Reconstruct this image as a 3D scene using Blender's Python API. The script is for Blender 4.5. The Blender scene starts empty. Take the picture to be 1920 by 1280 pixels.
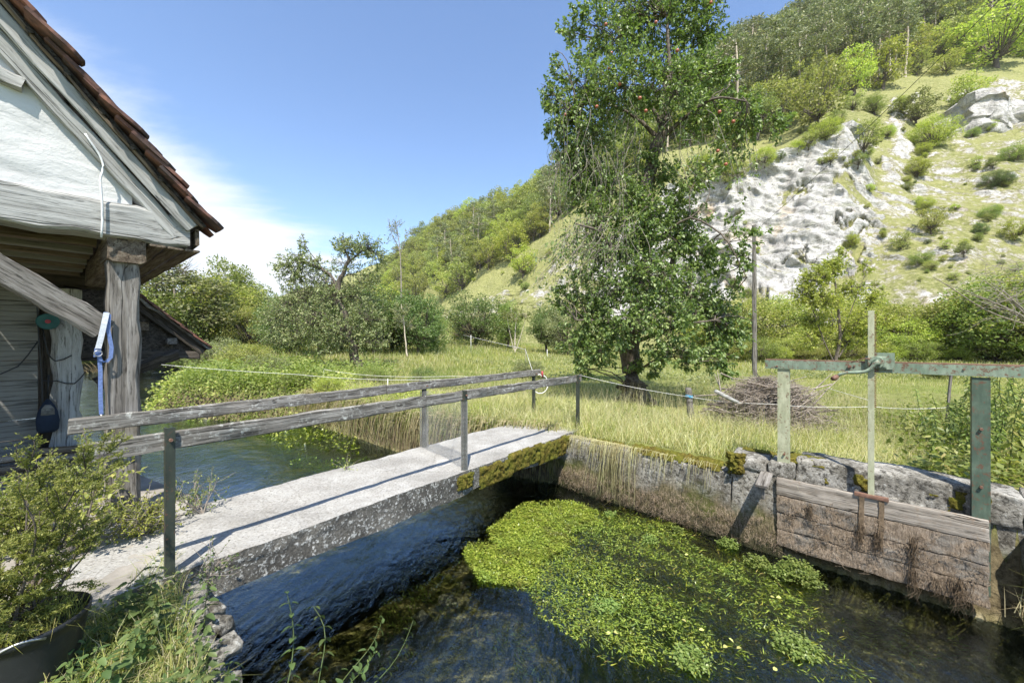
import bpy, bmesh, math, random
import numpy as np
from mathutils import Vector, Matrix, Euler
R = random.Random(7)
rng = np.random.default_rng(11)
SC = bpy.context.scene
COL = SC.collection
# ------------------------------------------------------------------ camera
F = 720.0; EYE = 1.6
cam = bpy.data.cameras.new('camera'); cam.lens = 13.5; cam.sensor_width = 36.0; cam.clip_end = 9000; cam.clip_start = 0.05
cam_o = bpy.data.objects.new('camera', cam); COL.objects.link(cam_o)
cam_o.location = (0, 0, EYE); cam_o.rotation_euler = (math.pi/2, 0, 0)
SC.camera = cam_o
# ------------------------------------------------------------------ world and sun
SUN_EL = 58.0
wd = bpy.data.worlds.new('World'); SC.world = wd; wd.use_nodes = True
nt = wd.node_tree; nt.nodes.clear()
N = nt.nodes.new; Lk = nt.links.new
out = N('ShaderNodeOutputWorld'); bg = N('ShaderNodeBackground'); bg.inputs['Strength'].default_value = 0.13
sky = N('ShaderNodeTexSky'); sky.sky_type = 'NISHITA'; sky.sun_disc = False
sky.sun_elevation = math.radians(SUN_EL); sky.sun_rotation = math.radians(178)
sky.air_density = 1.0; sky.dust_density = 0.25; sky.ozone_density = 1.2; sky.altitude = 400
tc = N('ShaderNodeTexCoord'); sep = N('ShaderNodeSeparateXYZ'); Lk(tc.outputs['Generated'], sep.inputs[0])
# cirrus: streaked noise on a plane far above (direction / height)
mx = N('ShaderNodeMath'); mx.operation = 'MAXIMUM'; Lk(sep.outputs['Z'], mx.inputs[0]); mx.inputs[1].default_value = 0.03
dv = N('ShaderNodeVectorMath'); dv.operation = 'DIVIDE'; Lk(tc.outputs['Generated'], dv.inputs[0])
cmb = N('ShaderNodeCombineXYZ'); [Lk(mx.outputs[0], cmb.inputs[i]) for i in range(3)]; Lk(cmb.outputs[0], dv.inputs[1])
mp = N('ShaderNodeMapping'); Lk(dv.outputs[0], mp.inputs[0]); mp.inputs['Rotation'].default_value = (0, 0, math.radians(-38)); mp.inputs['Scale'].default_value = (0.42, 1.0, 1.0)
ns = N('ShaderNodeTexNoise'); Lk(mp.outputs[0], ns.inputs['Vector']); ns.inputs['Scale'].default_value = 1.1; ns.inputs['Detail'].default_value = 9; ns.inputs['Roughness'].default_value = 0.62; ns.inputs['Distortion'].default_value = 0.25
# the cloud bank: cirrus lying below a great circle that slants down to the right
dot = N('ShaderNodeVectorMath'); dot.operation = 'DOT_PRODUCT'; nrm = N('ShaderNodeVectorMath'); nrm.operation = 'NORMALIZE'; Lk(tc.outputs['Generated'], nrm.inputs[0])
Lk(nrm.outputs[0], dot.inputs[0]); cd = Vector((-0.57, -0.088, -0.817)).normalized(); dot.inputs[1].default_value = cd
mr = N('ShaderNodeMapRange'); Lk(dot.outputs['Value'], mr.inputs[0]); mr.inputs[1].default_value = -0.125; mr.inputs[2].default_value = 0.08; mr.inputs[3].default_value = -0.22; mr.inputs[4].default_value = 0.36
ad = N('ShaderNodeMath'); ad.operation = 'ADD'; Lk(ns.outputs['Fac'], ad.inputs[0]); Lk(mr.outputs[0], ad.inputs[1])
cr = N('ShaderNodeMapRange'); cr.interpolation_type = 'SMOOTHSTEP'; Lk(ad.outputs[0], cr.inputs[0]); cr.inputs[1].default_value = 0.47; cr.inputs[2].default_value = 0.88; cr.inputs[4].default_value = 0.95
cm = N('ShaderNodeMix'); cm.data_type = 'RGBA'; Lk(cr.outputs[0], cm.inputs[0])
tint = N('ShaderNodeMix'); tint.data_type = 'RGBA'; tint.blend_type = 'MULTIPLY'; tint.inputs[0].default_value = 1.0
Lk(sky.outputs[0], tint.inputs[6]); tint.inputs[7].default_value = (0.82, 0.90, 0.99, 1)
Lk(tint.outputs[2], cm.inputs[6]); cm.inputs[7].default_value = (4.0, 4.1, 4.25, 1)
Lk(cm.outputs[2], bg.inputs['Color']); Lk(bg.outputs[0], out.inputs['Surface'])
sun = bpy.data.lights.new('sun', 'SUN'); sun.energy = 4.2; sun.angle = math.radians(0.5); sun.color = (1.0, 0.94, 0.84)
sun_o = bpy.data.objects.new('sun', sun); COL.objects.link(sun_o)
ce = math.cos(math.radians(SUN_EL)); LD = Vector((-0.035*ce, ce, -math.sin(math.radians(SUN_EL))))
sun_o.rotation_euler = LD.to_track_quat('-Z', 'Y').to_euler(); sun_o.location = (0, -20, 30)
SC.view_settings.view_transform = 'Standard'; SC.view_settings.look = 'None'; SC.view_settings.gamma = 1; SC.view_settings.use_curve_mapping = False
SC.view_settings.exposure = 1.15
SC.render.engine = 'CYCLES'
cy = SC.cycles
cy.max_bounces = 6; cy.diffuse_bounces = 3; cy.glossy_bounces = 3; cy.transmission_bounces = 4; cy.transparent_max_bounces = 12
cy.caustics_reflective = False; cy.caustics_refractive = False; cy.use_denoising = True; cy.sample_clamp_indirect = 6

# ------------------------------------------------------------------ geometry helpers
def P(px, py, Y):
    """point at depth Y seen where the survey of the place has it"""
    return Vector(((px-960)/F*Y, Y, EYE+(640-py)/F*Y))
def G(px, py, z=0.0):
    Y = (EYE-z)*F/(py-640); return Vector(((px-960)/F*Y, Y, z))
def _h(i, j, k):
    n = (i*73856093) ^ (j*19349663) ^ (k*83492791)
    n = (n ^ (n >> 13))*1274126177 & 0x7fffffff
    n = (n ^ (n >> 16))*668265263 & 0x7fffffff
    return (n ^ (n >> 11)) % 65536/65535.0
def vnoise(p):
    p = np.asarray(p, float); i = np.floor(p).astype(np.int64); f = p-i; f = f*f*(3-2*f)
    r = 0
    for a in (0, 1):
        for b in (0, 1):
            for c in (0, 1):
                w = (f[..., 0] if a else 1-f[..., 0])*(f[..., 1] if b else 1-f[..., 1])*(f[..., 2] if c else 1-f[..., 2])
                r = r+w*_h(i[..., 0]+a+1000, i[..., 1]+b+1000, i[..., 2]+c+1000)
    return r*2-1
def fbm(p, o=4, g=0.5):
    p = np.asarray(p, float); r = 0; a = 1; s = 0
    for k in range(o):
        r = r+a*vnoise(p*2**k+k*17.3); s += a; a *= g
    return r/s
def xyz(x, y, z=0): return np.stack(np.broadcast_arrays(x, y, z), -1)
def mesh_np(name, V, Fc, mats=None, smooth=False, mi=None):
    V = np.ascontiguousarray(V, dtype=np.float32).reshape(-1, 3); Fc = np.ascontiguousarray(Fc, dtype=np.int32)
    me = bpy.data.meshes.new(name); k = Fc.shape[1]
    me.vertices.add(len(V)); me.vertices.foreach_set('co', V.ravel())
    me.loops.add(Fc.size); me.loops.foreach_set('vertex_index', Fc.ravel())
    me.polygons.add(len(Fc)); me.polygons.foreach_set('loop_start', np.arange(0, Fc.size, k, dtype=np.int32))
    if smooth: me.polygons.foreach_set('use_smooth', np.ones(len(Fc), bool))
    if mi is not None: me.polygons.foreach_set('material_index', np.asarray(mi, np.int32))
    me.update(calc_edges=True)
    for m in (mats or []): me.materials.append(m)
    return me
WM = {}
def link(name, data, parent=None, M=None):
    o = bpy.data.objects.new(name, data); COL.objects.link(o)
    M = M or Matrix.Identity(4)
    if parent is not None:
        o.parent = parent; o.matrix_basis = WM[parent.name].inverted() @ M
    else: o.matrix_basis = M
    WM[o.name] = M.copy(); return o
def tag(o, label=None, cat=None, group=None, kind=None):
    if label: o['label'] = label
    if cat: o['category'] = cat
    if group: o['group'] = group
    if kind: o['kind'] = kind
    return o
def thing(name, loc, label, cat, group=None):
    return tag(link(name, None, None, Matrix.Translation(Vector(loc))), label, cat, group)
def basis(p0, x, up=(0, 0, 1)):
    x = Vector(x).normalized(); y = Vector(up).cross(x)
    if y.length < 1e-4: y = Vector((0, 1, 0)).cross(x)
    y.normalize(); z = x.cross(y)
    return Matrix.Translation(Vector(p0)) @ Matrix((x, y, z)).transposed().to_4x4()
def ring_mesh(name, rings, mats, smooth=False, cap=True):
    """rings: list of equal-length point lists"""
    n = len(rings[0]); V = [v for r in rings for v in r]; fs = []
    for a in range(len(rings)-1):
        for b in range(n):
            c = (b+1) % n; fs.append((a*n+b, a*n+c, (a+1)*n+c, (a+1)*n+b))
    if cap: fs.append(tuple(range(n-1, -1, -1))); fs.append(tuple(range((len(rings)-1)*n, len(rings)*n)))
    me = bpy.data.meshes.new(name); me.from_pydata([tuple(v) for v in V], [], fs)
    if smooth:
        for p in me.polygons: p.use_smooth = len(p.vertices) == 4
    for m in mats: me.materials.append(m)
    me.update(); return me
def timber(name, p0, p1, w, h, mat, parent=None, up=(0, 0, 1), seg=8, jit=0.004, cham=0.008, bow=0.0, taper=0.0):
    """a hewn beam from p0 to p1, width w (sideways) height h (along up), centred on its axis; local X runs along the grain"""
    p0, p1 = Vector(p0), Vector(p1); L = (p1-p0).length; rings = []
    for i in range(seg+1):
        t = i/seg; x = L*t; s = 1-taper*t; oy = jit*R.uniform(-1, 1)*1.5; oz = jit*R.uniform(-1, 1)*1.5+bow*math.sin(t*math.pi)
        a, b, c = w/2*s, h/2*s, cham*R.uniform(0.7, 1.4)
        pts = [(-a+c, -b), (a-c, -b), (a, -b+c), (a, b-c), (a-c, b), (-a+c, b), (-a, b-c), (-a, -b+c)]
        rings.append([(x+(R.uniform(-1, 1)*jit*2 if i in (0, seg) else 0), y+oy+R.uniform(-1, 1)*jit, z+oz+R.uniform(-1, 1)*jit) for y, z in pts])
    me = ring_mesh(name, rings, [mat], True)
    try: me.set_sharp_from_angle(angle=math.radians(28))
    except Exception: pass
    return link(name, me, parent, basis(p0, p1-p0, up))
def tube_np(Pt, Rd, sides=5):
    """Pt (n,k,3), Rd (n,k) -> V, F quads"""
    Pt = np.asarray(Pt, float); n, k, _ = Pt.shape
    T = np.gradient(Pt, axis=1); T /= np.linalg.norm(T, axis=2, keepdims=True)+1e-9
    ref = np.where(np.abs(T[:, :1, 2:3]) < 0.9, np.array([0, 0, 1.0]), np.array([1.0, 0, 0]))
    A = np.cross(T, np.broadcast_to(ref, T.shape)); A /= np.linalg.norm(A, axis=2, keepdims=True)+1e-9
    B = np.cross(T, A); an = np.arange(sides)*2*np.pi/sides
    V = Pt[:, :, None]+Rd[:, :, None, None]*(A[:, :, None]*np.cos(an)[:, None]+B[:, :, None]*np.sin(an)[:, None])
    idx = np.arange(n*k*sides).reshape(n, k, sides); a = idx[:, :-1]; b = idx[:, 1:]
    Fq = np.stack([a, np.roll(a, -1, 2), np.roll(b, -1, 2), b], -1).reshape(-1, 4)
    return V.reshape(-1, 3), Fq
def tube(name, pts, r, mat, parent=None, sides=6, sm=True):
    pts = np.array([tuple(p) for p in pts], float)[None]; r = np.broadcast_to(np.asarray(r, float), (pts.shape[1],))[None]
    V, Fq = tube_np(pts, r, sides)
    k = pts.shape[1]; me = bpy.data.meshes.new(name)
    me.from_pydata([tuple(v) for v in V], [], [tuple(int(i) for i in f) for f in Fq]+[tuple(range(sides-1, -1, -1)), tuple(range((k-1)*sides, k*sides))])
    if sm:
        for p in me.polygons: p.use_smooth = len(p.vertices) == 4
    me.materials.append(mat); return link(name, me, parent)
def merge(parts):
    V = []; Fs = []; o = 0
    for v, f in parts:
        V.append(v); Fs.append(f+o); o += len(v)
    return np.concatenate(V), np.concatenate(Fs)
def unit(a): return a/(np.linalg.norm(a, axis=-1, keepdims=True)+1e-9)
def rdir(n): return unit(rng.normal(size=(n, 3)))
def leaves(C, D, L, wr=0.5, fold=0.25, six=False, Nn=None):
    n = len(C); D = unit(D); Nn = rdir(n) if Nn is None else Nn
    S = unit(np.cross(D, Nn)); U = np.cross(S, D); L = np.broadcast_to(L, (n,))[:, None]; W_ = L*wr/2
    if not six:
        V = np.stack([C, C+D*L*0.45+S*W_+U*W_*fold, C+D*L, C+D*L*0.45-S*W_+U*W_*fold], 1)
        b = np.arange(n)[:, None]*4
        return V.reshape(-1, 3), np.concatenate([b+[0, 1, 2], b+[0, 2, 3]], 1).reshape(-1, 3)
    dr = np.array([0, 0, -1.0])*L*0.12
    V = np.stack([C, C+D*L*0.25+S*W_*0.85+U*W_*fold, C+D*L*0.62+S*W_*0.9+U*W_*fold, C+D*L+dr, C+D*L*0.62-S*W_*0.9+U*W_*fold, C+D*L*0.25-S*W_*0.85+U*W_*fold], 1)
    b = np.arange(n)[:, None]*6
    return V.reshape(-1, 3), np.concatenate([b+[0, 1, 2], b+[0, 2, 3], b+[0, 3, 4], b+[0, 4, 5]], 1).reshape(-1, 3)
def blades(Pb, H, lean, Wd):
    """grass blades: base, height, lean vector (n,2), width"""
    n = len(Pb); an = rng.uniform(0, np.pi, n); S = np.stack([np.cos(an), np.sin(an), np.zeros(n)], 1)*Wd[:, None]/2
    up = np.array([0, 0, 1.0]); ln = np.concatenate([lean, np.zeros((n, 1))], 1)*H[:, None]
    dr = (np.linalg.norm(lean, axis=1)**2*0.35*H)[:, None]*up
    M_ = Pb+up*H[:, None]*0.55+ln*0.3; T = Pb+up*H[:, None]+ln-dr
    V = np.stack([Pb-S, Pb+S, M_+S*0.7, M_-S*0.7, T], 1); b = np.arange(n)[:, None]*5
    return V.reshape(-1, 3), np.concatenate([b+[0, 1, 2], b+[0, 2, 3], b+[3, 2, 4]], 1).reshape(-1, 3)
def inpoly(x, y, poly):
    c = np.zeros(np.shape(x), bool); n = len(poly)
    for i in range(n):
        x0, y0 = poly[i]; x1, y1 = poly[(i+1) % n]
        if y0 == y1: continue
        c ^= ((y0 > y) != (y1 > y)) & (x < (x1-x0)*(y-y0)/(y1-y0)+x0)
    return c
def sdist(x, y, poly):
    d = np.full(np.shape(x), 1e9); n = len(poly)
    for i in range(n):
        ax, ay = poly[i]; bx, by = poly[(i+1) % n]; ex, ey = bx-ax, by-ay
        t = np.clip(((x-ax)*ex+(y-ay)*ey)/(ex*ex+ey*ey), 0, 1)
        d = np.minimum(d, np.hypot(x-ax-t*ex, y-ay-t*ey))
    return np.where(inpoly(x, y, poly), -d, d)
def sstep(a, b, x):
    t = np.clip((np.asarray(x, float)-a)/(b-a), 0, 1); return t*t*(3-2*t)
def rough_box(name, M, size, mat, parent=None, n=(8, 4, 4), amp=0.02, fr=4.0, bev=0.0, mats=None):
    """box with local size (x,y,z) centred, subdivided and roughened"""
    sx, sy, sz = size; V = []; Fs = []; o = 0
    def face(ax, sgn, na, nb):
        nonlocal o
        u = np.linspace(-1, 1, na+1); v = np.linspace(-1, 1, nb+1); A, B = np.meshgrid(u, v, indexing='ij')
        C = np.full_like(A, sgn); q = {0: (C, A, B), 1: (A, C, B), 2: (A, B, C)}[ax]
        V.append(np.stack(q, -1).reshape(-1, 3)); ix = np.arange((na+1)*(nb+1)).reshape(na+1, nb+1)+o
        f = np.stack([ix[:-1, :-1], ix[1:, :-1], ix[1:, 1:], ix[:-1, 1:]], -1).reshape(-1, 4)
        if (sgn > 0) == (ax == 1): f = f[:, ::-1]
        Fs.append(f); o += (na+1)*(nb+1)
    for s in (-1, 1):
        face(0, s, n[1], n[2]); face(1, s, n[0], n[2]); face(2, s, n[0], n[1])
    V = np.concatenate(V)*np.array(size)/2
    if bev:
        h = np.array(size)/2; q = np.abs(V)-(h-bev); cnt = (q > -1e-6).sum(1)
        V = np.where((cnt >= 2)[:, None] & (q > -1e-6), np.sign(V)*(h-bev*0.35), V)
    w = V+np.array(M.translation)
    V = V+amp*np.stack([fbm(w*fr+5, 4, 0.6), fbm(w*fr+31, 4, 0.6), fbm(w*fr+77, 4, 0.6)], -1)
    me = mesh_np(name, V, np.concatenate(Fs), mats or [mat], smooth=True)
    bm = bmesh.new(); bm.from_mesh(me); bmesh.ops.remove_doubles(bm, verts=bm.verts, dist=1e-4); bmesh.ops.recalc_face_normals(bm, faces=bm.faces); bm.to_mesh(me); bm.free()
    try: me.set_sharp_from_angle(angle=math.radians(50))
    except Exception: pass
    return link(name, me, parent, M)
def at(x, y, z, rz=0.0): return Matrix.Translation((x, y, z)) @ Matrix.Rotation(rz, 4, 'Z')

# ------------------------------------------------------------------ materials
class Mt:
    def __init__(s, name):
        s.m = bpy.data.materials.new(name); s.m.use_nodes = True; s.t = s.m.node_tree; s.t.nodes.clear()
        s.out = s.n('ShaderNodeOutputMaterial'); s.tc = None
    def n(s, k): return s.t.nodes.new(k)
    def l(s, a, b): s.t.links.new(a, b)
    def co(s, scale=(1, 1, 1), rot=(0, 0, 0), kind='Object'):
        if s.tc is None: s.tc = s.n('ShaderNodeTexCoord'); s.ge = s.n('ShaderNodeNewGeometry')
        mp = s.n('ShaderNodeMapping'); mp.inputs['Scale'].default_value = scale; mp.inputs['Rotation'].default_value = rot
        s.l(s.ge.outputs['Position'] if kind == 'World' else s.tc.outputs[kind], mp.inputs[0]); return mp.outputs[0]
    def noise(s, vec, scale, detail=6, rough=0.6, dist=0.0, out='Fac'):
        q = s.n('ShaderNodeTexNoise'); s.l(vec, q.inputs['Vector']); q.inputs['Scale'].default_value = scale
        q.inputs['Detail'].default_value = detail; q.inputs['Roughness'].default_value = rough; q.inputs['Distortion'].default_value = dist
        return q.outputs[out]
    def vor(s, vec, scale, feat='F1', out='Distance'):
        q = s.n('ShaderNodeTexVoronoi'); q.feature = feat; s.l(vec, q.inputs['Vector']); q.inputs['Scale'].default_value = scale; return q.outputs[out]
    def ramp(s, fac, stops):
        q = s.n('ShaderNodeValToRGB'); s.l(fac, q.inputs[0]); e = q.color_ramp.elements
        while len(e) < len(stops): e.new(0.5)
        for i, (p, c) in enumerate(stops):
            e[i].position = p; e[i].color = (c, c, c, 1) if isinstance(c, (int, float)) else (*c, 1)
        return q.outputs[0]
    def mix(s, fac, a, b, mode='MIX'):
        q = s.n('ShaderNodeMix'); q.data_type = 'RGBA'; q.blend_type = mode
        for i, v in ((0, fac), (6, a), (7, b)):
            if isinstance(v, (int, float)): q.inputs[i].default_value = v if i == 0 else (v, v, v, 1)
            elif isinstance(v, tuple): q.inputs[i].default_value = (*v, 1)
            else: s.l(v, q.inputs[i])
        return q.outputs[2]
    def math(s, op, a, b=0.0):
        q = s.n('ShaderNodeMath'); q.operation = op
        for i, v in ((0, a), (1, b)):
            if isinstance(v, (int, float)): q.inputs[i].default_value = v
            else: s.l(v, q.inputs[i])
        return q.outputs[0]
    def bump(s, h, strength=0.5, dist=0.02, prev=None):
        q = s.n('ShaderNodeBump'); q.inputs['Strength'].default_value = strength; q.inputs['Distance'].default_value = dist
        s.l(h, q.inputs['Height'])
        if prev is not None: s.l(prev, q.inputs['Normal'])
        return q.outputs[0]
    def bsdf(s, col, rough=0.8, metal=0.0, spec=0.3, normal=None):
        q = s.n('ShaderNodeBsdfPrincipled')
        for k, v in (('Base Color', col), ('Roughness', rough), ('Metallic', metal), ('Specular IOR Level', spec)):
            if isinstance(v, (int, float)): q.inputs[k].default_value = v if k != 'Base Color' else (v, v, v, 1)
            elif isinstance(v, tuple): q.inputs[k].default_value = (*v, 1)
            else: s.l(v, q.inputs[k])
        if normal is not None: s.l(normal, q.inputs['Normal'])
        return q.outputs[0]
    def fin(s, sh): s.l(sh, s.out.inputs['Surface']); return s.m
def foliage(name, a, b, c=None, tr=0.35, spec=0.35, rough=0.45, k=2.0, patch=None, sat=.88):
    """leaf colours a..b (and a few of c), chosen leaf by leaf"""
    a, b, c = [v and (v[0]*1.13, v[1]*1.03, v[2]*.85) for v in (a, b, c)]
    a, b = tuple(min(.6, q*k) for q in a), tuple(min(.6, q*k) for q in b); c = c and tuple(min(.6, q*k) for q in c)
    s = Mt(name); s.co(); r = s.ge.outputs['Random Per Island']
    st = [(0.0, a), (0.85, b)]
    if c: st = [(0.0, a), (0.72, b), (0.95, c)]
    col = s.ramp(r, st)
    oi = s.n('ShaderNodeObjectInfo'); hv = s.n('ShaderNodeHueSaturation'); s.l(col, hv.inputs['Color']); hv.inputs['Saturation'].default_value = sat
    s.l(s.math('ADD', s.math('MULTIPLY', oi.outputs['Random'], 0.035), 0.483), hv.inputs['Hue'])
    s.l(s.math('ADD', s.math('MULTIPLY', oi.outputs['Random'], 0.5), 0.75), hv.inputs['Value'])
    n1 = s.noise(s.co(kind='World'), 0.9, 2); col = s.mix(s.math('MULTIPLY', n1, 0.5), hv.outputs[0], s.mix(0.5, hv.outputs[0], b), 'MIX')
    if patch:
        for sc_, pc, lo, hi, am in patch: col = s.mix(s.math('MULTIPLY', s.ramp(s.noise(s.co((1, 1, 1), (0, 0, math.radians(43.8)), kind='World') if sc_ > 0 else s.co((1, 3.2, 1), (0, 0, math.radians(43.8)), kind='World'), abs(sc_), 4), [(lo, 0.0), (hi, 1.0)]), am), col, pc)
    d = s.bsdf(col, rough, 0, spec); t = s.n('ShaderNodeBsdfTranslucent')
    s.l(s.mix(1.0, col, (1.25, 1.4, 0.7), 'MULTIPLY'), t.inputs['Color'])
    mx = s.n('ShaderNodeMixShader'); mx.inputs[0].default_value = tr; s.l(d, mx.inputs[1]); s.l(t.outputs[0], mx.inputs[2])
    return s.fin(mx.outputs[0])
def wood(name, dark, mid, lite, grain=1.0, lichen=None, band=0.0, bumpd=0.012):
    s = Mt(name); v = s.co((1.1*grain, 16*grain, 16*grain)); v2 = s.co((1, 1, 1)); v3 = s.co((3*grain, 60*grain, 60*grain))
    n1 = s.noise(v, 1.6, 8, 0.65, 0.6); n2 = s.noise(v2, 3.0, 5, 0.6); n3 = s.noise(v3, 1.2, 4, 0.7)
    col = s.ramp(n1, [(0.32, dark), (0.5, mid), (0.68, lite)])
    col = s.mix(s.ramp(n2, [(0.35, 0.0), (0.7, 0.55)]), col, s.mix(0.5, mid, dark))
    col = s.mix(s.ramp(n3, [(0.36, 0.75), (0.46, 0.0)]), col, tuple(c*0.35 for c in dark))
    cr = s.ramp(s.noise(s.co((0.25, 7, 7)), 1.2, 2, 0.4, 0.1), [(0.492, 0.0), (0.5, 1.0), (0.508, 0.0)])
    col = s.mix(s.math('MULTIPLY', cr, 0.8), col, tuple(c*0.25 for c in dark))
    if lichen:
        n4 = s.noise(v2, 24, 7, 0.75); m = s.ramp(n4, [(0.53, 0.0), (0.62, 0.65)]); m2 = s.ramp(s.noise(v2, 2.2, 3), [(0.4, 0.0), (0.6, 1.0)])
        col = s.mix(s.math('MULTIPLY', m, m2), col, lichen)
    hgt = s.mix(0.5, n1, n3); nb = s.bump(s.math('SUBTRACT', hgt, cr), 0.8, bumpd)
    return s.fin(s.bsdf(col, 0.85, 0, 0.2, nb))
def simple(name, col, rough=0.7, metal=0.0, spec=0.3, var=0.25, sc=6.0, bd=0.004):
    s = Mt(name); v = s.co(); n = s.noise(v, sc, 6); c = s.mix(s.ramp(n, [(0.3, 0.0), (0.7, 1.0)]), tuple(x*(1-var) for x in col), tuple(min(1, x*(1+var)) for x in col))
    return s.fin(s.bsdf(c, rough, metal, spec, s.bump(s.noise(v, sc*5, 5), 0.5, bd)))
M = {}
M['wood_post'] = wood('weathered_oak', (0.06, 0.052, 0.042), (0.19, 0.175, 0.155), (0.32, 0.305, 0.28), 1.0)
M['wood_white'] = wood('limewashed_oak', (0.20, 0.195, 0.18), (0.37, 0.37, 0.35), (0.48, 0.48, 0.46), 0.8)
M['wood_brown'] = wood('brown_oak', (0.045, 0.03, 0.02), (0.16, 0.125, 0.09), (0.30, 0.26, 0.2), 1.0)
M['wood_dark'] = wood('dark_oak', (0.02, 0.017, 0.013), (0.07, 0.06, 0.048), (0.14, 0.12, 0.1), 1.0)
M['wood_rail'] = wood('lichened_rail', (0.05, 0.045, 0.038), (0.20, 0.187, 0.165), (0.40, 0.385, 0.355), 1.2, lichen=(0.60, 0.61, 0.56))
M['wood_board'] = wood('shed_board', (0.15, 0.147, 0.13), (0.21, 0.206, 0.185), (0.27, 0.266, 0.24), 0.6)
M['wood_stick'] = wood('dry_stick', (0.13, 0.105, 0.08), (0.33, 0.28, 0.23), (0.52, 0.47, 0.41), 2.0)
M['bark'] = simple('apple_bark', (0.12, 0.10, 0.08), 0.95, var=0.6, sc=14, bd=0.02)
M['bark_pale'] = simple('pale_bark', (0.46, 0.40, 0.32), 0.95, var=0.45, sc=3, bd=0.01)
M['twig'] = simple('dead_twig', (0.24, 0.21, 0.18), 0.95, var=0.4, sc=5)
M['black'] = simple('black_plastic', (0.02, 0.022, 0.024), 0.45, spec=0.4)
M['steel'] = simple('dull_steel', (0.45, 0.45, 0.44), 0.4, 0.8)
M['wire_white'] = simple('white_fence_cord', (0.75, 0.74, 0.70), 0.6)
M['cable_white'] = simple('white_painted_cable', (0.62, 0.64, 0.64), 0.6, var=0.1)
M['blue'] = simple('blue_webbing', (0.13, 0.19, 0.38), 0.8, var=0.25, sc=60)
M['blue_print'] = simple('pale_printed_webbing', (0.55, 0.58, 0.62), 0.8, var=0.2, sc=60)
M['teal'] = simple('teal_plastic', (0.02, 0.09, 0.085), 0.5)
M['red'] = simple('red_plastic', (0.30, 0.04, 0.05), 0.5)
M['pale_plastic'] = simple('pale_blue_plastic', (0.42, 0.50, 0.60), 0.5, var=0.1)
M['cloth_dark'] = simple('dark_bag_cloth', (0.02, 0.03, 0.05), 0.9)
M['shingle'] = simple('grey_shed_tile', (0.14, 0.12, 0.10), 0.9, var=0.6, sc=9, bd=0.01)
# concrete of the bridge deck: pale, sandy, worn
s = Mt('worn_concrete'); v = s.co(kind='World'); n1 = s.noise(v, 1.6, 7, 0.62); n2 = s.noise(v, 46, 5, 0.7); n3 = s.noise(v, 7, 6, 0.7)
c = s.ramp(n1, [(0.3, (0.23, 0.223, 0.205)), (0.5, (0.34, 0.333, 0.312)), (0.68, (0.45, 0.445, 0.42))])
c = s.mix(s.ramp(n3, [(0.42, 0.0), (0.62, 0.5)]), c, (0.27, 0.255, 0.23)); c = s.mix(s.ramp(n2, [(0.36, 0.8), (0.48, 0.0)]), c, (0.14, 0.13, 0.115)); c = s.mix(s.ramp(n2, [(0.58, 0.0), (0.68, 0.5)]), c, (0.62, 0.61, 0.58))
crk = s.vor(s.mix(0.12, v, s.noise(v, 2.5, 4, 0.6, 0, 'Color')), 1.1, 'DISTANCE_TO_EDGE'); c = s.mix(s.ramp(crk, [(0.0, 0.35), (0.006, 0.0)]), c, (0.10, 0.09, 0.08))
M['deck'] = s.fin(s.bsdf(c, 0.92, 0, 0.2, s.bump(n2, 0.7, 0.012, s.bump(n3, 0.6, 0.02))))
# side of the slab: black crust with white lichen flecks
s = Mt('lichened_concrete'); v = s.co(kind='World'); n1 = s.noise(v, 20, 6, 0.75); n2 = s.noise(v, 3, 4); n3 = s.noise(v, 60, 4, 0.7)
c = s.ramp(n2, [(0.35, (0.085, 0.08, 0.07)), (0.65, (0.19, 0.18, 0.155))]); c = s.mix(s.ramp(n3, [(0.4, 0.7), (0.55, 0.0)]), c, (0.05, 0.047, 0.04))
vs = s.vor(s.mix(0.08, v, s.noise(v, 22, 5, 0.7, 0, 'Color')), 34); vs = s.math('ADD', vs, s.math('MULTIPLY', s.math('SUBTRACT', s.noise(v, 70, 4, .7), .5), .35)); wf = s.math('MULTIPLY', s.ramp(vs, [(0.14, 0.85), (0.32, 0.0)]), s.ramp(s.noise(v, 5, 4, 0.7), [(0.40, 0.0), (0.55, 1.0)]))
c = s.mix(s.ramp(n1, [(0.55, 0.0), (0.62, 0.8)]), c, (0.55, 0.55, 0.51)); c = s.mix(wf, c, (0.66, 0.66, 0.62))
M['deck_side'] = s.fin(s.bsdf(c, 0.95, 0, 0.2, s.bump(n1, 0.9, 0.02)))
# moss
s = Mt('moss'); v = s.co(kind='World'); n1 = s.noise(v, 35, 6, 0.7); n2 = s.noise(v, 5, 4)
c = s.ramp(n1, [(0.35, (0.045, 0.035, 0.012)), (0.52, (0.13, 0.105, 0.022)), (0.70, (0.27, 0.22, 0.05))]); c = s.mix(s.ramp(n2, [(0.4, 0.0), (0.65, 0.6)]), c, (0.12, 0.14, 0.02))
M['moss'] = s.fin(s.bsdf(c, 1.0, 0, 0.1, s.bump(n1, 1.0, 0.03)))
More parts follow.
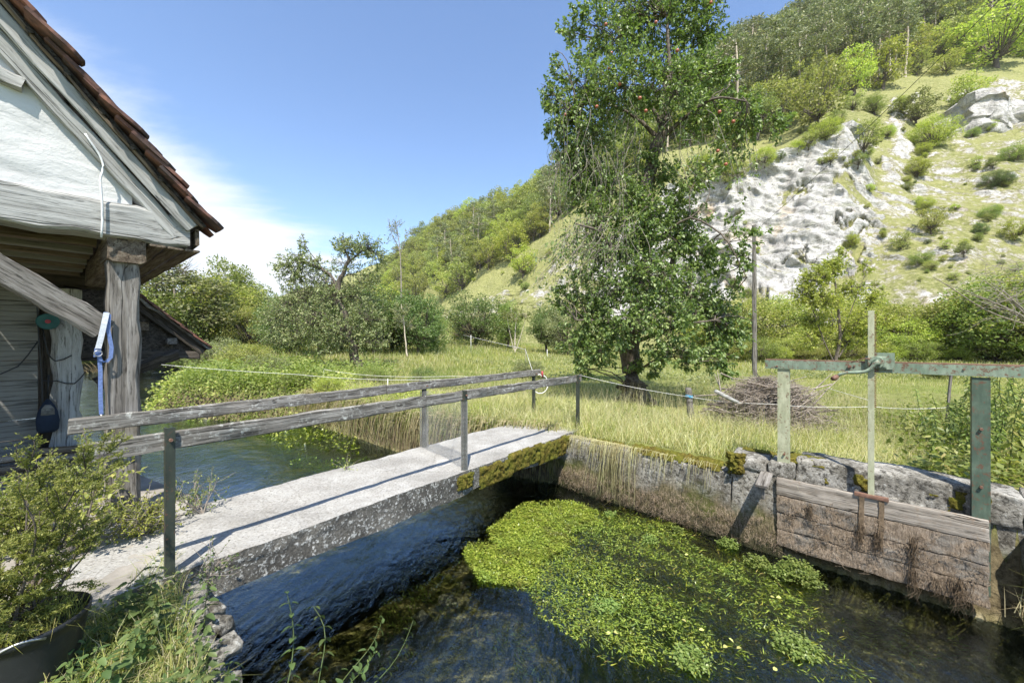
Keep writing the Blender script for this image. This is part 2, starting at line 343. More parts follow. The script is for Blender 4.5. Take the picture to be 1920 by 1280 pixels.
# canal masonry
def masonry(name, low=True):
    s = Mt(name); v = s.co(kind='World'); n1 = s.noise(v, 3.2, 7, 0.68); n2 = s.noise(v, 24, 6, 0.75); n3 = s.noise(v, 75, 4, 0.7)
    c = s.ramp(n1, [(0.33, (0.115, 0.105, 0.085)), (0.5, (0.29, 0.275, 0.24)), (0.66, (0.44, 0.425, 0.385))])
    c = s.mix(s.ramp(n2, [(0.40, 0.9), (0.49, 0.0)]), c, (0.045, 0.042, 0.035)); c = s.mix(s.ramp(s.noise(v, 7, 5, 0.7), [(0.36, 0.85), (0.44, 0.0)]), c, (0.055, 0.05, 0.04)); c = s.mix(s.ramp(n2, [(0.58, 0.0), (0.63, 0.8)]), c, (0.52, 0.52, 0.48))
    if low:  # algae and root mat near the water
        sp = s.n('ShaderNodeSeparateXYZ'); s.l(s.ge.outputs['Position'], sp.inputs[0])
        zz = s.math('ADD', sp.outputs[2], s.math('MULTIPLY', s.math('SUBTRACT', s.noise(v, 2.2, 4), 0.5), 0.9))
        fib = s.noise(s.co((9, 9, 1.6), kind='World'), 7, 5, 0.7)
        alg = s.ramp(fib, [(0.35, (0.05, 0.05, 0.02)), (0.55, (0.20, 0.165, 0.10)), (0.7, (0.32, 0.26, 0.18))])
        alg = s.mix(s.ramp(s.noise(v, 1.7, 3), [(0.5, 0.0), (0.62, 0.7)]), alg, (0.09, 0.11, 0.02))
        c = s.mix(s.ramp(zz, [(0.0, 0.0), (1.0, 0.0)]), c, c)
        mr = s.n('ShaderNodeMapRange'); s.l(zz, mr.inputs[0]); mr.inputs[1].default_value = -0.30; mr.inputs[2].default_value = -0.55; c = s.mix(mr.outputs[0], c, alg)
        mr = s.n('ShaderNodeMapRange'); s.l(sp.outputs[2], mr.inputs[0]); mr.inputs[1].default_value = -0.78; mr.inputs[2].default_value = -0.95; c = s.mix(mr.outputs[0], c, (0.035, 0.038, 0.018))
    return s.fin(s.bsdf(c, 0.95, 0, 0.2, s.bump(n3, 0.6, 0.01, s.bump(n2, 0.9, 0.03))))
M['stone'] = masonry('canal_masonry'); M['stone_top'] = masonry('coping_stone', False)
# sluice boards: grey at the top, brown matted algae below
s = Mt('wet_sluice_board'); v = s.co((1.2, 14, 14)); w_ = s.co((8, 8, 2.0), kind='World'); n1 = s.noise(v, 1.5, 7, 0.65, 0.5); n2 = s.noise(w_, 6, 6, 0.75); n3 = s.noise(s.co(kind='World'), 3.5, 5, 0.65)
g = s.ramp(n1, [(0.3, (0.10, 0.085, 0.07)), (0.5, (0.30, 0.265, 0.22)), (0.7, (0.46, 0.43, 0.38))]); a = s.ramp(n2, [(0.33, (0.12, 0.092, 0.062)), (0.52, (0.33, 0.26, 0.19)), (0.7, (0.47, 0.39, 0.31))])
c = s.mix(s.ramp(n3, [(0.40, 0.0), (0.50, 1.0)]), g, a)
M['gate_low'] = s.fin(s.bsdf(c, 0.8, 0, 0.3, s.bump(n2, 1.0, 0.05, s.bump(n1, 0.6, 0.01))))
M['gate_top'] = wood('grey_sluice_board', (0.14, 0.12, 0.095), (0.34, 0.305, 0.26), (0.48, 0.44, 0.385), 1.0, lichen=(0.27, 0.20, 0.14))
# painted metal
def paint(name, a, b, rust=0.5):
    s = Mt(name); v = s.co(kind='World'); n1 = s.noise(v, 5, 5); n2 = s.noise(v, 22, 7, 0.75); n3 = s.noise(s.co((1, 1, .25), kind='World'), 30, 3)
    c = s.mix(s.ramp(n1, [(0.3, 0.0), (0.7, 1.0)]), a, b); c = s.mix(s.ramp(n3, [(0.4, 0.35), (0.6, 0.0)]), c, tuple(x*0.5 for x in a))
    c = s.mix(s.ramp(n2, [(0.62-0.12*rust, 0.0), (0.68-0.1*rust, 0.9)]), c, (0.13, 0.06, 0.035))
    return s.fin(s.bsdf(c, 0.6, 0.0, 0.4, s.bump(n2, 0.5, 0.004)))
M['paint_pale'] = paint('faded_green_paint', (0.33, 0.35, 0.22), (0.46, 0.47, 0.33), 0.5)
M['paint_green'] = paint('green_paint', (0.14, 0.20, 0.14), (0.28, 0.34, 0.26), 0.8)
M['paint_dark'] = paint('dark_green_paint', (0.05, 0.085, 0.06), (0.12, 0.165, 0.12), 0.6)
M['rust'] = paint('rusty_iron', (0.14, 0.07, 0.045), (0.24, 0.14, 0.10), 0.6)
M['post_dark'] = paint('dark_metal_post', (0.018, 0.026, 0.02), (0.05, 0.06, 0.045), 0.4)
# plaster
s = Mt('rough_white_plaster'); v = s.co(kind='World'); n1 = s.noise(s.co((1, 1, 2.2), kind='World'), 3.2, 6, 0.6, 0.4); n2 = s.noise(v, 45, 4, 0.7)
c = s.mix(s.ramp(n1, [(0.35, 0.5), (0.55, 0.0)]), (0.60, 0.60, 0.585), (0.42, 0.42, 0.41)); M['plaster'] = s.fin(s.bsdf(c, 0.95, 0, 0.15, s.bump(n2, 0.5, 0.006, s.bump(n1, 0.6, 0.022))))
# roof tiles
s = Mt('clay_tile'); v = s.co(kind='World'); n1 = s.noise(v, 9, 6, 0.7); n2 = s.noise(v, 2.5, 3); c = s.ramp(n1, [(0.38, (0.045, 0.032, 0.028)), (0.54, (0.13, 0.072, 0.058)), (0.72, (0.30, 0.145, 0.10))])
oi = s.n('ShaderNodeObjectInfo'); c = s.mix(s.ramp(oi.outputs['Random'], [(0.5, 0.0), (0.95, 0.6)]), c, (0.33, 0.15, 0.105)); c = s.mix(s.ramp(n2, [(0.5, 0.0), (0.65, 0.6)]), c, (0.07, 0.06, 0.055))
M['tile'] = s.fin(s.bsdf(c, 0.9, 0, 0.2, s.bump(n1, 0.6, 0.01)))
# ground
s = Mt('meadow_soil'); v = s.co(kind='World'); n1 = s.noise(v, 0.35, 5, 0.6); n2 = s.noise(v, 6, 6, 0.7); n3 = s.noise(v, 0.06, 4)
c = s.ramp(n1, [(0.32, (0.12, 0.135, 0.035)), (0.5, (0.20, 0.21, 0.065)), (0.68, (0.33, 0.30, 0.14))]); c = s.mix(s.ramp(n3, [(0.4, 0.0), (0.6, 0.6)]), c, (0.21, 0.255, 0.07)); c = s.mix(s.ramp(n2, [(0.4, 0.5), (0.55, 0.0)]), c, (0.06, 0.065, 0.02))
M['meadow'] = s.fin(s.bsdf(c, 1.0, 0, 0.1, s.bump(n2, 1.0, 0.08)))
s = Mt('river_bed_soil'); v = s.co(kind='World'); fl = s.co((1.0, 3.0, 1.0), (0, 0, math.radians(43.8)), 'World'); n1 = s.noise(fl, 1.6, 6, 0.65); n2 = s.noise(v, 14, 6, 0.7); sp = s.n('ShaderNodeSeparateXYZ'); s.l(s.ge.outputs['Position'], sp.inputs[0])
c = s.ramp(n1, [(0.34, (0.05, 0.06, 0.018)), (0.48, (0.15, 0.15, 0.05)), (0.57, (0.30, 0.26, 0.13)), (0.68, (0.55, 0.50, 0.34))]); c = s.mix(s.ramp(n2, [(0.38, 0.7), (0.52, 0.0)]), c, (0.04, 0.042, 0.015))
soil = s.ramp(n2, [(0.35, (0.05, 0.04, 0.022)), (0.6, (0.16, 0.13, 0.075))]); mr = s.n('ShaderNodeMapRange'); s.l(sp.outputs[2], mr.inputs[0]); mr.inputs[1].default_value = -1.0; mr.inputs[2].default_value = -0.85
c = s.mix(mr.outputs[0], c, soil); gr = s.ramp(n2, [(0.35, (0.05, 0.06, 0.015)), (0.6, (0.16, 0.17, 0.05))]); mr = s.n('ShaderNodeMapRange'); s.l(sp.outputs[2], mr.inputs[0]); mr.inputs[1].default_value = -0.3; mr.inputs[2].default_value = -0.05; c = s.mix(mr.outputs[0], c, gr)
M['bed'] = s.fin(s.bsdf(c, 0.95, 0, 0.2, s.bump(n2, 0.8, 0.04)))
s = Mt('patio_concrete'); v = s.co(kind='World'); n1 = s.noise(v, 2, 5); n2 = s.noise(v, 40, 4); c = s.ramp(n1, [(0.35, (0.20, 0.185, 0.16)), (0.65, (0.36, 0.335, 0.30))]); M['patio'] = s.fin(s.bsdf(c, 0.9, 0, 0.2, s.bump(n2, 0.5, 0.01)))
# hill: grass with limestone where the mesh says so
s = Mt('hillside'); v = s.co(kind='World'); at_ = s.n('ShaderNodeAttribute'); at_.attribute_name = 'rock'; n1 = s.noise(v, 0.22, 8, 0.7); n2 = s.noise(v, 1.3, 7, 0.75); n3 = s.noise(v, 0.05, 4); n4 = s.noise(s.co((1, 1, 0.45), kind='World'), 0.5, 8, 0.75)
gr = s.ramp(n2, [(0.34, (0.11, 0.125, 0.04)), (0.5, (0.22, 0.23, 0.085)), (0.66, (0.38, 0.355, 0.19))]); gr = s.mix(s.ramp(n3, [(0.4, 0.0), (0.6, 0.5)]), gr, (0.30, 0.30, 0.12))
ro = s.ramp(n4, [(0.28, (0.19, 0.185, 0.17)), (0.43, (0.38, 0.37, 0.35)), (0.56, (0.56, 0.55, 0.525)), (0.75, (0.68, 0.67, 0.64))]); ro = s.mix(s.ramp(s.noise(v, 0.12, 5), [(0.58, 0.0), (0.70, 0.6)]), ro, (0.50, 0.35, 0.19))
ro = s.mix(s.ramp(s.noise(v, 2.6, 6, 0.75), [(0.36, 0.85), (0.46, 0.0)]), ro, (0.14, 0.135, 0.12)); ro = s.mix(s.ramp(s.noise(s.co((1.6, 1.6, 0.22), (0.25, -0.15, 0), kind='World'), 0.35, 6, 0.7), [(0.36, 0.7), (0.46, 0.0)]), ro, (0.36, 0.355, 0.34)); ro = s.mix(s.ramp(s.noise(s.co((0.3, 0.3, 1.6), (0.3, -0.45, 0), kind='World'), 0.6, 6, 0.7), [(0.38, 0.6), (0.46, 0.0)]), ro, (0.20, 0.21, 0.13))
f = s.math('ADD', at_.outputs['Fac'], s.math('MULTIPLY', s.math('SUBTRACT', n1, 0.5), 1.9)); f = s.math('ADD', f, s.math('MULTIPLY', s.math('SUBTRACT', n2, 0.5), 0.9))
c = s.mix(s.ramp(f, [(0.43, 0.0), (0.60, 1.0)]), gr, ro); c = s.mix(s.ramp(f, [(0.34, 0.0), (0.49, 0.65), (0.64, 0.0)]), c, s.mix(s.ramp(n2, [(0.4, 0.0), (0.6, 1.0)]), (0.20, 0.165, 0.115), (0.40, 0.37, 0.31)))
wv = s.mix(0.25, s.co((1, 1, 1), (0.5, 0.3, 0), kind='World'), s.noise(v, 0.3, 5, 0.65, 0, 'Color')); ck = s.vor(s.co((0.35, 0.35, 1.1), (0.35, -0.4, 0.2), kind='World'), 0.55, 'DISTANCE_TO_EDGE'); ck2 = s.vor(s.co((1, 1, 0.5), (0.2, 0.3, 0.2), kind='World'), 0.8, 'F1')
M['hill'] = s.fin(s.bsdf(c, 0.95, 0, 0.1, s.bump(s.ramp(ck, [(0, 0.0), (0.06, 1.0)]), 0.35, 0.35, s.bump(ck2, 0.4, 0.4, s.bump(n4, 0.8, 0.9, s.bump(n2, 0.8, 0.35))))))
s = Mt('far_wood'); v = s.co(kind='World'); n1 = s.noise(v, 0.09, 6, 0.8); c = s.ramp(n1, [(0.38, (0.03, 0.05, 0.02)), (0.6, (0.10, 0.14, 0.05))]); M['farwood'] = s.fin(s.bsdf(c, 1.0, 0, 0.0, s.bump(n1, 1.0, 6.0)))
# water: Fresnel mirror over a clear green-tinted body
s = Mt('river_water'); fl = s.co((2.2, 0.9, 1), (0, 0, math.radians(-46)), 'World'); v = s.co(kind='World')
n1 = s.noise(fl, 5.5, 5, 0.6, 0.6); n2 = s.noise(v, 1.3, 3, 0.5, 0.8); n3 = s.noise(v, 26, 3, 0.6, 0.3)
n4 = s.ramp(s.noise(v, 0.6, 2), [(0.35, 0.25), (0.65, 1.0)]); nb = s.bump(s.math('MULTIPLY', n3, n4), 0.25, 0.004, s.bump(s.math('MULTIPLY', n1, n4), 0.7, 0.036, s.bump(n2, 0.4, 0.06)))
fr = s.n('ShaderNodeFresnel'); fr.inputs['IOR'].default_value = 2.1; s.l(nb, fr.inputs['Normal'])
gl = s.n('ShaderNodeBsdfGlossy'); gl.inputs['Roughness'].default_value = 0.04; s.l(nb, gl.inputs['Normal']); gl.inputs['Color'].default_value = (0.72, 0.88, 1, 1)
tp = s.n('ShaderNodeBsdfTransparent'); tp.inputs['Color'].default_value = (0.82, 0.86, 0.70, 1)
mx = s.n('ShaderNodeMixShader'); s.l(fr.outputs[0], mx.inputs[0]); s.l(tp.outputs[0], mx.inputs[1]); s.l(gl.outputs[0], mx.inputs[2]); M['water'] = s.fin(mx.outputs[0])
M['root'] = simple('brown_root_mat', (0.15, 0.11, 0.07), 0.95, var=0.6, sc=30); M['root2'] = simple('pale_root_mat', (0.36, 0.28, 0.20), 0.95, var=0.5, sc=30)
# galvanised mesh wire
M['mesh_wire'] = simple('galvanised_wire', (0.42, 0.42, 0.40), 0.5, 0.3)
# foliage
M['lf_apple'] = foliage('apple_leaf', (0.042, 0.075, 0.020), (0.092, 0.138, 0.038), (0.14, 0.18, 0.06), 0.34, 0.55, k=1.8)
M['lf_hill_mid'] = foliage('hill_mid_leaf', (0.075, 0.10, 0.028), (0.15, 0.18, 0.055), (0.20, 0.21, 0.08), 0.4)
M['lf_hill_dark'] = foliage('hill_dark_leaf', (0.055, 0.078, 0.026), (0.11, 0.135, 0.045), (0.15, 0.17, 0.07), 0.35)
M['lf_dark'] = foliage('dark_leaf', (0.028, 0.055, 0.014), (0.065, 0.105, 0.026), (0.10, 0.13, 0.05), 0.28)
M['lf_mid'] = foliage('mid_leaf', (0.055, 0.085, 0.018), (0.11, 0.15, 0.032), (0.16, 0.18, 0.055), 0.38)
M['lf_pale'] = foliage('pale_leaf', (0.09, 0.12, 0.030), (0.17, 0.20, 0.052), (0.23, 0.22, 0.08), 0.42)
M['lf_yellow'] = foliage('bright_leaf', (0.10, 0.14, 0.022), (0.19, 0.23, 0.035), (0.25, 0.27, 0.06), 0.42, k=1.95)
M['lf_grey'] = foliage('grey_leaf', (0.060, 0.082, 0.035), (0.115, 0.14, 0.065), (0.17, 0.18, 0.10), 0.3)
M['lf_pine'] = foliage('pine_needles', (0.045, 0.062, 0.032), (0.10, 0.125, 0.062), (0.17, 0.18, 0.10), 0.2, 0.2)
M['lf_nettle'] = foliage('nettle_leaf', (0.045, 0.085, 0.028), (0.095, 0.15, 0.045), (0.15, 0.19, 0.055), 0.35, 0.3, .45, 1.15)
M['lf_spruce'] = foliage('feathery_leaf', (0.085, 0.125, 0.03), (0.19, 0.235, 0.05), (0.27, 0.30, 0.07), 0.35, 0.3, k=1.3)
M['weed'] = foliage('water_weed', (0.062, 0.11, 0.012), (0.160, 0.225, 0.026), (0.24, 0.29, 0.06), 0.3, 0.5, 0.35, 1.75, [(-2.2, (0.07, 0.075, 0.015), .50, .66, .6), (7.0, (0.10, 0.075, 0.03), .55, .68, .6), (1.3, (0.22, 0.32, 0.06), .5, .7, .6)], 0.95)
M['weed_low'] = foliage('sunken_weed', (0.05, 0.075, 0.012), (0.13, 0.16, 0.02), (0.16, 0.13, 0.05), 0.3, 0.3, 0.5, 3.0, [(-1.8, (0.06, 0.05, 0.015), .48, .66, .7)], 1.0)
M['cress'] = foliage('watercress_leaf', (0.10, 0.17, 0.03), (0.19, 0.28, 0.06), (0.26, 0.33, 0.09), 0.4, 0.5, 0.4, 1.05)
M['grass_g'] = foliage('green_grass', (0.10, 0.14, 0.025), (0.21, 0.24, 0.055), (0.33, 0.30, 0.12), 0.4, 0.25, .45, 1.7, [(0.5, (0.36, 0.32, 0.15), .46, .66, .65), (0.16, (0.17, 0.25, 0.07), .46, .62, .6)])
M['grass_d'] = foliage('dry_grass', (0.24, 0.205, 0.11), (0.40, 0.34, 0.20), (0.20, 0.23, 0.06), 0.35, 0.25, .45, 2.0, [(0.8, (0.46, 0.42, 0.26), .45, .65, .5)])
M['straw'] = foliage('hanging_straw', (0.15, 0.12, 0.075), (0.33, 0.27, 0.18), (0.14, 0.12, 0.07), 0.3, 0.2)
M['apple'] = simple('red_apple_skin', (0.30, 0.09, 0.05), 0.35, spec=0.5, var=0.4, sc=8)
M['yellow_leaf'] = foliage('yellow_fallen_leaf', (0.50, 0.33, 0.04), (0.62, 0.42, 0.10), None, 0.3)
# ================================================================== THE SETTING
WZ = -0.95                                   # water level; the bridge deck is z = 0
DC = Vector((0.722, -0.692, 0)); NC = Vector((0.692, 0.722, 0))      # along and across the canal
DB = Vector((0.632, 0.775, 0)); NB = Vector((-0.775, 0.632, 0))      # along and across the bridge / gable
WALL0 = Vector((3.18, 4.60, 0))
def wl(t, off=0, z=0): return WALL0+DC*t+NC*off+Vector((0, 0, z))
NEAR = [(-1.28+0.722*4.5, 1.80-0.692*4.5), (-1.28, 1.80), (-1.75, 2.28), (-2.28, 2.78), (-2.9, 3.45), (-3.75, 4.25), (-6.3, 5.75), (-9.2, 7.6), (-14, 10.3), (-22, 13), (-34, 17)]
FAR = [(-34, 36), (-24, 35.0), (-19.5, 30), (-16.5, 22), (-14.2, 16.5), (-12.9, 13.6), (-9.5, 12.4), (-6.6, 11.9), (-5.4, 11.2), (-2.7, 8.9), (-0.2, 7.35), (0.82, 6.86), tuple(WALL0.xy-DC.xy*0.0), (3.18+0.722*4.6, 4.6-0.692*4.6)]
RIVER = NEAR+FAR
def rise(x, y): return 1.55*sstep(12, 62, y)*sstep(13, -3, np.asarray(x, float)*40/np.maximum(y, 20))
def ground_z(x, y):
    x = np.asarray(x, float); y = np.asarray(y, float); sd = sdist(x, y, RIVER)
    bank = 0.13+0.45*sstep(-3.0, -6.0, x)*sstep(7.5, 9.5, y)
    nearside = sdist(x, y, [NEAR[0]]+NEAR[1:]+[(-34, -30), (6, -30)]) < 0
    top = -0.03+0.05*fbm(xyz(x*0.5, y*0.5), 3)*sstep(0, 2, sd)+np.where(nearside, 0, rise(x, y))
    top = np.where(nearside, -0.06+0.02*vnoise(xyz(x, y)), top)
    bed = WZ-0.28-0.22*sstep(0.0, 1.2, -sd)+0.10*fbm(xyz(x*1.3, y*1.3), 4)
    k = sstep(-0.06, 1.0, sd/bank)
    k = np.where(bank > 0.3, sstep(-0.3, 1.0, sd/bank), k)
    return bed+(top-bed)*k
gx = np.concatenate([np.arange(-36, -10, 0.4), np.arange(-10, -5, 0.14), np.arange(-5, 9.01, 0.09)])
gy = np.concatenate([np.arange(-1.5, 10, 0.09), np.arange(10, 16, 0.16), np.arange(16, 38.1, 0.4)])
X, Y = np.meshgrid(gx, gy, indexing='ij'); Z = ground_z(X, Y)
ix = np.arange(X.size).reshape(X.shape)
Fq = np.stack([ix[:-1, :-1], ix[1:, :-1], ix[1:, 1:], ix[:-1, 1:]], -1).reshape(-1, 4)
cz = Z.ravel()[Fq].mean(1)
cx = X.ravel()[Fq].mean(1); cyy = Y.ravel()[Fq].mean(1)
grassy = (cz > -0.09) & (sdist(cx, cyy, RIVER) > 0.25)
o = link('ground', mesh_np('ground', xyz(X, Y, Z), Fq, [M['bed'], M['meadow']], True, grassy.astype(int))); tag(o, kind='structure')
# the meadow beyond, out to the horizon (with a hole where the near ground lies)
hx = np.array([-3000, -1200, -600, -300, -160, -90, -60, -45, -35.6, -24, -12, 0, 8.9, 20, 32, 45, 60, 80, 110, 150, 220, 400, 1000, 3000.])
hy = np.array([-300, -100, -40, -12, -1.4, 6, 12, 18, 24, 30, 37.8, 46, 54, 62, 75, 90, 110, 150, 220, 340, 600, 1200, 3000.])
X, Y = np.meshgrid(hx, hy, indexing='ij'); Z = rise(X, Y)-0.05
ix = np.arange(X.size).reshape(X.shape); Fq = np.stack([ix[:-1, :-1], ix[1:, :-1], ix[1:, 1:], ix[:-1, 1:]], -1)
mi_, mj = np.meshgrid((hx[:-1]+hx[1:])/2, (hy[:-1]+hy[1:])/2, indexing='ij')
keep = ~((mi_ > -35.6) & (mi_ < 8.9) & (mj > -1.4) & (mj < 37.8))
o = link('meadow', mesh_np('meadow', xyz(X, Y, Z), Fq[keep], [M['meadow']], True)); tag(o, kind='structure')
# water
wx = [(-22, 12), (-34, 17)]; sb = NEAR+FAR
bm = bmesh.new(); vs_ = [bm.verts.new((x, y, WZ)) for x, y in [(-2.4+0.722*6, 0.6-0.692*6), (-2.5, 1.7), (-4.5, 4.0), (-7, 5.4), (-14, 9.8), (-36, 16), (-36, 37.5), (-23, 36.5), (-18, 30), (-15.0, 21), (-12.0, 14.6), (-5.5, 12.6), (-2.2, 9.4), (1.4, 7.1), (3.5, 4.95), (3.5+0.722*5, 4.95-0.692*5)]]
bm.faces.new(vs_); bmesh.ops.triangulate(bm, faces=bm.faces); bmesh.ops.recalc_face_normals(bm, faces=bm.faces)
me = bpy.data.meshes.new('river_water'); bm.to_mesh(me); bm.free(); me.materials.append(M['water'])
if me.polygons[0].normal.z < 0: me.flip_normals()
tag(link('river_water', me), kind='structure')
# patio of the mill on the near bank
pv = [(-2.45, 2.32), (-2.75, 3.1), (-3.35, 4.0), (-6.2, 5.55), (-9, 7.2), (-12, 3), (-6.5, 0.2), (-3.4, 1.5)]
bm = bmesh.new(); tv = [bm.verts.new((x, y, 0.0)) for x, y in pv]; bv = [bm.verts.new((x, y, -0.4)) for x, y in pv]; bm.faces.new(tv)
for i in range(len(pv)): bm.faces.new((tv[i], bv[i], bv[(i+1) % 8], tv[(i+1) % 8]))
bmesh.ops.recalc_face_normals(bm, faces=bm.faces); me = bpy.data.meshes.new('patio'); bm.to_mesh(me); bm.free(); me.materials.append(M['patio']); tag(link('patio', me), kind='structure')
# ------------------------------------------------------------------ the hill across the valley
TAB = [ # u pixel, then (depth, survey height) at foot, cliff foot, cliff top, shelf, forest edge, ridge
 (330, (380, 637), (420, 622), (440, 616), (460, 612), (500, 606), (640, 590)),
 (420, (380, 637), (420, 620), (440, 612), (460, 606), (500, 595), (640, 572)),
 (600, (330, 636), (360, 612), (380, 602), (400, 592), (420, 585), (560, 538)),
 (720, (260, 635), (285, 602), (300, 590), (310, 583), (320, 577), (480, 482)),
 (830, (150, 632), (170, 592), (182, 575), (190, 566), (200, 558), (400, 428)),
 (900, (125, 630), (140, 590), (155, 560), (168, 535), (180, 512), (350, 408)),
 (980, (105, 628), (120, 588), (140, 530), (152, 498), (165, 468), (310, 378)),
 (1060, (90, 626), (105, 580), (128, 490), (142, 450), (158, 415), (270, 345)),
 (1150, (80, 624), (95, 570), (112, 450), (128, 385), (145, 345), (240, 292)),
 (1250, (70, 622), (85, 560), (98, 372), (118, 310), (135, 285), (215, 228)),
 (1350, (63, 620), (78, 550), (90, 345), (108, 295), (122, 262), (205, 168)),
 (1450, (58, 618), (74, 540), (87, 318), (104, 285), (122, 240), (205, 128)),
 (1540, (54, 616), (70, 528), (84, 285), (106, 232), (130, 190), (212, 70)),
 (1585, (53, 616), (69, 522), (82, 262), (110, 215), (135, 172), (220, 52)),
 (1640, (51, 615), (67, 510), (84, 330), (115, 212), (145, 160), (228, 20)),
 (1720, (49, 613), (64, 498), (84, 340), (117, 222), (155, 138), (235, -20)),
 (1800, (47, 611), (62, 490), (84, 330), (115, 215), (165, 120), (240, -80)),
 (1920, (45, 610), (62, 480), (84, 290), (112, 200), (160, 112), (240, -120)),
 (2100, (43, 610), (60, 470), (82, 270), (110, 190), (158, 100), (240, -150))]
TU = np.array([t[0] for t in TAB], float); TY = np.array([[q[0] for q in t[1:]] for t in TAB], float); TP = np.array([[q[1] for q in t[1:]] for t in TAB], float)
TZ = EYE+(640-TP)/F*TY; TZ[:, 0] = -0.6
SS = np.array([0, .12, .40, .56, .70, 1.0])
def hill(u, sv, disp=True):
    """u = bearing (survey pixel), s in 0..1.25 from foot to behind the ridge -> x, y, z"""
    u = np.asarray(u, float); sv = np.asarray(sv, float)
    Yc = [np.interp(u, TU, TY[:, k]) for k in range(6)]; Zc = [np.interp(u, TU, TZ[:, k]) for k in range(6)]
    Yd = np.zeros_like(u+sv); Zd = np.zeros_like(Yd); s1 = np.clip(sv, 0, 1)
    for k in range(5):
        m = (s1 >= SS[k]) & (s1 <= SS[k+1]); t = np.clip((s1-SS[k])/(SS[k+1]-SS[k]), 0, 1)
        Yd = np.where(m, Yc[k]+(Yc[k+1]-Yc[k])*t, Yd); Zd = np.where(m, Zc[k]+(Zc[k+1]-Zc[k])*t, Zd)
    ov = np.clip(sv-1, 0, 1); Yd = Yd+ov*300; Zd = Zd+ov*40-ov*ov*500
    x = (u-960)/F*Yd
    if disp:
        p = xyz(x, Yd, Zd); sc = np.clip(Yd/100, 0.6, 3)
        amp = sstep(0, .12, sv)
        big = fbm(p*0.03, 4, 0.55)*3.2*sc*amp
        rk = rockmask(u, sv); rid = (1-np.abs(fbm(p*np.array([0.075, 0.075, 0.03]), 5, 0.5))*2.6)
        ad_ = big+rk*(rid*2.6+fbm(p*0.4, 4, 0.6)*0.9+1.4*np.abs(fbm(np.stack([(p[..., 0]*.5+p[..., 2]*.8)*0.33, (p[..., 0]*-.8+p[..., 2]*.5)*0.08, p[..., 1]*0.08], -1), 4, .6))*2)
        n_ = np.array([-0.62, -0.62, 0.45])
        x, Yd, Zd = x+n_[0]*ad_, Yd+n_[1]*ad_, Zd+n_[2]*ad_*0.9+fbm(p*0.25, 4, .6)*0.8*amp*(1-rk)
    return x, Yd, Zd
def rockmask(u, sv):
    """where bare limestone shows"""
    a = lambda x0, x1, v: sstep(x0, x1, v); q_ = np.stack([u/45, sv*26, u*0], -1); u, sv = u+55*fbm(q_, 4, .6)*np.ones_like(sv), sv+.05*fbm(q_+9, 4, .6)
    cl = a(1080, 1150, u)*(1-a(1600, 1700, u))*a(.02, .06, sv)*(1-a(.385, .42, sv))                                    # main cliff
    up = a(1215, 1260, u)*(1-a(1600, 1640, u))*a(.3, .36, sv)*(1-a(.40, .45, sv))
    sc = a(1600, 1660, u)*a(.02, .06, sv)*(1-a(.42, .52, sv))*0.49
    rib = np.exp(-((u-1690-(sv-.5)*160)/30)**2)*a(.3, .4, sv)*(1-a(.6, .66, sv))*0.78
    l1 = np.exp(-((u-(1060-(.45-sv)*420))/16)**2)*0.6*a(.1, .2, sv)*(1-a(.6, .7, sv))
    left = a(940, 1010, u)*(1-a(1080, 1130, u))*a(.1, .16, sv)*(1-a(.36, .44, sv))*0.50
    lf = a(800, 830, u)*(1-a(940, 980, u))*a(.08, .12, sv)*(1-a(.34, .40, sv))*0.47
    ou = a(1740, 1790, u)*a(.44, .47, sv)*(1-a(.6, .64, sv))*0.6
    base = a(1150, 1300, u)*a(.0, .08, sv)*(1-a(.55, .68, sv))*0.29
    turf = sstep(.12, .38, fbm(np.stack([(u-1100)/60+sv*9, sv*22-(u-1100)/140, u*0+3.3], -1), 4, .55)+0.35*np.exp(-((u-1585+(sv-.3)*500)/70)**2)*(sv > .2)*(sv < .37))
    cl = cl*(1-.72*turf)
    return np.clip(np.maximum.reduce([cl, up, sc, rib, l1, left, lf, ou, base]), 0, 1)
uu = np.linspace(330, 2100, 760); s2 = np.concatenate([np.linspace(0, .12, 12)[:-1], np.linspace(.12, .62, 230)[:-1], np.linspace(.62, 1.0, 60), np.linspace(1.02, 1.5, 10)])
U, S_ = np.meshgrid(uu, s2, indexing='ij'); hx_, hy_, hz_ = hill(U, S_)
ix = np.arange(U.size).reshape(U.shape); Fq = np.stack([ix[:-1, :-1], ix[1:, :-1], ix[1:, 1:], ix[:-1, 1:]], -1).reshape(-1, 4)
me = mesh_np('hillside', xyz(hx_, hy_, hz_), Fq, [M['hill']], True)
# steeper ground sheds its turf
gu = np.gradient(hz_, axis=1); gh = np.hypot(np.gradient(hx_, axis=1), np.gradient(hy_, axis=1)); st = np.arctan2(gu, gh+1e-6)
rk = rockmask(U, S_); rkv = np.clip(rk*(0.76+0.45*sstep(0.75, 1.25, st)-0.35*(1-sstep(0.1, 0.7, st)))+0.10*sstep(1.1, 1.4, st), 0, 1.2)
a = me.attributes.new('rock', 'FLOAT', 'POINT'); a.data.foreach_set('value', rkv.ravel().astype(np.float32))
tag(link('hillside', me), kind='structure')
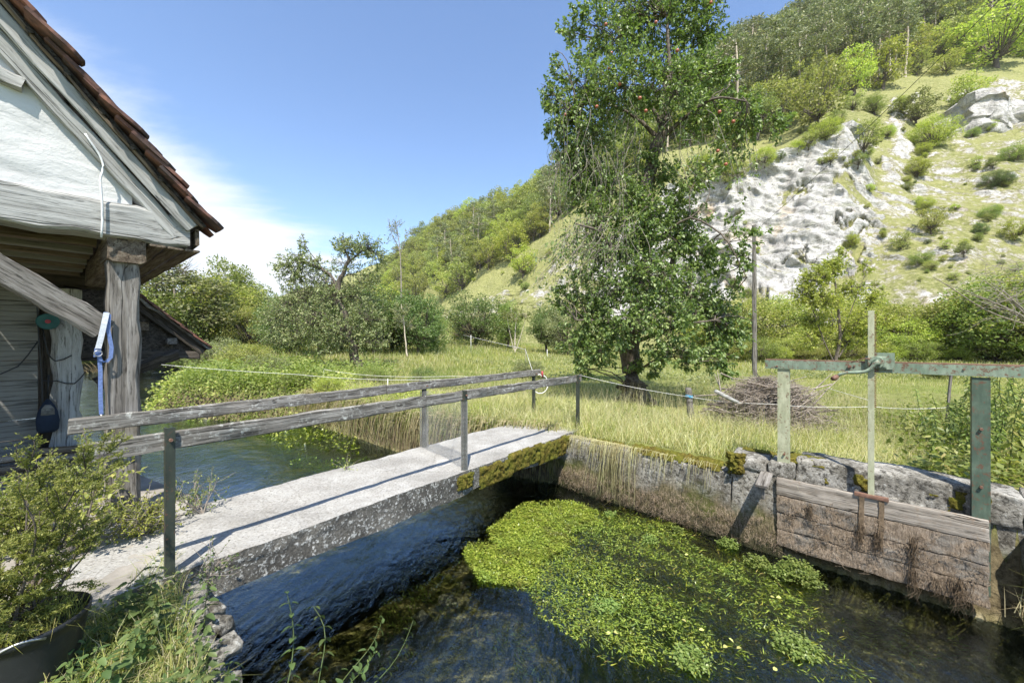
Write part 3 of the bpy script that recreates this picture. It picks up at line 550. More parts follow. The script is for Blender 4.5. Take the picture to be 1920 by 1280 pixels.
# distant wooded hills down the valley
def far_hill(Yd, h0, seed, xs, env):
    X_ = np.linspace(*xs, 160); dY = np.linspace(-1, 1.2, 30); A, B = np.meshgrid(X_, dY, indexing='ij')
    Zt = h0*np.clip(1-B*B, -0.2, 1)*env(A)*(1+0.35*fbm(xyz(A*0.0022+seed, B*.3), 3))+6*fbm(xyz(A*0.05, B*9), 3)-8
    V = xyz(A, Yd+B*Yd*0.22, Zt); ix = np.arange(A.size).reshape(A.shape)
    tag(link('distant_hill', mesh_np('distant_hill', V, np.stack([ix[:-1, :-1], ix[1:, :-1], ix[1:, 1:], ix[:-1, 1:]], -1).reshape(-1, 4), [M['farwood']], True)), kind='structure')
far_hill(1500, 265, 3, (-2600, 200), lambda a: 0.75+0.25*np.sin(a*0.002+1))
far_hill(900, 120, 9, (-1900, -420), lambda a: sstep(-380, -760, a)*0.95)

# ================================================================== THE FOOTBRIDGE
B0 = Vector((-2.33, 2.62, 0))
def br(t, off=0, z=0): return B0+DB*t+NB*off+Vector((0, 0, z))
bridge = thing('footbridge', br(2.8, 0.6, 0), 'narrow pale concrete footbridge with weathered plank railings across the mill channel', 'footbridge')
Lb = 6.0; cen = br(-0.42+Lb/2+0.0, 0.645, -0.14); 
Mb = Matrix.Translation(cen) @ Matrix.Rotation(math.atan2(DB.y, DB.x), 4, 'Z')
o = rough_box('deck', Mb, (Lb+0.15, 1.30, 0.28), M['deck'], bridge, (220, 44, 10), 0.022, 2.6, mats=[M['deck'], M['deck_side']])
me = o.data
for p in me.polygons:
    n_ = p.normal; p.material_index = 0 if n_.z > 0.55 else 1
for v_ in me.vertices:
    c_ = v_.co
    w = o.matrix_world @ c_ if False else Mb @ c_
    if c_.z < 0.05:
        c_.z += 0.045*float(fbm(np.array([w.x*1.5, w.y*1.5, 3.0]), 3))-(0.06 if c_.x > 1.2 else 0)*min(1, max(0, (c_.x-1.2)))
    elif abs(c_.y) > 0.6: c_.y += 0.012*float(vnoise(np.array([w.x*9, w.y*9, 1.0])))
# moss mats on the downstream edge near the far bank
def moss_mat(name, parent, M_, sx, sz, n, amp=0.02, label=None):
    A, B = np.meshgrid(np.linspace(-sx/2, sx/2, n), np.linspace(-sz/2, sz/2, max(6, int(n*sz/sx)+1)), indexing='ij')
    Wp = np.array(M_.translation)
    nn = fbm(xyz(A*7, B*7, Wp[0]*3), 4, .6); edge = np.minimum(np.minimum(A+sx/2, sx/2-A)/0.12, np.minimum(B+sz/2, sz/2-B)/0.04)
    th = amp*(1+1.6*fbm(xyz(A*26, B*26, Wp[0]), 3))*np.clip(edge, 0, 1)+0.03*(nn)-0.012*(edge < 0.4)
    ix = np.arange(A.size).reshape(A.shape); Fq = np.stack([ix[:-1, :-1], ix[1:, :-1], ix[1:, 1:], ix[:-1, 1:]], -1).reshape(-1, 4)
    fz = (th.ravel()[Fq].mean(1) > 0.0)
    return link(name, mesh_np(name, xyz(A, -th, B), Fq[fz][:, ::-1], [M['moss']], True), parent, M_)
rotb = math.atan2(DB.y, DB.x)
for t_, zz, w_, h_ in ((3.35, -0.17, 0.75, 0.30), (4.0, -0.13, 0.9, 0.30), (4.75, -0.17, 0.9, 0.34), (2.75, -0.13, 0.35, 0.22), (5.2, -0.12, 0.25, 0.2)):
    q = br(t_, -0.012, zz); moss_mat('moss', bridge, Matrix.Translation(q) @ Matrix.Rotation(rotb, 4, 'Z'), w_, h_, 46, 0.028)
def angle_post(name, p, h, mat, parent, w=0.05, z0=-0.12, fl=0.006):
    """steel angle post"""
    x0, y0 = -w/2, -w/2; out_ = [(x0, y0), (x0+w, y0), (x0+w, y0+fl), (x0+fl, y0+fl), (x0+fl, y0+w), (x0, y0+w)]
    rings = [[(x+R.uniform(-.001, .001), y+R.uniform(-.001, .001), z) for x, y in out_] for z in np.linspace(z0, h, 7)]
    return link(name, ring_mesh(name, rings, [mat]), parent, Matrix.Translation(p) @ Matrix.Rotation(rotb, 4, 'Z'))
for t_ in (0.0, 2.78, 5.62): angle_post('railing_post', br(t_, 0.03), 0.99 if t_ > 0 else 1.01, M['post_dark'], bridge, 0.052, fl=0.012)
BK = 1.26
for t_ in (3.12, 5.95): angle_post('railing_post', br(t_, BK), 1.0, M['post_dark'], bridge, 0.052, fl=0.012)
def rail(p0, p1): return timber('railing_board', p0, p1, 0.035, 0.125, M['wood_rail'], bridge, seg=26, jit=0.0035, cham=0.009, bow=0.0)
rail(br(-0.40, 0.055, 0.915), br(2.9, 0.055, 0.925)); rail(br(2.905, 0.058, 0.925), br(5.78, 0.055, 0.925))
rail(br(-0.42, BK-0.03, 0.915), br(2.45, BK-0.03, 0.935)); rail(br(2.455, BK-0.028, 0.935), br(6.15, BK-0.03, 0.95))
for t_, off in ((0.0, 0.0), (2.78, 0.0), (5.62, 0.0), (3.12, BK-0.06), (5.95, BK-0.06)):
    q = br(t_, off-0.004 if off == 0 else off, 0.93); tube('bolt', [q, q+NB*-0.02], 0.011, M['rust'], bridge, 8)
# wire mesh panel across the bridge
def mesh_panel(name, a, b, z0, z1, cell=0.019, r=0.0009, parent=None):
    """square wire mesh between two uprights"""
    a, b = Vector(a), Vector(b); L = (b-a).length; n = int(L/cell); m = int((z1-z0)/cell); Vs = []; d = (b-a)/L; per = Vector((-d.y, d.x, 0))
    def wav(x, z): return 0.018*math.sin(x*7+z*3)+0.01*math.sin(z*9)
    kz = np.linspace(z0, z1, 9); kx = np.linspace(0, L, 13)
    def pt(x, z): q = a+d*x+per*wav(x, z); return (q.x, q.y, z)
    P1 = np.array([[pt(i*cell, z) for z in kz] for i in range(n+1)]); P2 = np.array([[pt(x, z0+j*cell) for x in kx] for j in range(m+1)])
    v1, f1 = tube_np(P1, np.full(P1.shape[:2], r), 3); v2, f2 = tube_np(P2, np.full(P2.shape[:2], r), 3); v, f = merge([(v1, f1), (v2, f2)])
    o = link(name, mesh_np(name, v, f, [M['mesh_wire']]), parent, Matrix.Translation(-WM[parent.name].translation)@Matrix.Identity(4) if False else None)
    return o
wm = thing('wire_mesh_panel', br(2.95, 0.65, 0), 'sheet of fine wire mesh stretched across the footbridge between two railing posts', 'wire mesh')
def to_local(o): return o
o = mesh_panel('mesh_sheet', br(2.80, -0.02), br(3.10, BK+0.03), 0.02, 0.86, parent=wm)
# mesh wrapped round the two posts
for q, rr in ((br(2.78, 0.03), 0.042), (br(3.12, BK), 0.062)):
    k = 11; Pz = []
    for j in range(int(0.86/0.016)): Pz.append([(q.x+rr*math.cos(a), q.y+rr*math.sin(a), 0.01+j*0.016) for a in np.linspace(0, 2*math.pi, 13)])
    v1, f1 = tube_np(np.array(Pz), np.full((len(Pz), 13), 0.0013), 3)
    Pv = [[(q.x+rr*math.cos(a), q.y+rr*math.sin(a), z) for z in (0.0, 0.43, 0.86)] for a in np.linspace(0, 2*math.pi, 17)[:-1]]
    v2, f2 = tube_np(np.array(Pv), np.full((16, 3), 0.0013), 3); v, f = merge([(v1, f1), (v2, f2)])
    link('mesh_roll', mesh_np('mesh_roll', v, f, [M['mesh_wire']]), wm)
# red clip and pale ring of rope on the far end of the back rail
q = br(6.12, BK-0.1, 0.93)
st_ = thing('rope_leash', q, 'pale looped rope with a red handle hanging at the far end of the railing', 'rope')
tube('handle', [q+Vector((0, 0, -0.09)), q+Vector((0, 0, 0.045))], [0.018, 0.022], M['red'], st_, 8)
lp = [q+Vector((-0.05+0.19*math.cos(a)*0.9, -0.03, -0.22+0.2*math.sin(a))) for a in np.linspace(math.pi*0.5, math.pi*2.35, 18)]
tube('loop', [q+Vector((0, 0, -0.08))]+lp, 0.009, M['wire_white'], st_, 5)

# ================================================================== THE CANAL WALL
wall = thing('canal_wall', wl(0, 0.2, WZ), 'lichened stone and concrete wall along the mill channel, mossy on top', 'wall')
rotw = math.atan2(DC.y, DC.x)
def wallblock(name, t0, t1, z0, z1, off, thick, mat, n=(60, 8, 24), amp=0.03, fr=2.2, bev=0.02, tilt=0.0):
    c = wl((t0+t1)/2, off+thick/2, (z0+z1)/2); Mw = Matrix.Translation(c) @ Matrix.Rotation(rotw, 4, 'Z') @ Matrix.Rotation(tilt, 4, 'Y')
    return rough_box(name, Mw, (t1-t0, thick, z1-z0), mat, wall, n, amp, fr, bev)
wallblock('wall_face', -3.45, -0.47, -1.5, -0.07, -0.04, 0.40, M['stone'], (120, 8, 56), 0.05)
wallblock('wall_face', -0.48, 0.06, -1.5, 0.02, -0.06, 0.40, M['stone'], (30, 8, 56), 0.035)
wallblock('wall_face', 0.30, 4.6, -1.5, -0.02, 0.10, 0.35, M['stone'], (110, 8, 40), 0.05)
wallblock('coping_stone', -0.52, -0.10, 0.0, 0.17, -0.07, 0.48, M['stone_top'], (28, 20, 12), 0.035, 3.5, 0.04)
wallblock('coping_stone', -0.085, 0.16, -0.02, 0.175, -0.06, 0.46, M['stone_top'], (16, 20, 12), 0.025, 3.5, 0.03)
wallblock('coping_stone', 0.17, 0.80, -0.08, 0.225, 0.09, 0.40, M['stone_top'], (60, 24, 20), 0.04, 2.6, 0.025, 0.01)
wallblock('coping_stone', 0.803, 1.82, -0.08, 0.235, 0.085, 0.40, M['stone_top'], (80, 24, 20), 0.045, 2.2, 0.025, 0.02)
wallblock('coping_stone', 1.825, 2.35, -0.10, 0.21, 0.09, 0.38, M['stone_top'], (36, 20, 20), 0.035, 2.8, 0.02)
wallblock('coping_stone', 2.36, 4.4, -0.10, 0.16, 0.07, 0.38, M['stone_top'], (60, 20, 20), 0.05, 2.8, 0.05)
wallblock('abutment', 1.80, 2.40, -1.5, -0.12, -0.10, 0.30, M['stone'], (30, 8, 40), 0.05)
# moss along the wall top
def moss_top(t0, t1, off, w, z, amp=0.03):
    c = wl((t0+t1)/2, off, z); Mm = Matrix.Translation(c) @ Matrix.Rotation(rotw, 4, 'Z') @ Matrix.Rotation(-math.pi/2+0.25, 4, 'X')
    return moss_mat('moss', wall, Mm, t1-t0, w, max(20, int((t1-t0)*48)), amp)
moss_top(-1.95, -0.55, 0.06, 0.26, -0.045, 0.035); moss_top(-2.6, -2.0, 0.05, 0.2, -0.05, 0.02)
moss_top(-0.02, 0.5, 0.18, 0.22, 0.20, 0.03); moss_top(-0.5, 0.0, 0.3, 0.12, 0.175, 0.02)
Mm = Matrix.Translation(wl(-0.43, -0.075, 0.06)) @ Matrix.Rotation(rotw, 4, 'Z'); moss_mat('moss', wall, Mm, 0.26, 0.30, 34, 0.05)
for t_, z_, r_ in ((0.72, 0.10, 0.10), (0.78, 0.05, .12), (1.02, 0.02, 0.05), (1.12, 0.14, 0.05), (1.27, 0.05, 0.06), (1.42, 0.04, 0.08), (1.45, 0.13, 0.05), (1.6, 0.12, 0.05), (1.36, -0.03, 0.04), (0.45, 0.02, 0.05)):
    moss_mat('moss', wall, Matrix.Translation(wl(t_, 0.085, z_)) @ Matrix.Rotation(rotw, 4, 'Z'), r_*1.6, r_*1.5, 14, 0.03)
# near bank revetment under the bridge end
nbw = thing('near_bank_wall', (-2.1, 2.5, WZ), 'dark rubble wall holding the near bank under the start of the footbridge', 'wall')
for i, (x, y, a, L) in enumerate([(-1.6, 2.05, -0.76, 1.35), (-2.45, 2.95, -0.80, 1.3), (-3.3, 3.85, -0.80, 1.3), (-0.55, 1.02, -0.765, 1.7)]):
    Mw = Matrix.Translation((x, y, -0.78)) @ Matrix.Rotation(a, 4, 'Z') @ Matrix.Translation((0, -0.10, 0)); rough_box('wall_face', Mw, (L, 0.28, 1.40), M['stone'], nbw, (36, 8, 36), 0.06, 2.4, 0.03)
for i, (x, y, z, r_) in enumerate([(-1.58, 2.10, -0.08, 0.09), (-1.42, 1.90, -0.09, 0.08), (-1.78, 2.30, -0.11, 0.10), (-1.30, 1.76, -0.07, 0.08), (-1.17, 1.62, -0.08, 0.07), (-1.92, 2.44, -0.14, 0.10)]):
    s_ = thing if False else None
    o = rough_box('boulder', at(x, y, z, R.uniform(0, 3)), (r_*1.9, r_*1.4, r_*1.2), M['stone_top'], None, (14, 12, 10), 0.06, 5, 0.05)
    tag(o, ['rough grey boulder on the bank edge below the bridge, mossy side out', 'lichened boulder lying by the nettles at the bank edge', 'squarish stone tucked under the near end of the bridge', 'pale stone at the bank edge among the dry grass', 'small stone furthest along the bank edge, over the water', 'dark stone wedged beneath the corner of the bridge slab'][i], 'stone', 'stones along the near bank edge')
# small plank bracket standing out from the wall
br_ = thing('plank_bracket', wl(-0.2, -0.2, -0.1), 'small grey plank sticking out of the canal wall on a stub prop', 'plank bracket')
a_ = wl(-0.10, -0.02, 0.02); b_ = a_-NC*0.42+DC*0.02+Vector((0, 0, -0.055)); timber('plank', a_, b_, 0.13, 0.028, M['wood_post'], br_, seg=5, jit=0.002)
timber('prop', b_+NC*0.05+Vector((0, 0, -0.02)), b_+NC*0.07+Vector((0, 0, -0.16)), 0.03, 0.035, M['wood_post'], br_, up=DC, seg=3)

# ================================================================== THE SLUICE GATE
sl = thing('sluice_gate', wl(0.85, 0, WZ), 'old green painted sluice gate with crank, toothed rack bar and matted wooden boards', 'sluice gate')
GT0, GT1 = 0.0, 1.60
def chan(name, p0, p1, w, d, mat, fl=0.008, side=1):
    """U channel from p0 to p1 (vertical), web facing the camera side"""
    hgt = (p1-p0).length
    o_ = [(-w/2, 0), (w/2, 0), (w/2, d), (w/2-fl, d), (w/2-fl, fl), (-w/2+fl, fl), (-w/2+fl, d), (-w/2, d)]
    rings = [[(x, y, z) for x, y in o_] for z in np.linspace(0, hgt, 6)]
    return link(name, ring_mesh(name, rings, [mat]), sl, Matrix.Translation(p0) @ Matrix.Rotation(rotw, 4, 'Z'))
chan('frame_post', wl(GT0+0.06, -0.015, -0.72), wl(GT0+0.06, -0.015, 1.29), 0.115, 0.07, M['paint_pale'])
chan('frame_post', wl(GT1-0.045, -0.015, -0.72), wl(GT1-0.045, -0.015, 1.27), 0.11, 0.09, M['paint_dark'])
def xbar(p0, p1, h, d, mat, name):
    o_ = [(0, -h/2), (d, -h/2), (d, -h/2+0.008), (0.008, -h/2+0.008), (0.008, h/2-0.008), (d, h/2-0.008), (d, h/2), (0, h/2)]
    L = (p1-p0).length; rings = [[(x, y, z) for y, z in o_] for x in np.linspace(0, L, 14)]
    return link(name, ring_mesh(name, rings, [mat]), sl, basis(p0, p1-p0))
xbar(wl(-0.12, -0.03, 1.325), wl(2.6, -0.03, 1.335), 0.10, 0.075, M['paint_green'], 'crossbeam')
xbar(wl(-0.12, -0.015, 1.38), wl(2.6, -0.015, 1.39), 0.012, 0.11, M['rust'], 'crossbeam_rust_lip')
RT = 0.82
rk_ = timber('rack_bar', wl(RT, -0.075, -0.03), wl(RT, -0.075, 1.92), 0.05, 0.018, M['paint_pale'], sl, up=NC, seg=3, jit=0.0, cham=0.002)
tv = []; tf = []
for i in range(46):
    z = 0.92+i*0.021; o_ = len(tv)
    for dz, dx in ((0, 0), (0.014, 0), (0.010, 0.016), (0.004, 0.016)):
        for off in (-0.081, -0.066): tv.append(tuple(wl(RT+0.025+dx, off, z+dz)))
    tf += [(o_, o_+1, o_+7, o_+6), (o_+2, o_+3, o_+1, o_), (o_+2, o_+4, o_+5, o_+3), (o_+4, o_+6, o_+7, o_+5), (o_, o_+6, o_+4, o_+2), (o_+1, o_+3, o_+5, o_+7)]
me = bpy.data.meshes.new('rack_teeth'); me.from_pydata(tv, [], tf); me.materials.append(M['rust']); o = link('rack_teeth', me, sl); tag(o, kind='stuff')
def disc(name, c, ax, r, h, mat, parent, n=28, r2=None):
    c = Vector(c); ax = Vector(ax).normalized(); B_ = basis(c, ax); r2 = r if r2 is None else r2
    rings = [[(x, rr*math.cos(a), rr*math.sin(a)) for a in np.arange(n)*2*math.pi/n] for x, rr in ((0, r), (h*0.85, r), (h, r2*0.93))]
    return link(name, ring_mesh(name, rings, [mat]), parent, B_)
gb = wl(RT+0.035, -0.06, 1.375)
rough_box('gear_housing', Matrix.Translation(wl(RT+0.04, -0.045, 1.385)) @ Matrix.Rotation(rotw, 4, 'Z'), (0.17, 0.05, 0.13), M['paint_green'], sl, (6, 3, 6), 0.004, 6, 0.015)
rough_box('bearing_plate', Matrix.Translation(wl(RT+0.10, -0.05, 1.40)) @ Matrix.Rotation(rotw, 4, 'Z'), (0.15, 0.008, 0.17), M['paint_green'], sl, (2, 1, 2), 0.001, 6, 0.0)
disc('gear_wheel', gb+Vector((0, 0, 0.01)), -NC, 0.064, 0.045, M['paint_green'], sl)
disc('gear_hub', gb-NC*0.045+Vector((0, 0, 0.01)), -NC, 0.032, 0.022, M['paint_dark'], sl, 20)
disc('hub_bolt', gb-NC*0.067+Vector((0, 0, 0.01)), -NC, 0.012, 0.014, M['rust'], sl, 6)
c0 = gb-NC*0.07+Vector((0, 0, 0.0)); ck = [c0+DC*0.03+Vector((0, 0, 0.02)), c0, c0-DC*0.03+Vector((0, 0, -0.05)), c0-DC*0.075+Vector((0, 0, -0.085)), c0-DC*0.14+Vector((0, 0, -0.098)), c0-DC*0.22+Vector((0, 0, -0.102))-NC*.02, c0-DC*0.27+Vector((0, 0, -0.12))-NC*.03, c0-DC*0.30+Vector((0, 0, -0.145))-NC*0.035]
hd = tube('crank_handle', ck, [0.03, 0.024, 0.019, 0.018, 0.018, 0.017, 0.017, 0.015], M['paint_green'], sl, 10)
tube('hand_grip', [ck[-1], ck[-1]-DC*0.02-NC*0.03+Vector((0, 0, -0.02)), ck[-1]-DC*0.035-NC*0.05+Vector((0, 0, -0.03))], [0.022, 0.028, 0.02], M['rust'], sl, 10)
tube('pawl', [gb+DC*-0.02+Vector((0, 0, 0.05))-NC*0.04, gb-DC*0.10+Vector((0, 0, 0.045))-NC*0.04, gb-DC*0.19+Vector((0, 0, 0.0))-NC*0.03], [0.006, 0.005, 0.005], M['rust'], sl, 6)
disc('bolt', wl(RT-0.17, -0.03, 1.33), -NC, 0.018, 0.03, M['rust'], sl, 8); disc('bolt', wl(0.0, -0.03, 1.305), -NC, 0.011, 0.012, M['rust'], sl, 8)
for t_, z_ in ((0.07, 0.27), (0.07, -0.5), (GT1-0.045, 0.27), (GT1-0.045, 0.80)): disc('bolt', wl(t_, -0.015, z_), -NC, 0.013, 0.022, M['rust'], sl, 6)
for t_ in (0.62, 1.38): disc('bolt', wl(t_+RT-0.75, -0.03, 1.34), -NC, 0.009, 0.01, M['rust'], sl, 6)
# boards of the gate leaf
zb = [(-0.20, -0.005, 'gate_top'), (-0.405, -0.206, 'gate_low'), (-0.60, -0.411, 'gate_low'), (-0.80, -0.606, 'gate_low')]
for z0, z1, m in zb:
    c = wl((GT0+GT1)/2+0.0, -0.065+R.uniform(-.006, .006), (z0+z1)/2); rough_box('gate_board', Matrix.Translation(c) @ Matrix.Rotation(rotw, 4, 'Z'), (GT1-GT0-0.01, 0.05, z1-z0), M[m], sl, (90, 3, 12), 0.016 if m == 'gate_low' else 0.008, 9, 0.008)
rough_box('lifting_bracket', Matrix.Translation(wl(RT, -0.085, 0.0)) @ Matrix.Rotation(rotw, 4, 'Z'), (0.26, 0.055, 0.035), M['rust'], sl, (10, 3, 3), 0.004, 8, 0.004)
for dt in (-0.075, 0.075): rough_box('lifting_strap', Matrix.Translation(wl(RT+dt, -0.10, -0.24)) @ Matrix.Rotation(rotw, 4, 'Z'), (0.04, 0.012, 0.50), M['root'], sl, (3, 2, 20), 0.012, 9, 0.002)
# matted root tufts hanging on the boards
def tufts(parent, spots, mat, rr=0.0022):
    Ps = []
    for (q, n_, L, sp) in spots:
        for _ in range(n_):
            s0 = Vector(q)+DC*R.gauss(0, sp)-NC*R.uniform(0.0, 0.03)+Vector((0, 0, R.uniform(-0.05, 0.05))); l = L*R.uniform(0.4, 1.1); Ps.append([s0+DC*R.gauss(0, 0.01)*k-NC*0.01*R.random()*k+Vector((0, 0, -l*k/3)) for k in range(4)])
    Ps = np.array([[tuple(p) for p in a] for a in Ps]); rd = np.broadcast_to(np.array([1, 1, .8, .3])*rr, Ps.shape[:2]); v, f = tube_np(Ps, rd, 3)
    return tag(link('algae_tufts', mesh_np('algae_tufts', v, f, [mat]), parent), kind='stuff')
sp_ = [(wl(RT-0.08, -0.10, -0.32), 30, 0.24, 0.014), (wl(RT+0.06, -0.10, -0.36), 40, 0.2, 0.012), (wl(1.12, -0.10, -0.34), 34, 0.30, 0.012), (wl(1.12, -0.10, -0.60), 30, 0.30, 0.012), (wl(1.42, -0.10, -0.62), 50, 0.28, 0.03), (wl(1.28, -0.1, -0.66), 20, 0.2, 0.03), (wl(0.33, -0.1, -0.25), 30, 0.16, 0.012)]
for _ in range(22): sp_.append((wl(R.uniform(0.05, 1.55), -0.088, R.uniform(-0.74, -0.20)), 6, 0.045, 0.03))
tufts(sl, sp_, M['root']); 
sp_ = [(wl(R.uniform(0.02, 1.56), -0.088, R.uniform(-0.76, -0.22)), 7, 0.045, 0.03) for _ in range(60)]; tufts(sl, sp_, M['root2'], 0.0016)
sp_ = [(wl(R.uniform(-3.2, 0.0), -0.06, R.uniform(-0.85, -0.52)), 6, 0.07, 0.03) for _ in range(220)]; tufts(wall, sp_, M['root2'], 0.0018)
sp_ = [(wl(R.uniform(-3.2, 0.0), -0.06, R.uniform(-0.92, -0.62)), 6, 0.08, 0.03) for _ in range(90)]; tufts(wall, sp_, M['root'], 0.0018)

# ================================================================== THE MILL HOUSE
PH = Vector((-3.42, 3.40, 0)); CN = -NB           # CN points from the gable towards the camera
def gh_(t, off=0, z=0): return PH+DB*t+CN*off+Vector((0, 0, z))
house = thing('mill_house', PH, 'timber framed mill house gable with white plaster and open porch on oak posts', 'house')
def post_h(p, w, d, z0, z1, mat, name='post', seg=14, jit=0.007, cham=0.02):
    return timber(name, Vector(p)+Vector((0, 0, z0)), Vector(p)+Vector((0, 0, z1)), d, w, mat, house, up=DB, seg=seg, jit=jit, cham=cham)
post_h(gh_(-0.005, -0.15), 0.21, 0.27, -0.06, 2.30, M['wood_post'])
timber('beam_end', gh_(0.0, 0.04, 2.43), gh_(0.0, -2.7, 2.43), 0.235, 0.25, M['wood_brown'], house, seg=16, jit=0.008, cham=0.02)
post_h(gh_(-0.25, -3.0), 0.26, 0.30, -0.9, 2.30, M['wood_white'], jit=0.02, cham=0.05)
timber('tie_beam', gh_(-5, -0.03, 2.66), gh_(0.42, -0.03, 2.64), 0.22, 0.30, M['wood_white'], house, seg=30, jit=0.009, cham=0.02)
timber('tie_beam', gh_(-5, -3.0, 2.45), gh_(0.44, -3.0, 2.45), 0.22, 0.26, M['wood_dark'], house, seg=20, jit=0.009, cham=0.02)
# roof geometry: slope line in the gable plane
SL = 1.19; def_z3 = lambda t: 2.68+SL*(0.5-t)
dsl = (DB*1+Vector((0, 0, -SL))).normalized(); upn = Vector((DB.x*SL, DB.y*SL, 1)).normalized()
def rafter(name, ztop0, w, thick, off, mat, t0=-3.4, t1=0.5):
    """board parallel to the roof slope whose upper edge is ztop0 below the slope line"""
    a = gh_(t0, off, def_z3(t0)-ztop0)-upn*w/2; b = gh_(t1, off, def_z3(t1)-ztop0)-upn*w/2
    return timber(name, a, b, thick, w, mat, house, up=upn, seg=30, jit=0.004, cham=0.008)
rafter('gable_rafter', 0.165, 0.12, 0.16, 0.0, M['wood_white'], t1=0.42)
rafter('barge_board', 0.005, 0.105, 0.035, 0.125, M['wood_white'], t1=0.47)
# plaster infill
pz = [(-4.2, 2.80), (0.04, 2.80), (0.04, def_z3(0.04)-0.30), (-4.2, def_z3(-4.2)-0.30)]
def panel(name, quad, off, mat, n=60, amp=0.012, par=None):
    (a0, z0), (a1, z1), (a2, z2), (a3, z3) = quad; I, J = np.meshgrid(np.linspace(0, 1, n*2), np.linspace(0, 1, n), indexing='ij')
    t = a0+(a1-a0)*I; zl = z0+(z1-z0)*I; zh = z3+(z2-z3)*I; z = zl+(zh-zl)*J; p = np.array(gh_(0, off)); p = p+t[..., None]*np.array(DB)+z[..., None]*np.array([0, 0, 1.])
    p = p+np.array(CN)*(amp*fbm(p*np.array([1, 1, 2.2])*2.4, 5, .6))[..., None]; ix = np.arange(I.size).reshape(I.shape)
    return link(name, mesh_np(name, p, np.stack([ix[:-1, :-1], ix[1:, :-1], ix[1:, 1:], ix[:-1, 1:]], -1).reshape(-1, 4), [mat], True), par or house)
panel('plaster_wall', pz, 0.015, M['plaster'], 70, 0.016)
rough_box('plaster_core', Matrix.Translation(gh_(-2.3, -0.12, 3.6)) @ Matrix.Rotation(rotb, 4, 'Z'), (3.4, 0.1, 1.5), M['plaster'], house, (4, 2, 4), 0.0)
# strut in the gable at the picture edge
timber('gable_strut', gh_(-0.95, 0.03, 2.80+0.85), gh_(-0.56, 0.03, def_z3(-0.56)-0.38), 0.10, 0.10, M['wood_white'], house, up=upn, seg=6, jit=0.006)
# soffit and eaves
timber('eaves_fascia', gh_(0.475, 0.10, 2.60), gh_(0.475, -5.5, 2.60), 0.03, 0.16, M['wood_brown'], house, seg=16)
for i in range(3): timber('soffit_board', gh_(0.20+i*0.125, 0.07, 2.475), gh_(0.20+i*0.125, -5.5, 2.475), 0.115, 0.02, M['wood_brown'], house, seg=10, jit=0.002)
for i in range(7): timber('ceiling_joist', gh_(-5.0, -0.42-i*0.40, 2.52), gh_(-0.15, -0.42-i*0.40, 2.52), 0.09, 0.11, M['wood_board' if i % 2 else 'wood_brown'], house, seg=8)
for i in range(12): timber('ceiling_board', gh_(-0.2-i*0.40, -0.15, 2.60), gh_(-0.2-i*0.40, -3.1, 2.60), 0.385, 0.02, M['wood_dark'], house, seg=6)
# roof slab and tiles
a = gh_(0.50, 0.16, def_z3(0.50)+0.0); pr = [a, a-dsl*6.2, a-dsl*6.2-CN*6.0, a-CN*6.0]
bm = bmesh.new(); t1_ = [bm.verts.new(p+upn*0.05) for p in pr]; t0_ = [bm.verts.new(p+upn*0.025) for p in pr]; bm.faces.new(t1_); bm.faces.new(t0_)
for i in range(4): bm.faces.new((t0_[i], t0_[(i+1) % 4], t1_[(i+1) % 4], t1_[i]))
bmesh.ops.recalc_face_normals(bm, faces=bm.faces); me = bpy.data.meshes.new('roof'); bm.to_mesh(me); bm.free(); me.materials.append(M['wood_dark']); roof = link('roof', me, house)
def tile_mesh(nm):
    L, Wd_, T = 0.36, 0.175, 0.026; rings = []
    for i, x in enumerate(np.linspace(0, L, 7)):
        cut = 0.0 if i < 5 else (0.012 if i == 5 else 0.045); w = Wd_/2-cut
        rings.append([(x+R.uniform(-.003, .003)*(i in (0, 6)), y+R.uniform(-.002, .002), z+R.uniform(-.0015, .0015)+0.012*math.cos(y*9)) for y, z in ((-w, 0), (0, 0), (w, 0), (w, T), (0, T), (-w, T))])
    return ring_mesh(nm, rings, [M['tile']])
tms = [tile_mesh('roof_tile') for _ in range(4)]
k = 0
for c in range(22):
    for lay in range(2):
        for j in range(3 if c < 20 else 2):
            base = gh_(0.55, 0.235-lay*0.05, def_z3(0.55)+0.055)-dsl*(c*0.285+lay*0.135+0.30)-CN*(j*0.18+R.uniform(-0.01, 0.05))+upn*(0.0+lay*0.004)
            x = (dsl+upn*R.uniform(0.10, 0.24)+CN*R.uniform(-0.07, 0.07)).normalized(); Mx = basis(base+upn*R.uniform(-0.004, 0.008), x, upn)
            link('roof_tile', tms[R.randrange(4)], roof, Mx)
# battens and mortar rubble peeping out under the verge
for c in range(20):
    b_ = gh_(0.55, 0.20, def_z3(0.55)+0.02)-dsl*(c*0.285+0.25); timber('batten', b_, b_-CN*5.8, 0.045, 0.03, M['wood_dark'], roof, seg=2, jit=.002, up=upn)
timber('verge_strip', gh_(0.50, 0.165, def_z3(0.50)+0.012), gh_(-3.4, 0.165, def_z3(-3.4)+0.012), 0.05, 0.018, M['wood_brown'], house, up=upn, seg=40, jit=0.006)
# the diagonal brace
timber('diagonal_brace', gh_(-1.62, 0.0, 2.93), gh_(-0.13, -0.08, 1.715), 0.15, 0.19, M['wood_post'], house, up=upn, seg=18, jit=0.007, cham=0.015)
timber('knee_brace', gh_(0.0, -2.85, 1.02), gh_(0.85, -2.95, 1.42), 0.12, 0.14, M['wood_dark'], house, up=upn, seg=8, jit=0.01)
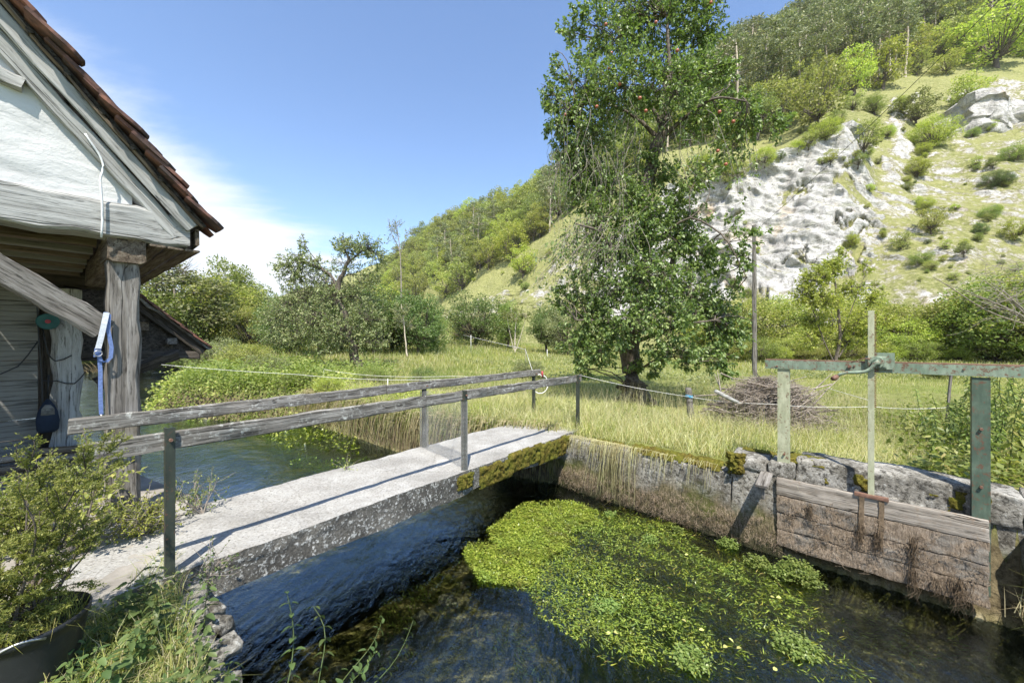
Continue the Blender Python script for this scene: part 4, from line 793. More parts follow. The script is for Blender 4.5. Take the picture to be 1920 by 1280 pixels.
# painted cable down the gable
cb = [gh_(-0.245, 0.10, 3.30), gh_(-0.215, 0.11, 3.24), gh_(-0.17, 0.10, 3.17), gh_(-0.145, 0.10, 3.10), gh_(-0.145, 0.10, 3.03), gh_(-0.165, 0.11, 2.95), gh_(-0.155, 0.12, 2.84), gh_(-0.15, 0.115, 2.70), gh_(-0.15, 0.115, 2.56), gh_(-0.155, 0.10, 2.47)]
cbs = []
for i in range(len(cb)-1):
    for f_ in (0, .33, .66): cbs.append(cb[i].lerp(cb[i+1], f_))
cbs = [cbs[0]]+[(cbs[i-1]+cbs[i]+cbs[i+1])/3 for i in range(1, len(cbs)-1)]+[cb[-1]]
tube('cable', cbs, 0.008, M['cable_white'], house, 6)
# porch back wall of boards
for i in range(11):
    z = -0.1+i*0.245; timber('wall_board', gh_(-0.50, -2.92, z+0.12), gh_(-6.5, -2.92, z+0.12), 0.03, 0.24, M['wood_board'], house, seg=14, jit=0.003, cham=0.004)
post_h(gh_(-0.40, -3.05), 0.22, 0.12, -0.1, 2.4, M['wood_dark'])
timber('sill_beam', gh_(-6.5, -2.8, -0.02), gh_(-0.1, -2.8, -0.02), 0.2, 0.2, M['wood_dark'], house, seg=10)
# left hand inner wall, so the porch stays closed behind the brace
rough_box('side_wall', Matrix.Translation(gh_(-5.2, -1.6, 1.2)) @ Matrix.Rotation(rotb, 4, 'Z'), (0.15, 3.0, 2.6), M['wood_board'], house, (4, 6, 6), 0.01)
# things hanging in the porch
hz = gh_(-0.42, -2.82, 1.85); sp1 = thing('hose_reel', hz, 'round teal reel hanging on the boards inside the dark porch', 'reel')
disc('reel_disc', hz, CN, 0.10, 0.07, M['teal'], sp1, 20); disc('reel_hub', hz+CN*0.07, CN, 0.025, 0.02, M['red'], sp1, 12)
q = gh_(-0.42, -2.80, 0.68); bg_ = thing('hanging_bag', q, 'dark cloth bag with a grey flap hanging low on the porch wall', 'bag')
rings = [[(x*w, y*d-0.02, z) for x, y in ((-1, -.6), (0, -1), (1, -.6), (1, .6), (0, 1), (-1, .6))] for z, w, d in ((-0.30, .07, .03), (-0.25, .12, .07), (-0.1, .13, .08), (0.05, .11, .07), (0.16, .07, .04), (0.26, .02, .015))]
link('bag_body', ring_mesh('bag_body', rings, [M['cloth_dark']], True), bg_, Matrix.Translation(q) @ Matrix.Rotation(rotb, 4, 'Z') @ Matrix.Scale(.75, 4))
rings = [[(x*w, y*d-0.06, z) for x, y in ((-1, -.6), (0, -1), (1, -.6), (1, .6), (0, 1), (-1, .6))] for z, w, d in ((0.0, .075, .04), (0.1, .07, .04), (0.17, .03, .03))]
link('bag_flap', ring_mesh('bag_flap', rings, [M['wood_board']], True), bg_, Matrix.Translation(q) @ Matrix.Rotation(rotb, 4, 'Z') @ Matrix.Scale(.75, 4))
tube('bag_strap', [q+Vector((0, 0, 0.2)), q+Vector((0.01, 0, 0.5))], 0.01, M['black'], bg_, 5)
for i, pts in enumerate([[(-0.51, 2.3), (-0.50, 1.8), (-0.47, 1.2), (-0.46, 0.7), (-0.54, 0.2)], [(-0.46, 1.75), (-0.42, 1.45), (-0.36, 1.35), (-0.22, 1.42)], [(-1.3, 1.28), (-0.9, 1.16), (-0.65, 1.3), (-0.50, 1.6)], [(-0.47, 1.12), (-0.35, 1.1), (-0.2, 1.05), (-0.1, 1.2)]]):
    pp = [gh_(t, -2.80, z) for t, z in pts]; pz_ = []
    for a_i in range(len(pp)-1):
        for f_ in (0, .5): pz_.append(pp[a_i].lerp(pp[a_i+1], f_)+Vector((0, 0, -0.03*f_)))
    tag(tube('hanging_cord', pz_+[pp[-1]], 0.007, M['black'], house, 5), ['black cord dropping the full height of the porch wall', 'black cord looped from the reel to the far post', 'long slack black cord swagging over the porch boards', 'black cord tied round the far porch post'][i])
for i in range(9):
    q = gh_(-0.55-(i % 3)*0.33+R.uniform(-.05, .05), -2.45+R.uniform(-0.12, .12), 0.06+(i//3)*0.10)
    tag(timber('firewood_log', q, q+DB*R.uniform(0.30, 0.42)+NB*R.uniform(-0.1, 0.1), 0.10, 0.09, M['wood_stick' if i % 2 else 'wood_brown'], None, seg=4, jit=0.008, cham=0.025), 'split log in the small firewood pile at the foot of the porch wall', 'log', 'split logs piled at the foot of the porch wall')
# dog leash on the post
q = gh_(-0.14, 0.0, 1.80); le = thing('dog_leash', q, 'blue and white webbing dog leash hanging from the corner of the porch post', 'leash')
def strap(name, pts, w, mat, th=0.004, wd=None):
    wd = wd or DB; rings = [[p-wd*w/2, p+wd*w/2, p+wd*w/2+CN*th, p-wd*w/2+CN*th] for p in pts]
    return link(name, ring_mesh(name, [[tuple(v) for v in r] for r in rings], [mat]), le)
g0 = lambda t, z, o_=0.02: gh_(t-0.155, o_, z)
strap('blue_strap', [g0(0.03, 1.85), g0(0.05, 1.83, 0.03), g0(0.045, 1.70, 0.03), g0(0.065, 1.55, .03), g0(0.06, 1.46, .03), g0(0.03, 1.42, .03), g0(0.0, 1.44, .03), g0(-0.015, 1.52, .03)], 0.026, M['blue'])
strap('printed_strap', [g0(0.035, 1.845, 0.035), g0(0.02, 1.75, 0.045), g0(0.0, 1.62, 0.045), g0(-0.015, 1.54, .045)], 0.036, M['blue_print'])
strap('blue_strap', [g0(-0.01, 1.54, 0.02), g0(0.0, 1.35, 0.02), g0(0.0, 1.15, 0.02), g0(0.005, 0.98, .02)], 0.026, M['blue'])
strap('loop_end', [g0(-0.015, 1.545, 0.04), g0(-0.022, 1.47, 0.04)], 0.04, M['blue'])
tube('ring', [g0(-0.015+0.024*math.cos(a), 1.50+0.024*math.sin(a), 0.055) for a in np.linspace(0, 2*math.pi, 15)], 0.004, M['steel'], le, 5)
tube('snap_hook', [g0(0.005, 0.98, .025), g0(0.005, 0.94, .025)]+[g0(0.005+0.018*math.sin(a), 0.915-0.022*math.cos(a+math.pi)*-1, 0.025) for a in np.linspace(0, 5.6, 10)], 0.005, M['steel'], le, 6)
# low roof of the shed behind the porch
shed = thing('shed_roof', gh_(0.9, -4.0, 0), 'low mossy shed roof with dark timber gable jutting past the porch post', 'shed')
def sh(t, z, o_=0.0): return PH+DB*t+CN*(-4.0+o_)+Vector((0, 0, z))
tipt, tipz, ssl = 1.40, 1.46, 0.93; zr = lambda t: tipz+ssl*(tipt-t); sup = Vector((DB.x*ssl, DB.y*ssl, 1)).normalized(); sdl = (DB+Vector((0, 0, -ssl))).normalized()
timber('barge_board', sh(-1.2, zr(-1.2)-0.04), sh(tipt, tipz-0.04), 0.05, 0.16, M['wood_dark'], shed, up=sup, seg=12, jit=0.01)
timber('verge_cap', sh(-1.2, zr(-1.2)+0.055, 0.03), sh(tipt+0.06, tipz+0.0, 0.03), 0.16, 0.03, M['wood_rail'], shed, up=sup, seg=20, jit=0.012)
pr = [sh(tipt+0.05, tipz, 0.1), sh(-1.2, zr(-1.2), 0.1), sh(-1.2, zr(-1.2), -3), sh(tipt+0.05, tipz, -3)]
bm = bmesh.new(); t1_ = [bm.verts.new(p+sup*0.03) for p in pr]; t0_ = [bm.verts.new(p) for p in pr]; bm.faces.new(t1_); bm.faces.new(t0_)
for i in range(4): bm.faces.new((t0_[i], t0_[(i+1) % 4], t1_[(i+1) % 4], t1_[i]))
bmesh.ops.recalc_face_normals(bm, faces=bm.faces); me = bpy.data.meshes.new('roof'); bm.to_mesh(me); bm.free(); me.materials.append(M['shingle']); sroof = link('roof', me, shed)
for c in range(12):
    for j in range(2):
        b_ = sh(tipt+0.02, tipz+0.05, 0.06-j*0.18)-sdl*(c*0.24+0.28); link('roof_tile', tms[R.randrange(4)], sroof, basis(b_, (sdl+sup*0.06+CN*R.uniform(-.05, .05)).normalized(), sup))
timber('tie_beam', sh(-1.4, 1.38, -0.04), sh(tipt-0.06, 1.36, -0.04), 0.12, 0.13, M['wood_dark'], shed, seg=8, jit=0.008)
bm = bmesh.new(); q_ = [sh(-1.2, 1.4, -0.08), sh(tipt-0.08, 1.4, -0.08), sh(-1.2, zr(-1.2)-0.05, -0.08)]; f1_ = [bm.verts.new(p) for p in q_]; f2_ = [bm.verts.new(p-CN*0.03) for p in q_]; bm.faces.new(f1_); bm.faces.new(f2_[::-1])
for i in range(3): bm.faces.new((f1_[i], f2_[i], f2_[(i+1) % 3], f1_[(i+1) % 3]))
me = bpy.data.meshes.new('gable_boarding'); bm.to_mesh(me); bm.free(); me.materials.append(M['wood_dark']); link('gable_boarding', me, shed)
timber('purlin_end', sh(0.95, 1.60, 0.10), sh(0.95, 1.60, -2.5), 0.13, 0.10, M['wood_post'], shed, seg=6, jit=0.005)
timber('purlin_end', sh(0.55, 1.85, 0.04), sh(0.55, 1.85, -2.5), 0.25, 0.14, M['wood_brown'], shed, seg=6, jit=0.01)
timber('wall_plate', sh(tipt-0.1, 1.33, 0.0), sh(tipt-0.1, 1.33, -3), 0.10, 0.10, M['wood_dark'], shed, seg=6)
timber('shed_post', sh(-0.35, -0.95, -0.3), sh(-0.35, 2.2, -0.3), 0.2, 0.2, M['wood_dark'], shed, up=DB, seg=8)
# pale plastic sheet by the post foot
q = gh_(0.36, -0.55, -0.42); tag(rough_box('plastic_board', Matrix.Translation(q) @ Matrix.Rotation(rotb+0.5, 4, 'Z') @ Matrix.Rotation(0.5, 4, 'X') @ Matrix.Rotation(0.35, 4, 'Y'), (0.30, 0.02, 0.55), M['pale_plastic'], None, (4, 1, 5), 0.008, 4, 0.004), 'pale blue plastic board leaning in the water behind the porch post', 'plastic board')
# low concrete weir seen through the porch, across the river
tag(rough_box('weir_wall', Matrix.Translation((-29, 33, 0.4)) @ Matrix.Rotation(0.1, 4, 'Z'), (13, 0.5, 1.2), M['stone_top'], None, (60, 2, 8), 0.05, 1.0), 'long grey concrete wall on the far side of the river behind the shed roof', 'wall')
# ================================================================== VEGETATION
def curve_pts(a, b, k, sag=0.0, wob=0.0):
    """n curves between arrays a,b (n,3) with sag (down) and wobble"""
    a = np.asarray(a, float); b = np.asarray(b, float); n = len(a); t = np.linspace(0, 1, k)[None, :, None]
    L = np.linalg.norm(b-a, axis=1)[:, None, None]; p = a[:, None]*(1-t)+b[:, None]*t
    w1 = rng.normal(size=(n, 1, 3)); w2 = rng.normal(size=(n, 1, 3))
    return p+wob*L*(np.sin(t*np.pi)*w1+0.5*np.sin(t*2*np.pi)*w2)+np.array([0, 0, -1.0])*np.asarray(sag).reshape(-1, 1, 1)*L*(t*t if np.ndim(sag) else np.sin(t*np.pi))
def clumpy_tree(limbs, clusters, leafL_, per_twig, wr=0.5, six=True, droop=0.15, twig_r=0.006, leafspread=0.06, base_r=0.06, tw_len=0.35, dens=1.0, lr=0.75):
    leafL = leafL_
    """limbs: list of polylines (k,3) with radii; clusters: (centre, radii, n_twigs). Returns wood (V,F quads), leaves (V,F tris)"""
    Wd_ = []; C_ = []; D_ = []
    allp = []
    for pts, rd in limbs:
        if len(Wd_): rd = [q*lr for q in rd]
        pts = np.array([tuple(p) for p in pts], float); k = max(8, len(pts)*3); s = np.linspace(0, len(pts)-1, k)
        q = np.stack([np.interp(s, np.arange(len(pts)), pts[:, j]) for j in range(3)], 1); q[1:-1] = (q[:-2]+q[1:-1]*2+q[2:])/4
        q[1:-1] += rng.normal(size=(k-2, 3))*np.interp(s, np.arange(len(pts)), rd)[1:-1, None]*0.25
        r = np.interp(s, np.arange(len(pts)), rd); Wd_.append(tube_np(q[None], r[None], 9)); allp.append(q)
    allp = np.concatenate(allp)
    for c, rad, nt_ in clusters:
        c = np.array(tuple(c), float); rad = np.array(rad, float); nt_ = int(nt_*dens)
        # bough from the nearest limb point towards the cluster
        d = np.linalg.norm(allp-c, axis=1)+0.6*np.maximum(0, allp[:, 2]-c[2]); s0 = allp[np.argmin(d)]
        nb_ = max(2, nt_//14); e = c+unit(rng.normal(size=(nb_, 3)))*rad*0.6*rng.uniform(0.2, 1, (nb_, 1))
        bg = curve_pts(np.repeat(s0[None], nb_, 0), e, 7, 0.0, 0.07); L = np.linalg.norm(e-s0, axis=1)
        rr = (0.012+0.012*L)[:, None]*np.linspace(1, 0.35, 7)[None]*base_r/0.1; Wd_.append(tube_np(bg, rr, 5))
        # twigs
        dirn = unit(rng.normal(size=(nt_, 3))); tip = c+dirn*rad*rng.uniform(0.45, 1.0, (nt_, 1))**0.6
        bi = rng.integers(0, nb_, nt_); bj = rng.integers(3, 7, nt_); st = bg[bi, bj]; far = np.linalg.norm(tip-st, axis=1); 
        st = tip+(st-tip)*np.minimum(1, tw_len*2.2*np.linalg.norm(rad)/1.7/np.maximum(far, .01))[:, None]*1.0
        tw = curve_pts(st, tip, 6, droop, 0.05); Wd_.append(tube_np(tw, np.full(tw.shape[:2], 1.0)*twig_r*np.linspace(1.3, .5, 6)[None], 3))
        m = per_twig; f = rng.uniform(0.25, 1.0, (nt_, m)); i0 = np.clip((f*5).astype(int), 0, 4); ft = f*5-i0; rws = np.arange(nt_)[:, None]
        p = tw[rws, i0]*(1-ft[..., None])+tw[rws, i0+1]*ft[..., None]; ax = unit(tw[:, -1]-tw[:, 0])[:, None]
        dd = unit(rng.normal(size=(nt_, m, 3))*0.8+ax*0.7+np.array([0, 0, -0.35])); C_.append((p+rng.normal(size=p.shape)*leafspread*0.4).reshape(-1, 3)); D_.append(dd.reshape(-1, 3))
    C_ = np.concatenate(C_); D_ = np.concatenate(D_); n = len(C_)
    Nn = unit(rdir(n)*0.9+np.array([0, 0, 0.9])); lv = leaves(C_, D_, leafL*rng.uniform(0.6, 1.2, n), wr, 0.35, six, Nn)
    return merge(Wd_), lv
def fill_clusters(cs): return [(Vector(c), r, n) for c, r, n in cs]
def plant(name, loc, label, cat, wood_, lv, mw, ml, group=None, wn='trunk', ln='crown'):
    t = thing(name, loc, label, cat, group)
    link(wn, mesh_np(wn, *wood_, [mw], True), t); link(ln, mesh_np(ln, *lv, [ml]), t); return t
# ---- the old apple tree
TB = G(1192, 752, 0.0); D0 = TB.y
def T(px, py, dy=0.0): return P(px, py, D0+dy)
trunk = ([T(1192, 762), T(1190, 735), T(1184, 690), T(1190, 620), T(1205, 540), T(1208, 470), T(1205, 400), T(1215, 330), T(1235, 265), T(1250, 200), T(1255, 120), T(1250, 30)], [0.46, 0.33, 0.28, 0.27, 0.25, 0.22, 0.2, 0.17, 0.15, 0.11, 0.07, 0.03])
limbs = [trunk,
 ([T(1205, 540), T(1160, 480, -.5), T(1120, 430, -.9), T(1080, 420, -1.2)], [0.13, 0.09, 0.06, 0.03]),
 ([T(1190, 600), T(1260, 510, .3), T(1270, 420, .5), T(1262, 380, .6)], [0.15, 0.11, 0.07, 0.04]),
 ([T(1235, 265), T(1290, 215, -.4), T(1340, 180, -.9), T(1400, 190, -1.3)], [0.11, 0.08, 0.05, 0.025]),
 ([T(1235, 260), T(1180, 210, .2), T(1120, 190, -.2), T(1070, 200, -.5)], [0.10, 0.07, 0.05, 0.025]),
 ([T(1240, 240), T(1200, 150, .3), T(1150, 70, .2)], [0.09, 0.06, 0.03]),
 ([T(1250, 200), T(1310, 120, .5), T(1330, 30, .6)], [0.09, 0.06, 0.03]),
 ([T(1208, 470), T(1290, 400, -.8), T(1360, 440, -1.4), T(1400, 520, -1.7)], [0.06, 0.045, 0.03, 0.015]),
 ([T(1190, 640), T(1120, 600, -.6), T(1080, 600, -1)], [0.10, 0.07, 0.03]),
 ([T(1190, 640), T(1270, 610, -.8), T(1340, 600, -1)], [0.10, 0.07, 0.03]),
 ([T(1205, 400), T(1140, 350, .6), T(1090, 330, .8)], [0.06, 0.05, 0.03]),
 ([T(1192, 700), T(1230, 672, -.7), T(1275, 668, -1.1)], [0.06, 0.04, 0.02])]
m_ = D0/F
def E(px, py, dy, rx, ry, n): return (T(px, py, dy), (rx*m_, 0.55*(rx+ry)/2*m_*1.5, ry*m_), n)
cl = [E(1150, 60, .2, 75, 60, 90), E(1230, 40, .5, 80, 60, 90), E(1310, 50, .4, 60, 55, 75), E(1190, -20, .5, 90, 60, 90), E(1290, -20, .3, 60, 50, 60), E(1350, -40, 0, 40, 40, 20),
 E(1090, 140, 0, 60, 60, 75), E(1170, 150, -.8, 80, 60, 95), E(1250, 150, -.9, 70, 60, 85), E(1320, 140, .2, 60, 60, 70), E(1060, 215, -.2, 45, 55, 55), E(1110, 240, -.3, 55, 60, 55), E(1240, 110, .9, 90, 60, 70), E(1170, 210, .9, 80, 50, 60),
 E(1310, 210, -.3, 55, 50, 50), E(1390, 210, -.9, 45, 40, 36), E(1440, 235, -1.1, 38, 32, 20), E(1370, 260, -.6, 40, 40, 18), E(1085, 300, -.1, 40, 60, 32), E(1060, 60, .1, 25, 25, 10), E(1030, 180, -.2, 26, 24, 12), E(1040, 245, -.2, 24, 22, 9), E(1065, 275, 0, 30, 40, 15), E(1075, 45, .2, 32, 26, 12),
 E(1140, 330, 0, 40, 40, 14), E(1095, 365, .2, 45, 50, 34), E(1190, 385, -.4, 45, 45, 34), E(1255, 385, .3, 45, 45, 40), E(1230, 340, .4, 35, 28, 12),
 E(1180, 440, -.5, 55, 45, 60), E(1260, 450, .3, 55, 45, 62), E(1120, 460, -.3, 40, 45, 32), E(1310, 470, -.3, 40, 40, 30), E(1390, 480, -1.4, 30, 35, 14), E(1420, 440, -1.5, 26, 22, 8), E(1375, 415, -1.2, 26, 20, 6),
 E(1140, 530, -.6, 60, 50, 75), E(1220, 520, -1.0, 60, 50, 80), E(1300, 540, -.5, 60, 50, 75), E(1230, 540, .8, 90, 60, 60), E(1100, 590, -.5, 55, 45, 62), E(1180, 600, -1.2, 60, 45, 75), E(1260, 600, -1.2, 60, 45, 75), E(1330, 590, -.5, 50, 50, 62), E(1360, 620, -.4, 35, 50, 34),
 E(1080, 645, -.6, 35, 30, 28), E(1130, 655, -.9, 45, 28, 36), E(1260, 655, -1.2, 50, 30, 42), E(1330, 665, -.7, 45, 28, 34), E(1360, 690, -.7, 26, 24, 12), E(1085, 690, -.6, 16, 24, 8), E(1100, 690, -.7, 20, 20, 7)]
for _ in range(46):
    a0 = R.uniform(0, 6.28); lo = R.random() < .55
    if lo: cl.append(E(1225+R.uniform(.85, 1.12)*170*math.cos(a0), 575+R.uniform(.85, 1.15)*120*math.sin(a0), -.5, R.uniform(12, 26), R.uniform(14, 34), R.randint(4, 11)))
    else: cl.append(E(1195+R.uniform(.9, 1.12)*165*math.cos(a0), 140+R.uniform(.85, 1.1)*165*math.sin(a0), -.2, R.uniform(12, 26), R.uniform(14, 34), R.randint(4, 10)))
cl += [E(1165, 350, -.2, 60, 50, 42), E(1225, 330, .2, 50, 45, 36), E(1285, 330, -.2, 45, 50, 28), E(1130, 400, -.4, 50, 50, 36), E(1215, 400, -.6, 55, 50, 46), E(1295, 410, 0, 45, 45, 32), E(1100, 330, 0, 45, 50, 34), E(1330, 320, -.7, 40, 40, 14)]
cl = [(c_, tuple(q*1.12 for q in r_), n_) for c_, r_, n_ in cl]
wd_, lv = clumpy_tree(limbs, cl, 0.092, 19, 0.6, True, 0.16, 0.006, 0.06, dens=1.25, lr=0.6)
# hanging bare twigs on the left side and a few on the right
a_, b_ = [], []
for _ in range(150):
    px = R.uniform(1045, 1200); py = R.uniform(170, 330); s0 = T(px, py, R.uniform(-.9, .5)); a_.append(s0); b_.append(s0+Vector((R.uniform(-.55, .25), R.uniform(-.3, .3), R.uniform(-.6, -2.3))))
for _ in range(60):
    px = R.uniform(1225, 1420); py = R.uniform(180, 300); s0 = T(px, py, R.uniform(-1.1, .2)); a_.append(s0); b_.append(s0+Vector((R.uniform(-.2, .7), R.uniform(-.3, .3), R.uniform(-.4, -1.6))))
for _ in range(130):
    px = R.uniform(1060, 1200); py = R.uniform(400, 470); s0 = T(px, py, R.uniform(-1.3, -.3)); a_.append(s0); b_.append(s0+Vector((R.uniform(-1.1, .3), R.uniform(-.4, .2), R.uniform(-.3, -1.6))))
hp = curve_pts(a_, b_, 10, 0.0, 0.10); hv = tube_np(hp, np.full(hp.shape[:2], 0.0055)*np.linspace(1.2, .5, 10), 4)
apple = plant('apple_tree', TB, 'tall old apple tree with drooping bare twigs and a few red apples beside the footbridge', 'tree', wd_, lv, M['bark'], M['lf_apple'])
link('drooping_twigs', mesh_np('drooping_twigs', *hv, [M['twig']], True), apple)['kind'] = 'stuff'
kk = len(hp); i = rng.integers(0, kk, 4600); j = rng.integers(1, 10, 4600); Cc = hp[i, j]+rng.normal(size=(4600, 3))*0.04
lv2 = leaves(Cc, unit(rng.normal(size=(4600, 3))+np.array([0, 0, -1.0])), 0.09*rng.uniform(.6, 1.1, 4600), 0.55, 0.3, True); link('drooping_leaves', mesh_np('drooping_leaves', *lv2, [M['lf_apple']]), apple)['kind'] = 'stuff'
# root flare and bark plates
for an in (0.3, 1.5, 2.6, 3.6, 4.9, 5.7): tube('root', [TB+Vector((0.16*math.cos(an), 0.16*math.sin(an), 0.32)), TB+Vector((0.36*math.cos(an), 0.36*math.sin(an), 0.08)), TB+Vector((0.6*math.cos(an), 0.6*math.sin(an), -0.08))], [0.12, 0.09, 0.04], M['bark'], apple, 8)
bm = bmesh.new(); bmesh.ops.create_uvsphere(bm, u_segments=12, v_segments=8, radius=0.04)
for v in bm.verts:
    if v.co.z > 0.03: v.co.z -= 0.014
    v.co.x *= 1.06
for f in bm.faces: f.smooth = True
am = bpy.data.meshes.new('apple'); bm.to_mesh(am); bm.free(); am.materials.append(M['apple'])
for px, py, dy in ((1136, 46, -.6), (1146, 100, -.9), (1162, 158, -1.3), (1192, 115, -1.0), (1230, 42, -.7), (1228, 118, -1.3), (1142, 128, -.9), (1211, 208, -1.3), (1333, 5, -.3), (1361, 308, -1.2), (1346, 283, -1.1), (1349, 210, -1.4), (1119, 200, -1.0), (1060, 215, -.7), (1200, 184, -1.3), (1270, 95, -1.3), (1375, 228, -1.4)):
    o = link('apple', am, apple, Matrix.Translation(T(px, py, dy))); o.matrix_basis = WM[apple.name].inverted() @ Matrix.Translation(T(px, py, dy))
# ---- prototypes for the trees and shrubs further off
def proto_round(n_cl, n_leaf, leaf, shape=(0.5, 0.5, 0.5), cz=0.55, seed=0, pointy=0.0, gap=0.25, trunk=True):
    """a crown of height about 1 made of leaf clumps; returns wood, leaves"""
    cs = []
    for _ in range(n_cl*4):
        d = unit(rng.normal(size=3)); r = rng.uniform(gap, 1)**0.5; p = d*r*np.array(shape)*rng.uniform(0.78, 1.0); z = p[2]+cz
        if pointy: p[:2] *= max(0.12, 1-pointy*max(0, p[2]/shape[2]))
        if z > 0.02: cs.append([p[0], p[1], z])
        if len(cs) >= n_cl: break
    cs = np.array(cs); per = n_leaf//n_cl; rad = rng.uniform(0.07, 0.13, (n_cl, 1, 1))*max(shape)*2
    d = unit(rng.normal(size=(n_cl, per, 3))); C_ = (cs[:, None]+d*rad*rng.uniform(0.3, 1, (n_cl, per, 1))**0.5*np.array([1, 1, .7])).reshape(-1, 3); C_[:, 2] = np.abs(C_[:, 2])
    Dn = unit(d.reshape(-1, 3)*0.6+rdir(len(C_))*0.7+np.array([0, 0, 0.15])); lv = leaves(C_, Dn, leaf*rng.uniform(.6, 1.3, len(C_)), 0.62, 0.3, False, unit(rdir(len(C_))*.7+d.reshape(-1, 3)*.3+np.array([0, 0, .8])))
    base = np.zeros((n_cl, 3)); base[:, 2] = cz*0.35; base[:, :2] = cs[:, :2]*0.08
    bw = curve_pts(base, cs, 6, 0.0, 0.06); parts = [tube_np(bw, np.full(bw.shape[:2], 0.008)*np.linspace(1, .3, 6), 3)]
    tk = curve_pts([[0, 0, -0.02]], [[0.01, 0.01, cz*0.7]], 7, 0, 0.02); parts.append(tube_np(tk, np.array([np.linspace(0.03, 0.015, 7)]), 7))
    return merge(parts), lv
def proto_meshes(name, wl_, mw, ml): return (mesh_np(name+'_wood', *wl_[0], [mw], True), mesh_np(name+'_crown', *wl_[1], [ml]))
def proto_pine(nl=1500):
    zt = rng.uniform(0.50, 0.98, 26); cs = []
    for z in zt:
        a = rng.uniform(0, 6.28); r = 0.17*(1.15-abs(z-0.66)*1.9)*rng.uniform(0.3, 1.0); cs.append([r*math.cos(a), r*math.sin(a), z+rng.uniform(-.02, .02)])
    cs = np.array(cs); per = nl//26; d = unit(rng.normal(size=(26, per, 3))); C_ = (cs[:, None]+d*np.array([0.055, 0.055, 0.028])*rng.uniform(.3, 1.15, (26, per, 1))).reshape(-1, 3)
    lv = leaves(C_, unit(rdir(len(C_))+np.array([0, 0, .5])), 0.036*rng.uniform(.6, 1.2, len(C_)), 0.35, .3, False)
    st = np.zeros((26, 3)); st[:, 2] = cs[:, 2]-0.04; bw = curve_pts(st, cs, 4, 0, 0.03); tk = curve_pts([[0, 0, -0.06]], [[0.015, 0.0, 0.95]], 8, 0, 0.008)
    return merge([tube_np(bw, np.full(bw.shape[:2], 0.0032), 3), tube_np(tk, np.array([np.linspace(0.014, 0.005, 8)]), 6)]), lv
PR = {}
for k, ml in (('mid', 'lf_hill_mid'), ('pale', 'lf_pale'), ('yellow', 'lf_yellow'), ('dark', 'lf_hill_dark')):
    for v in range(2): PR['far_'+k, v] = proto_meshes('far_'+k, proto_round(46, 3400, 0.036, (0.42, 0.42, 0.46), 0.52), M['bark'], M[ml])
for v in range(3): PR['pine', v] = proto_meshes('pine', proto_pine(), M['bark_pale'], M['lf_pine'])
for k, ml in (('dark', 'lf_dark'), ('grey', 'lf_grey'), ('mid', 'lf_mid'), ('pale', 'lf_pale'), ('yellow', 'lf_yellow')):
    PR['bush_'+k, 0] = proto_meshes('bush_'+k, proto_round(110, 13000, 0.024, (0.56, 0.56, 0.50), 0.46), M['bark'], M[ml])
    PR['bush_'+k, 1] = proto_meshes('bush_'+k, proto_round(90, 11000, 0.024, (0.44, 0.44, 0.50), 0.50, pointy=.35), M['bark'], M[ml])
def inst(kind, v, loc, h, label, cat, name, group=None, w=1.0, rz=None, lean=0.0):
    mw, ml = PR[kind, v]; rz = R.uniform(0, 6.28) if rz is None else rz
    M_ = Matrix.Translation(Vector(loc)) @ Matrix.Rotation(lean, 4, 'Y') @ Matrix.Rotation(rz, 4, 'Z') @ Matrix.Diagonal((h*w, h*w, h, 1))
    t = tag(link(name, None, None, M_), label, cat, group)
    for nm, m in (('trunk', mw), ('crown', ml)):
        o = bpy.data.objects.new(nm, m); COL.objects.link(o); o.parent = t
    return t
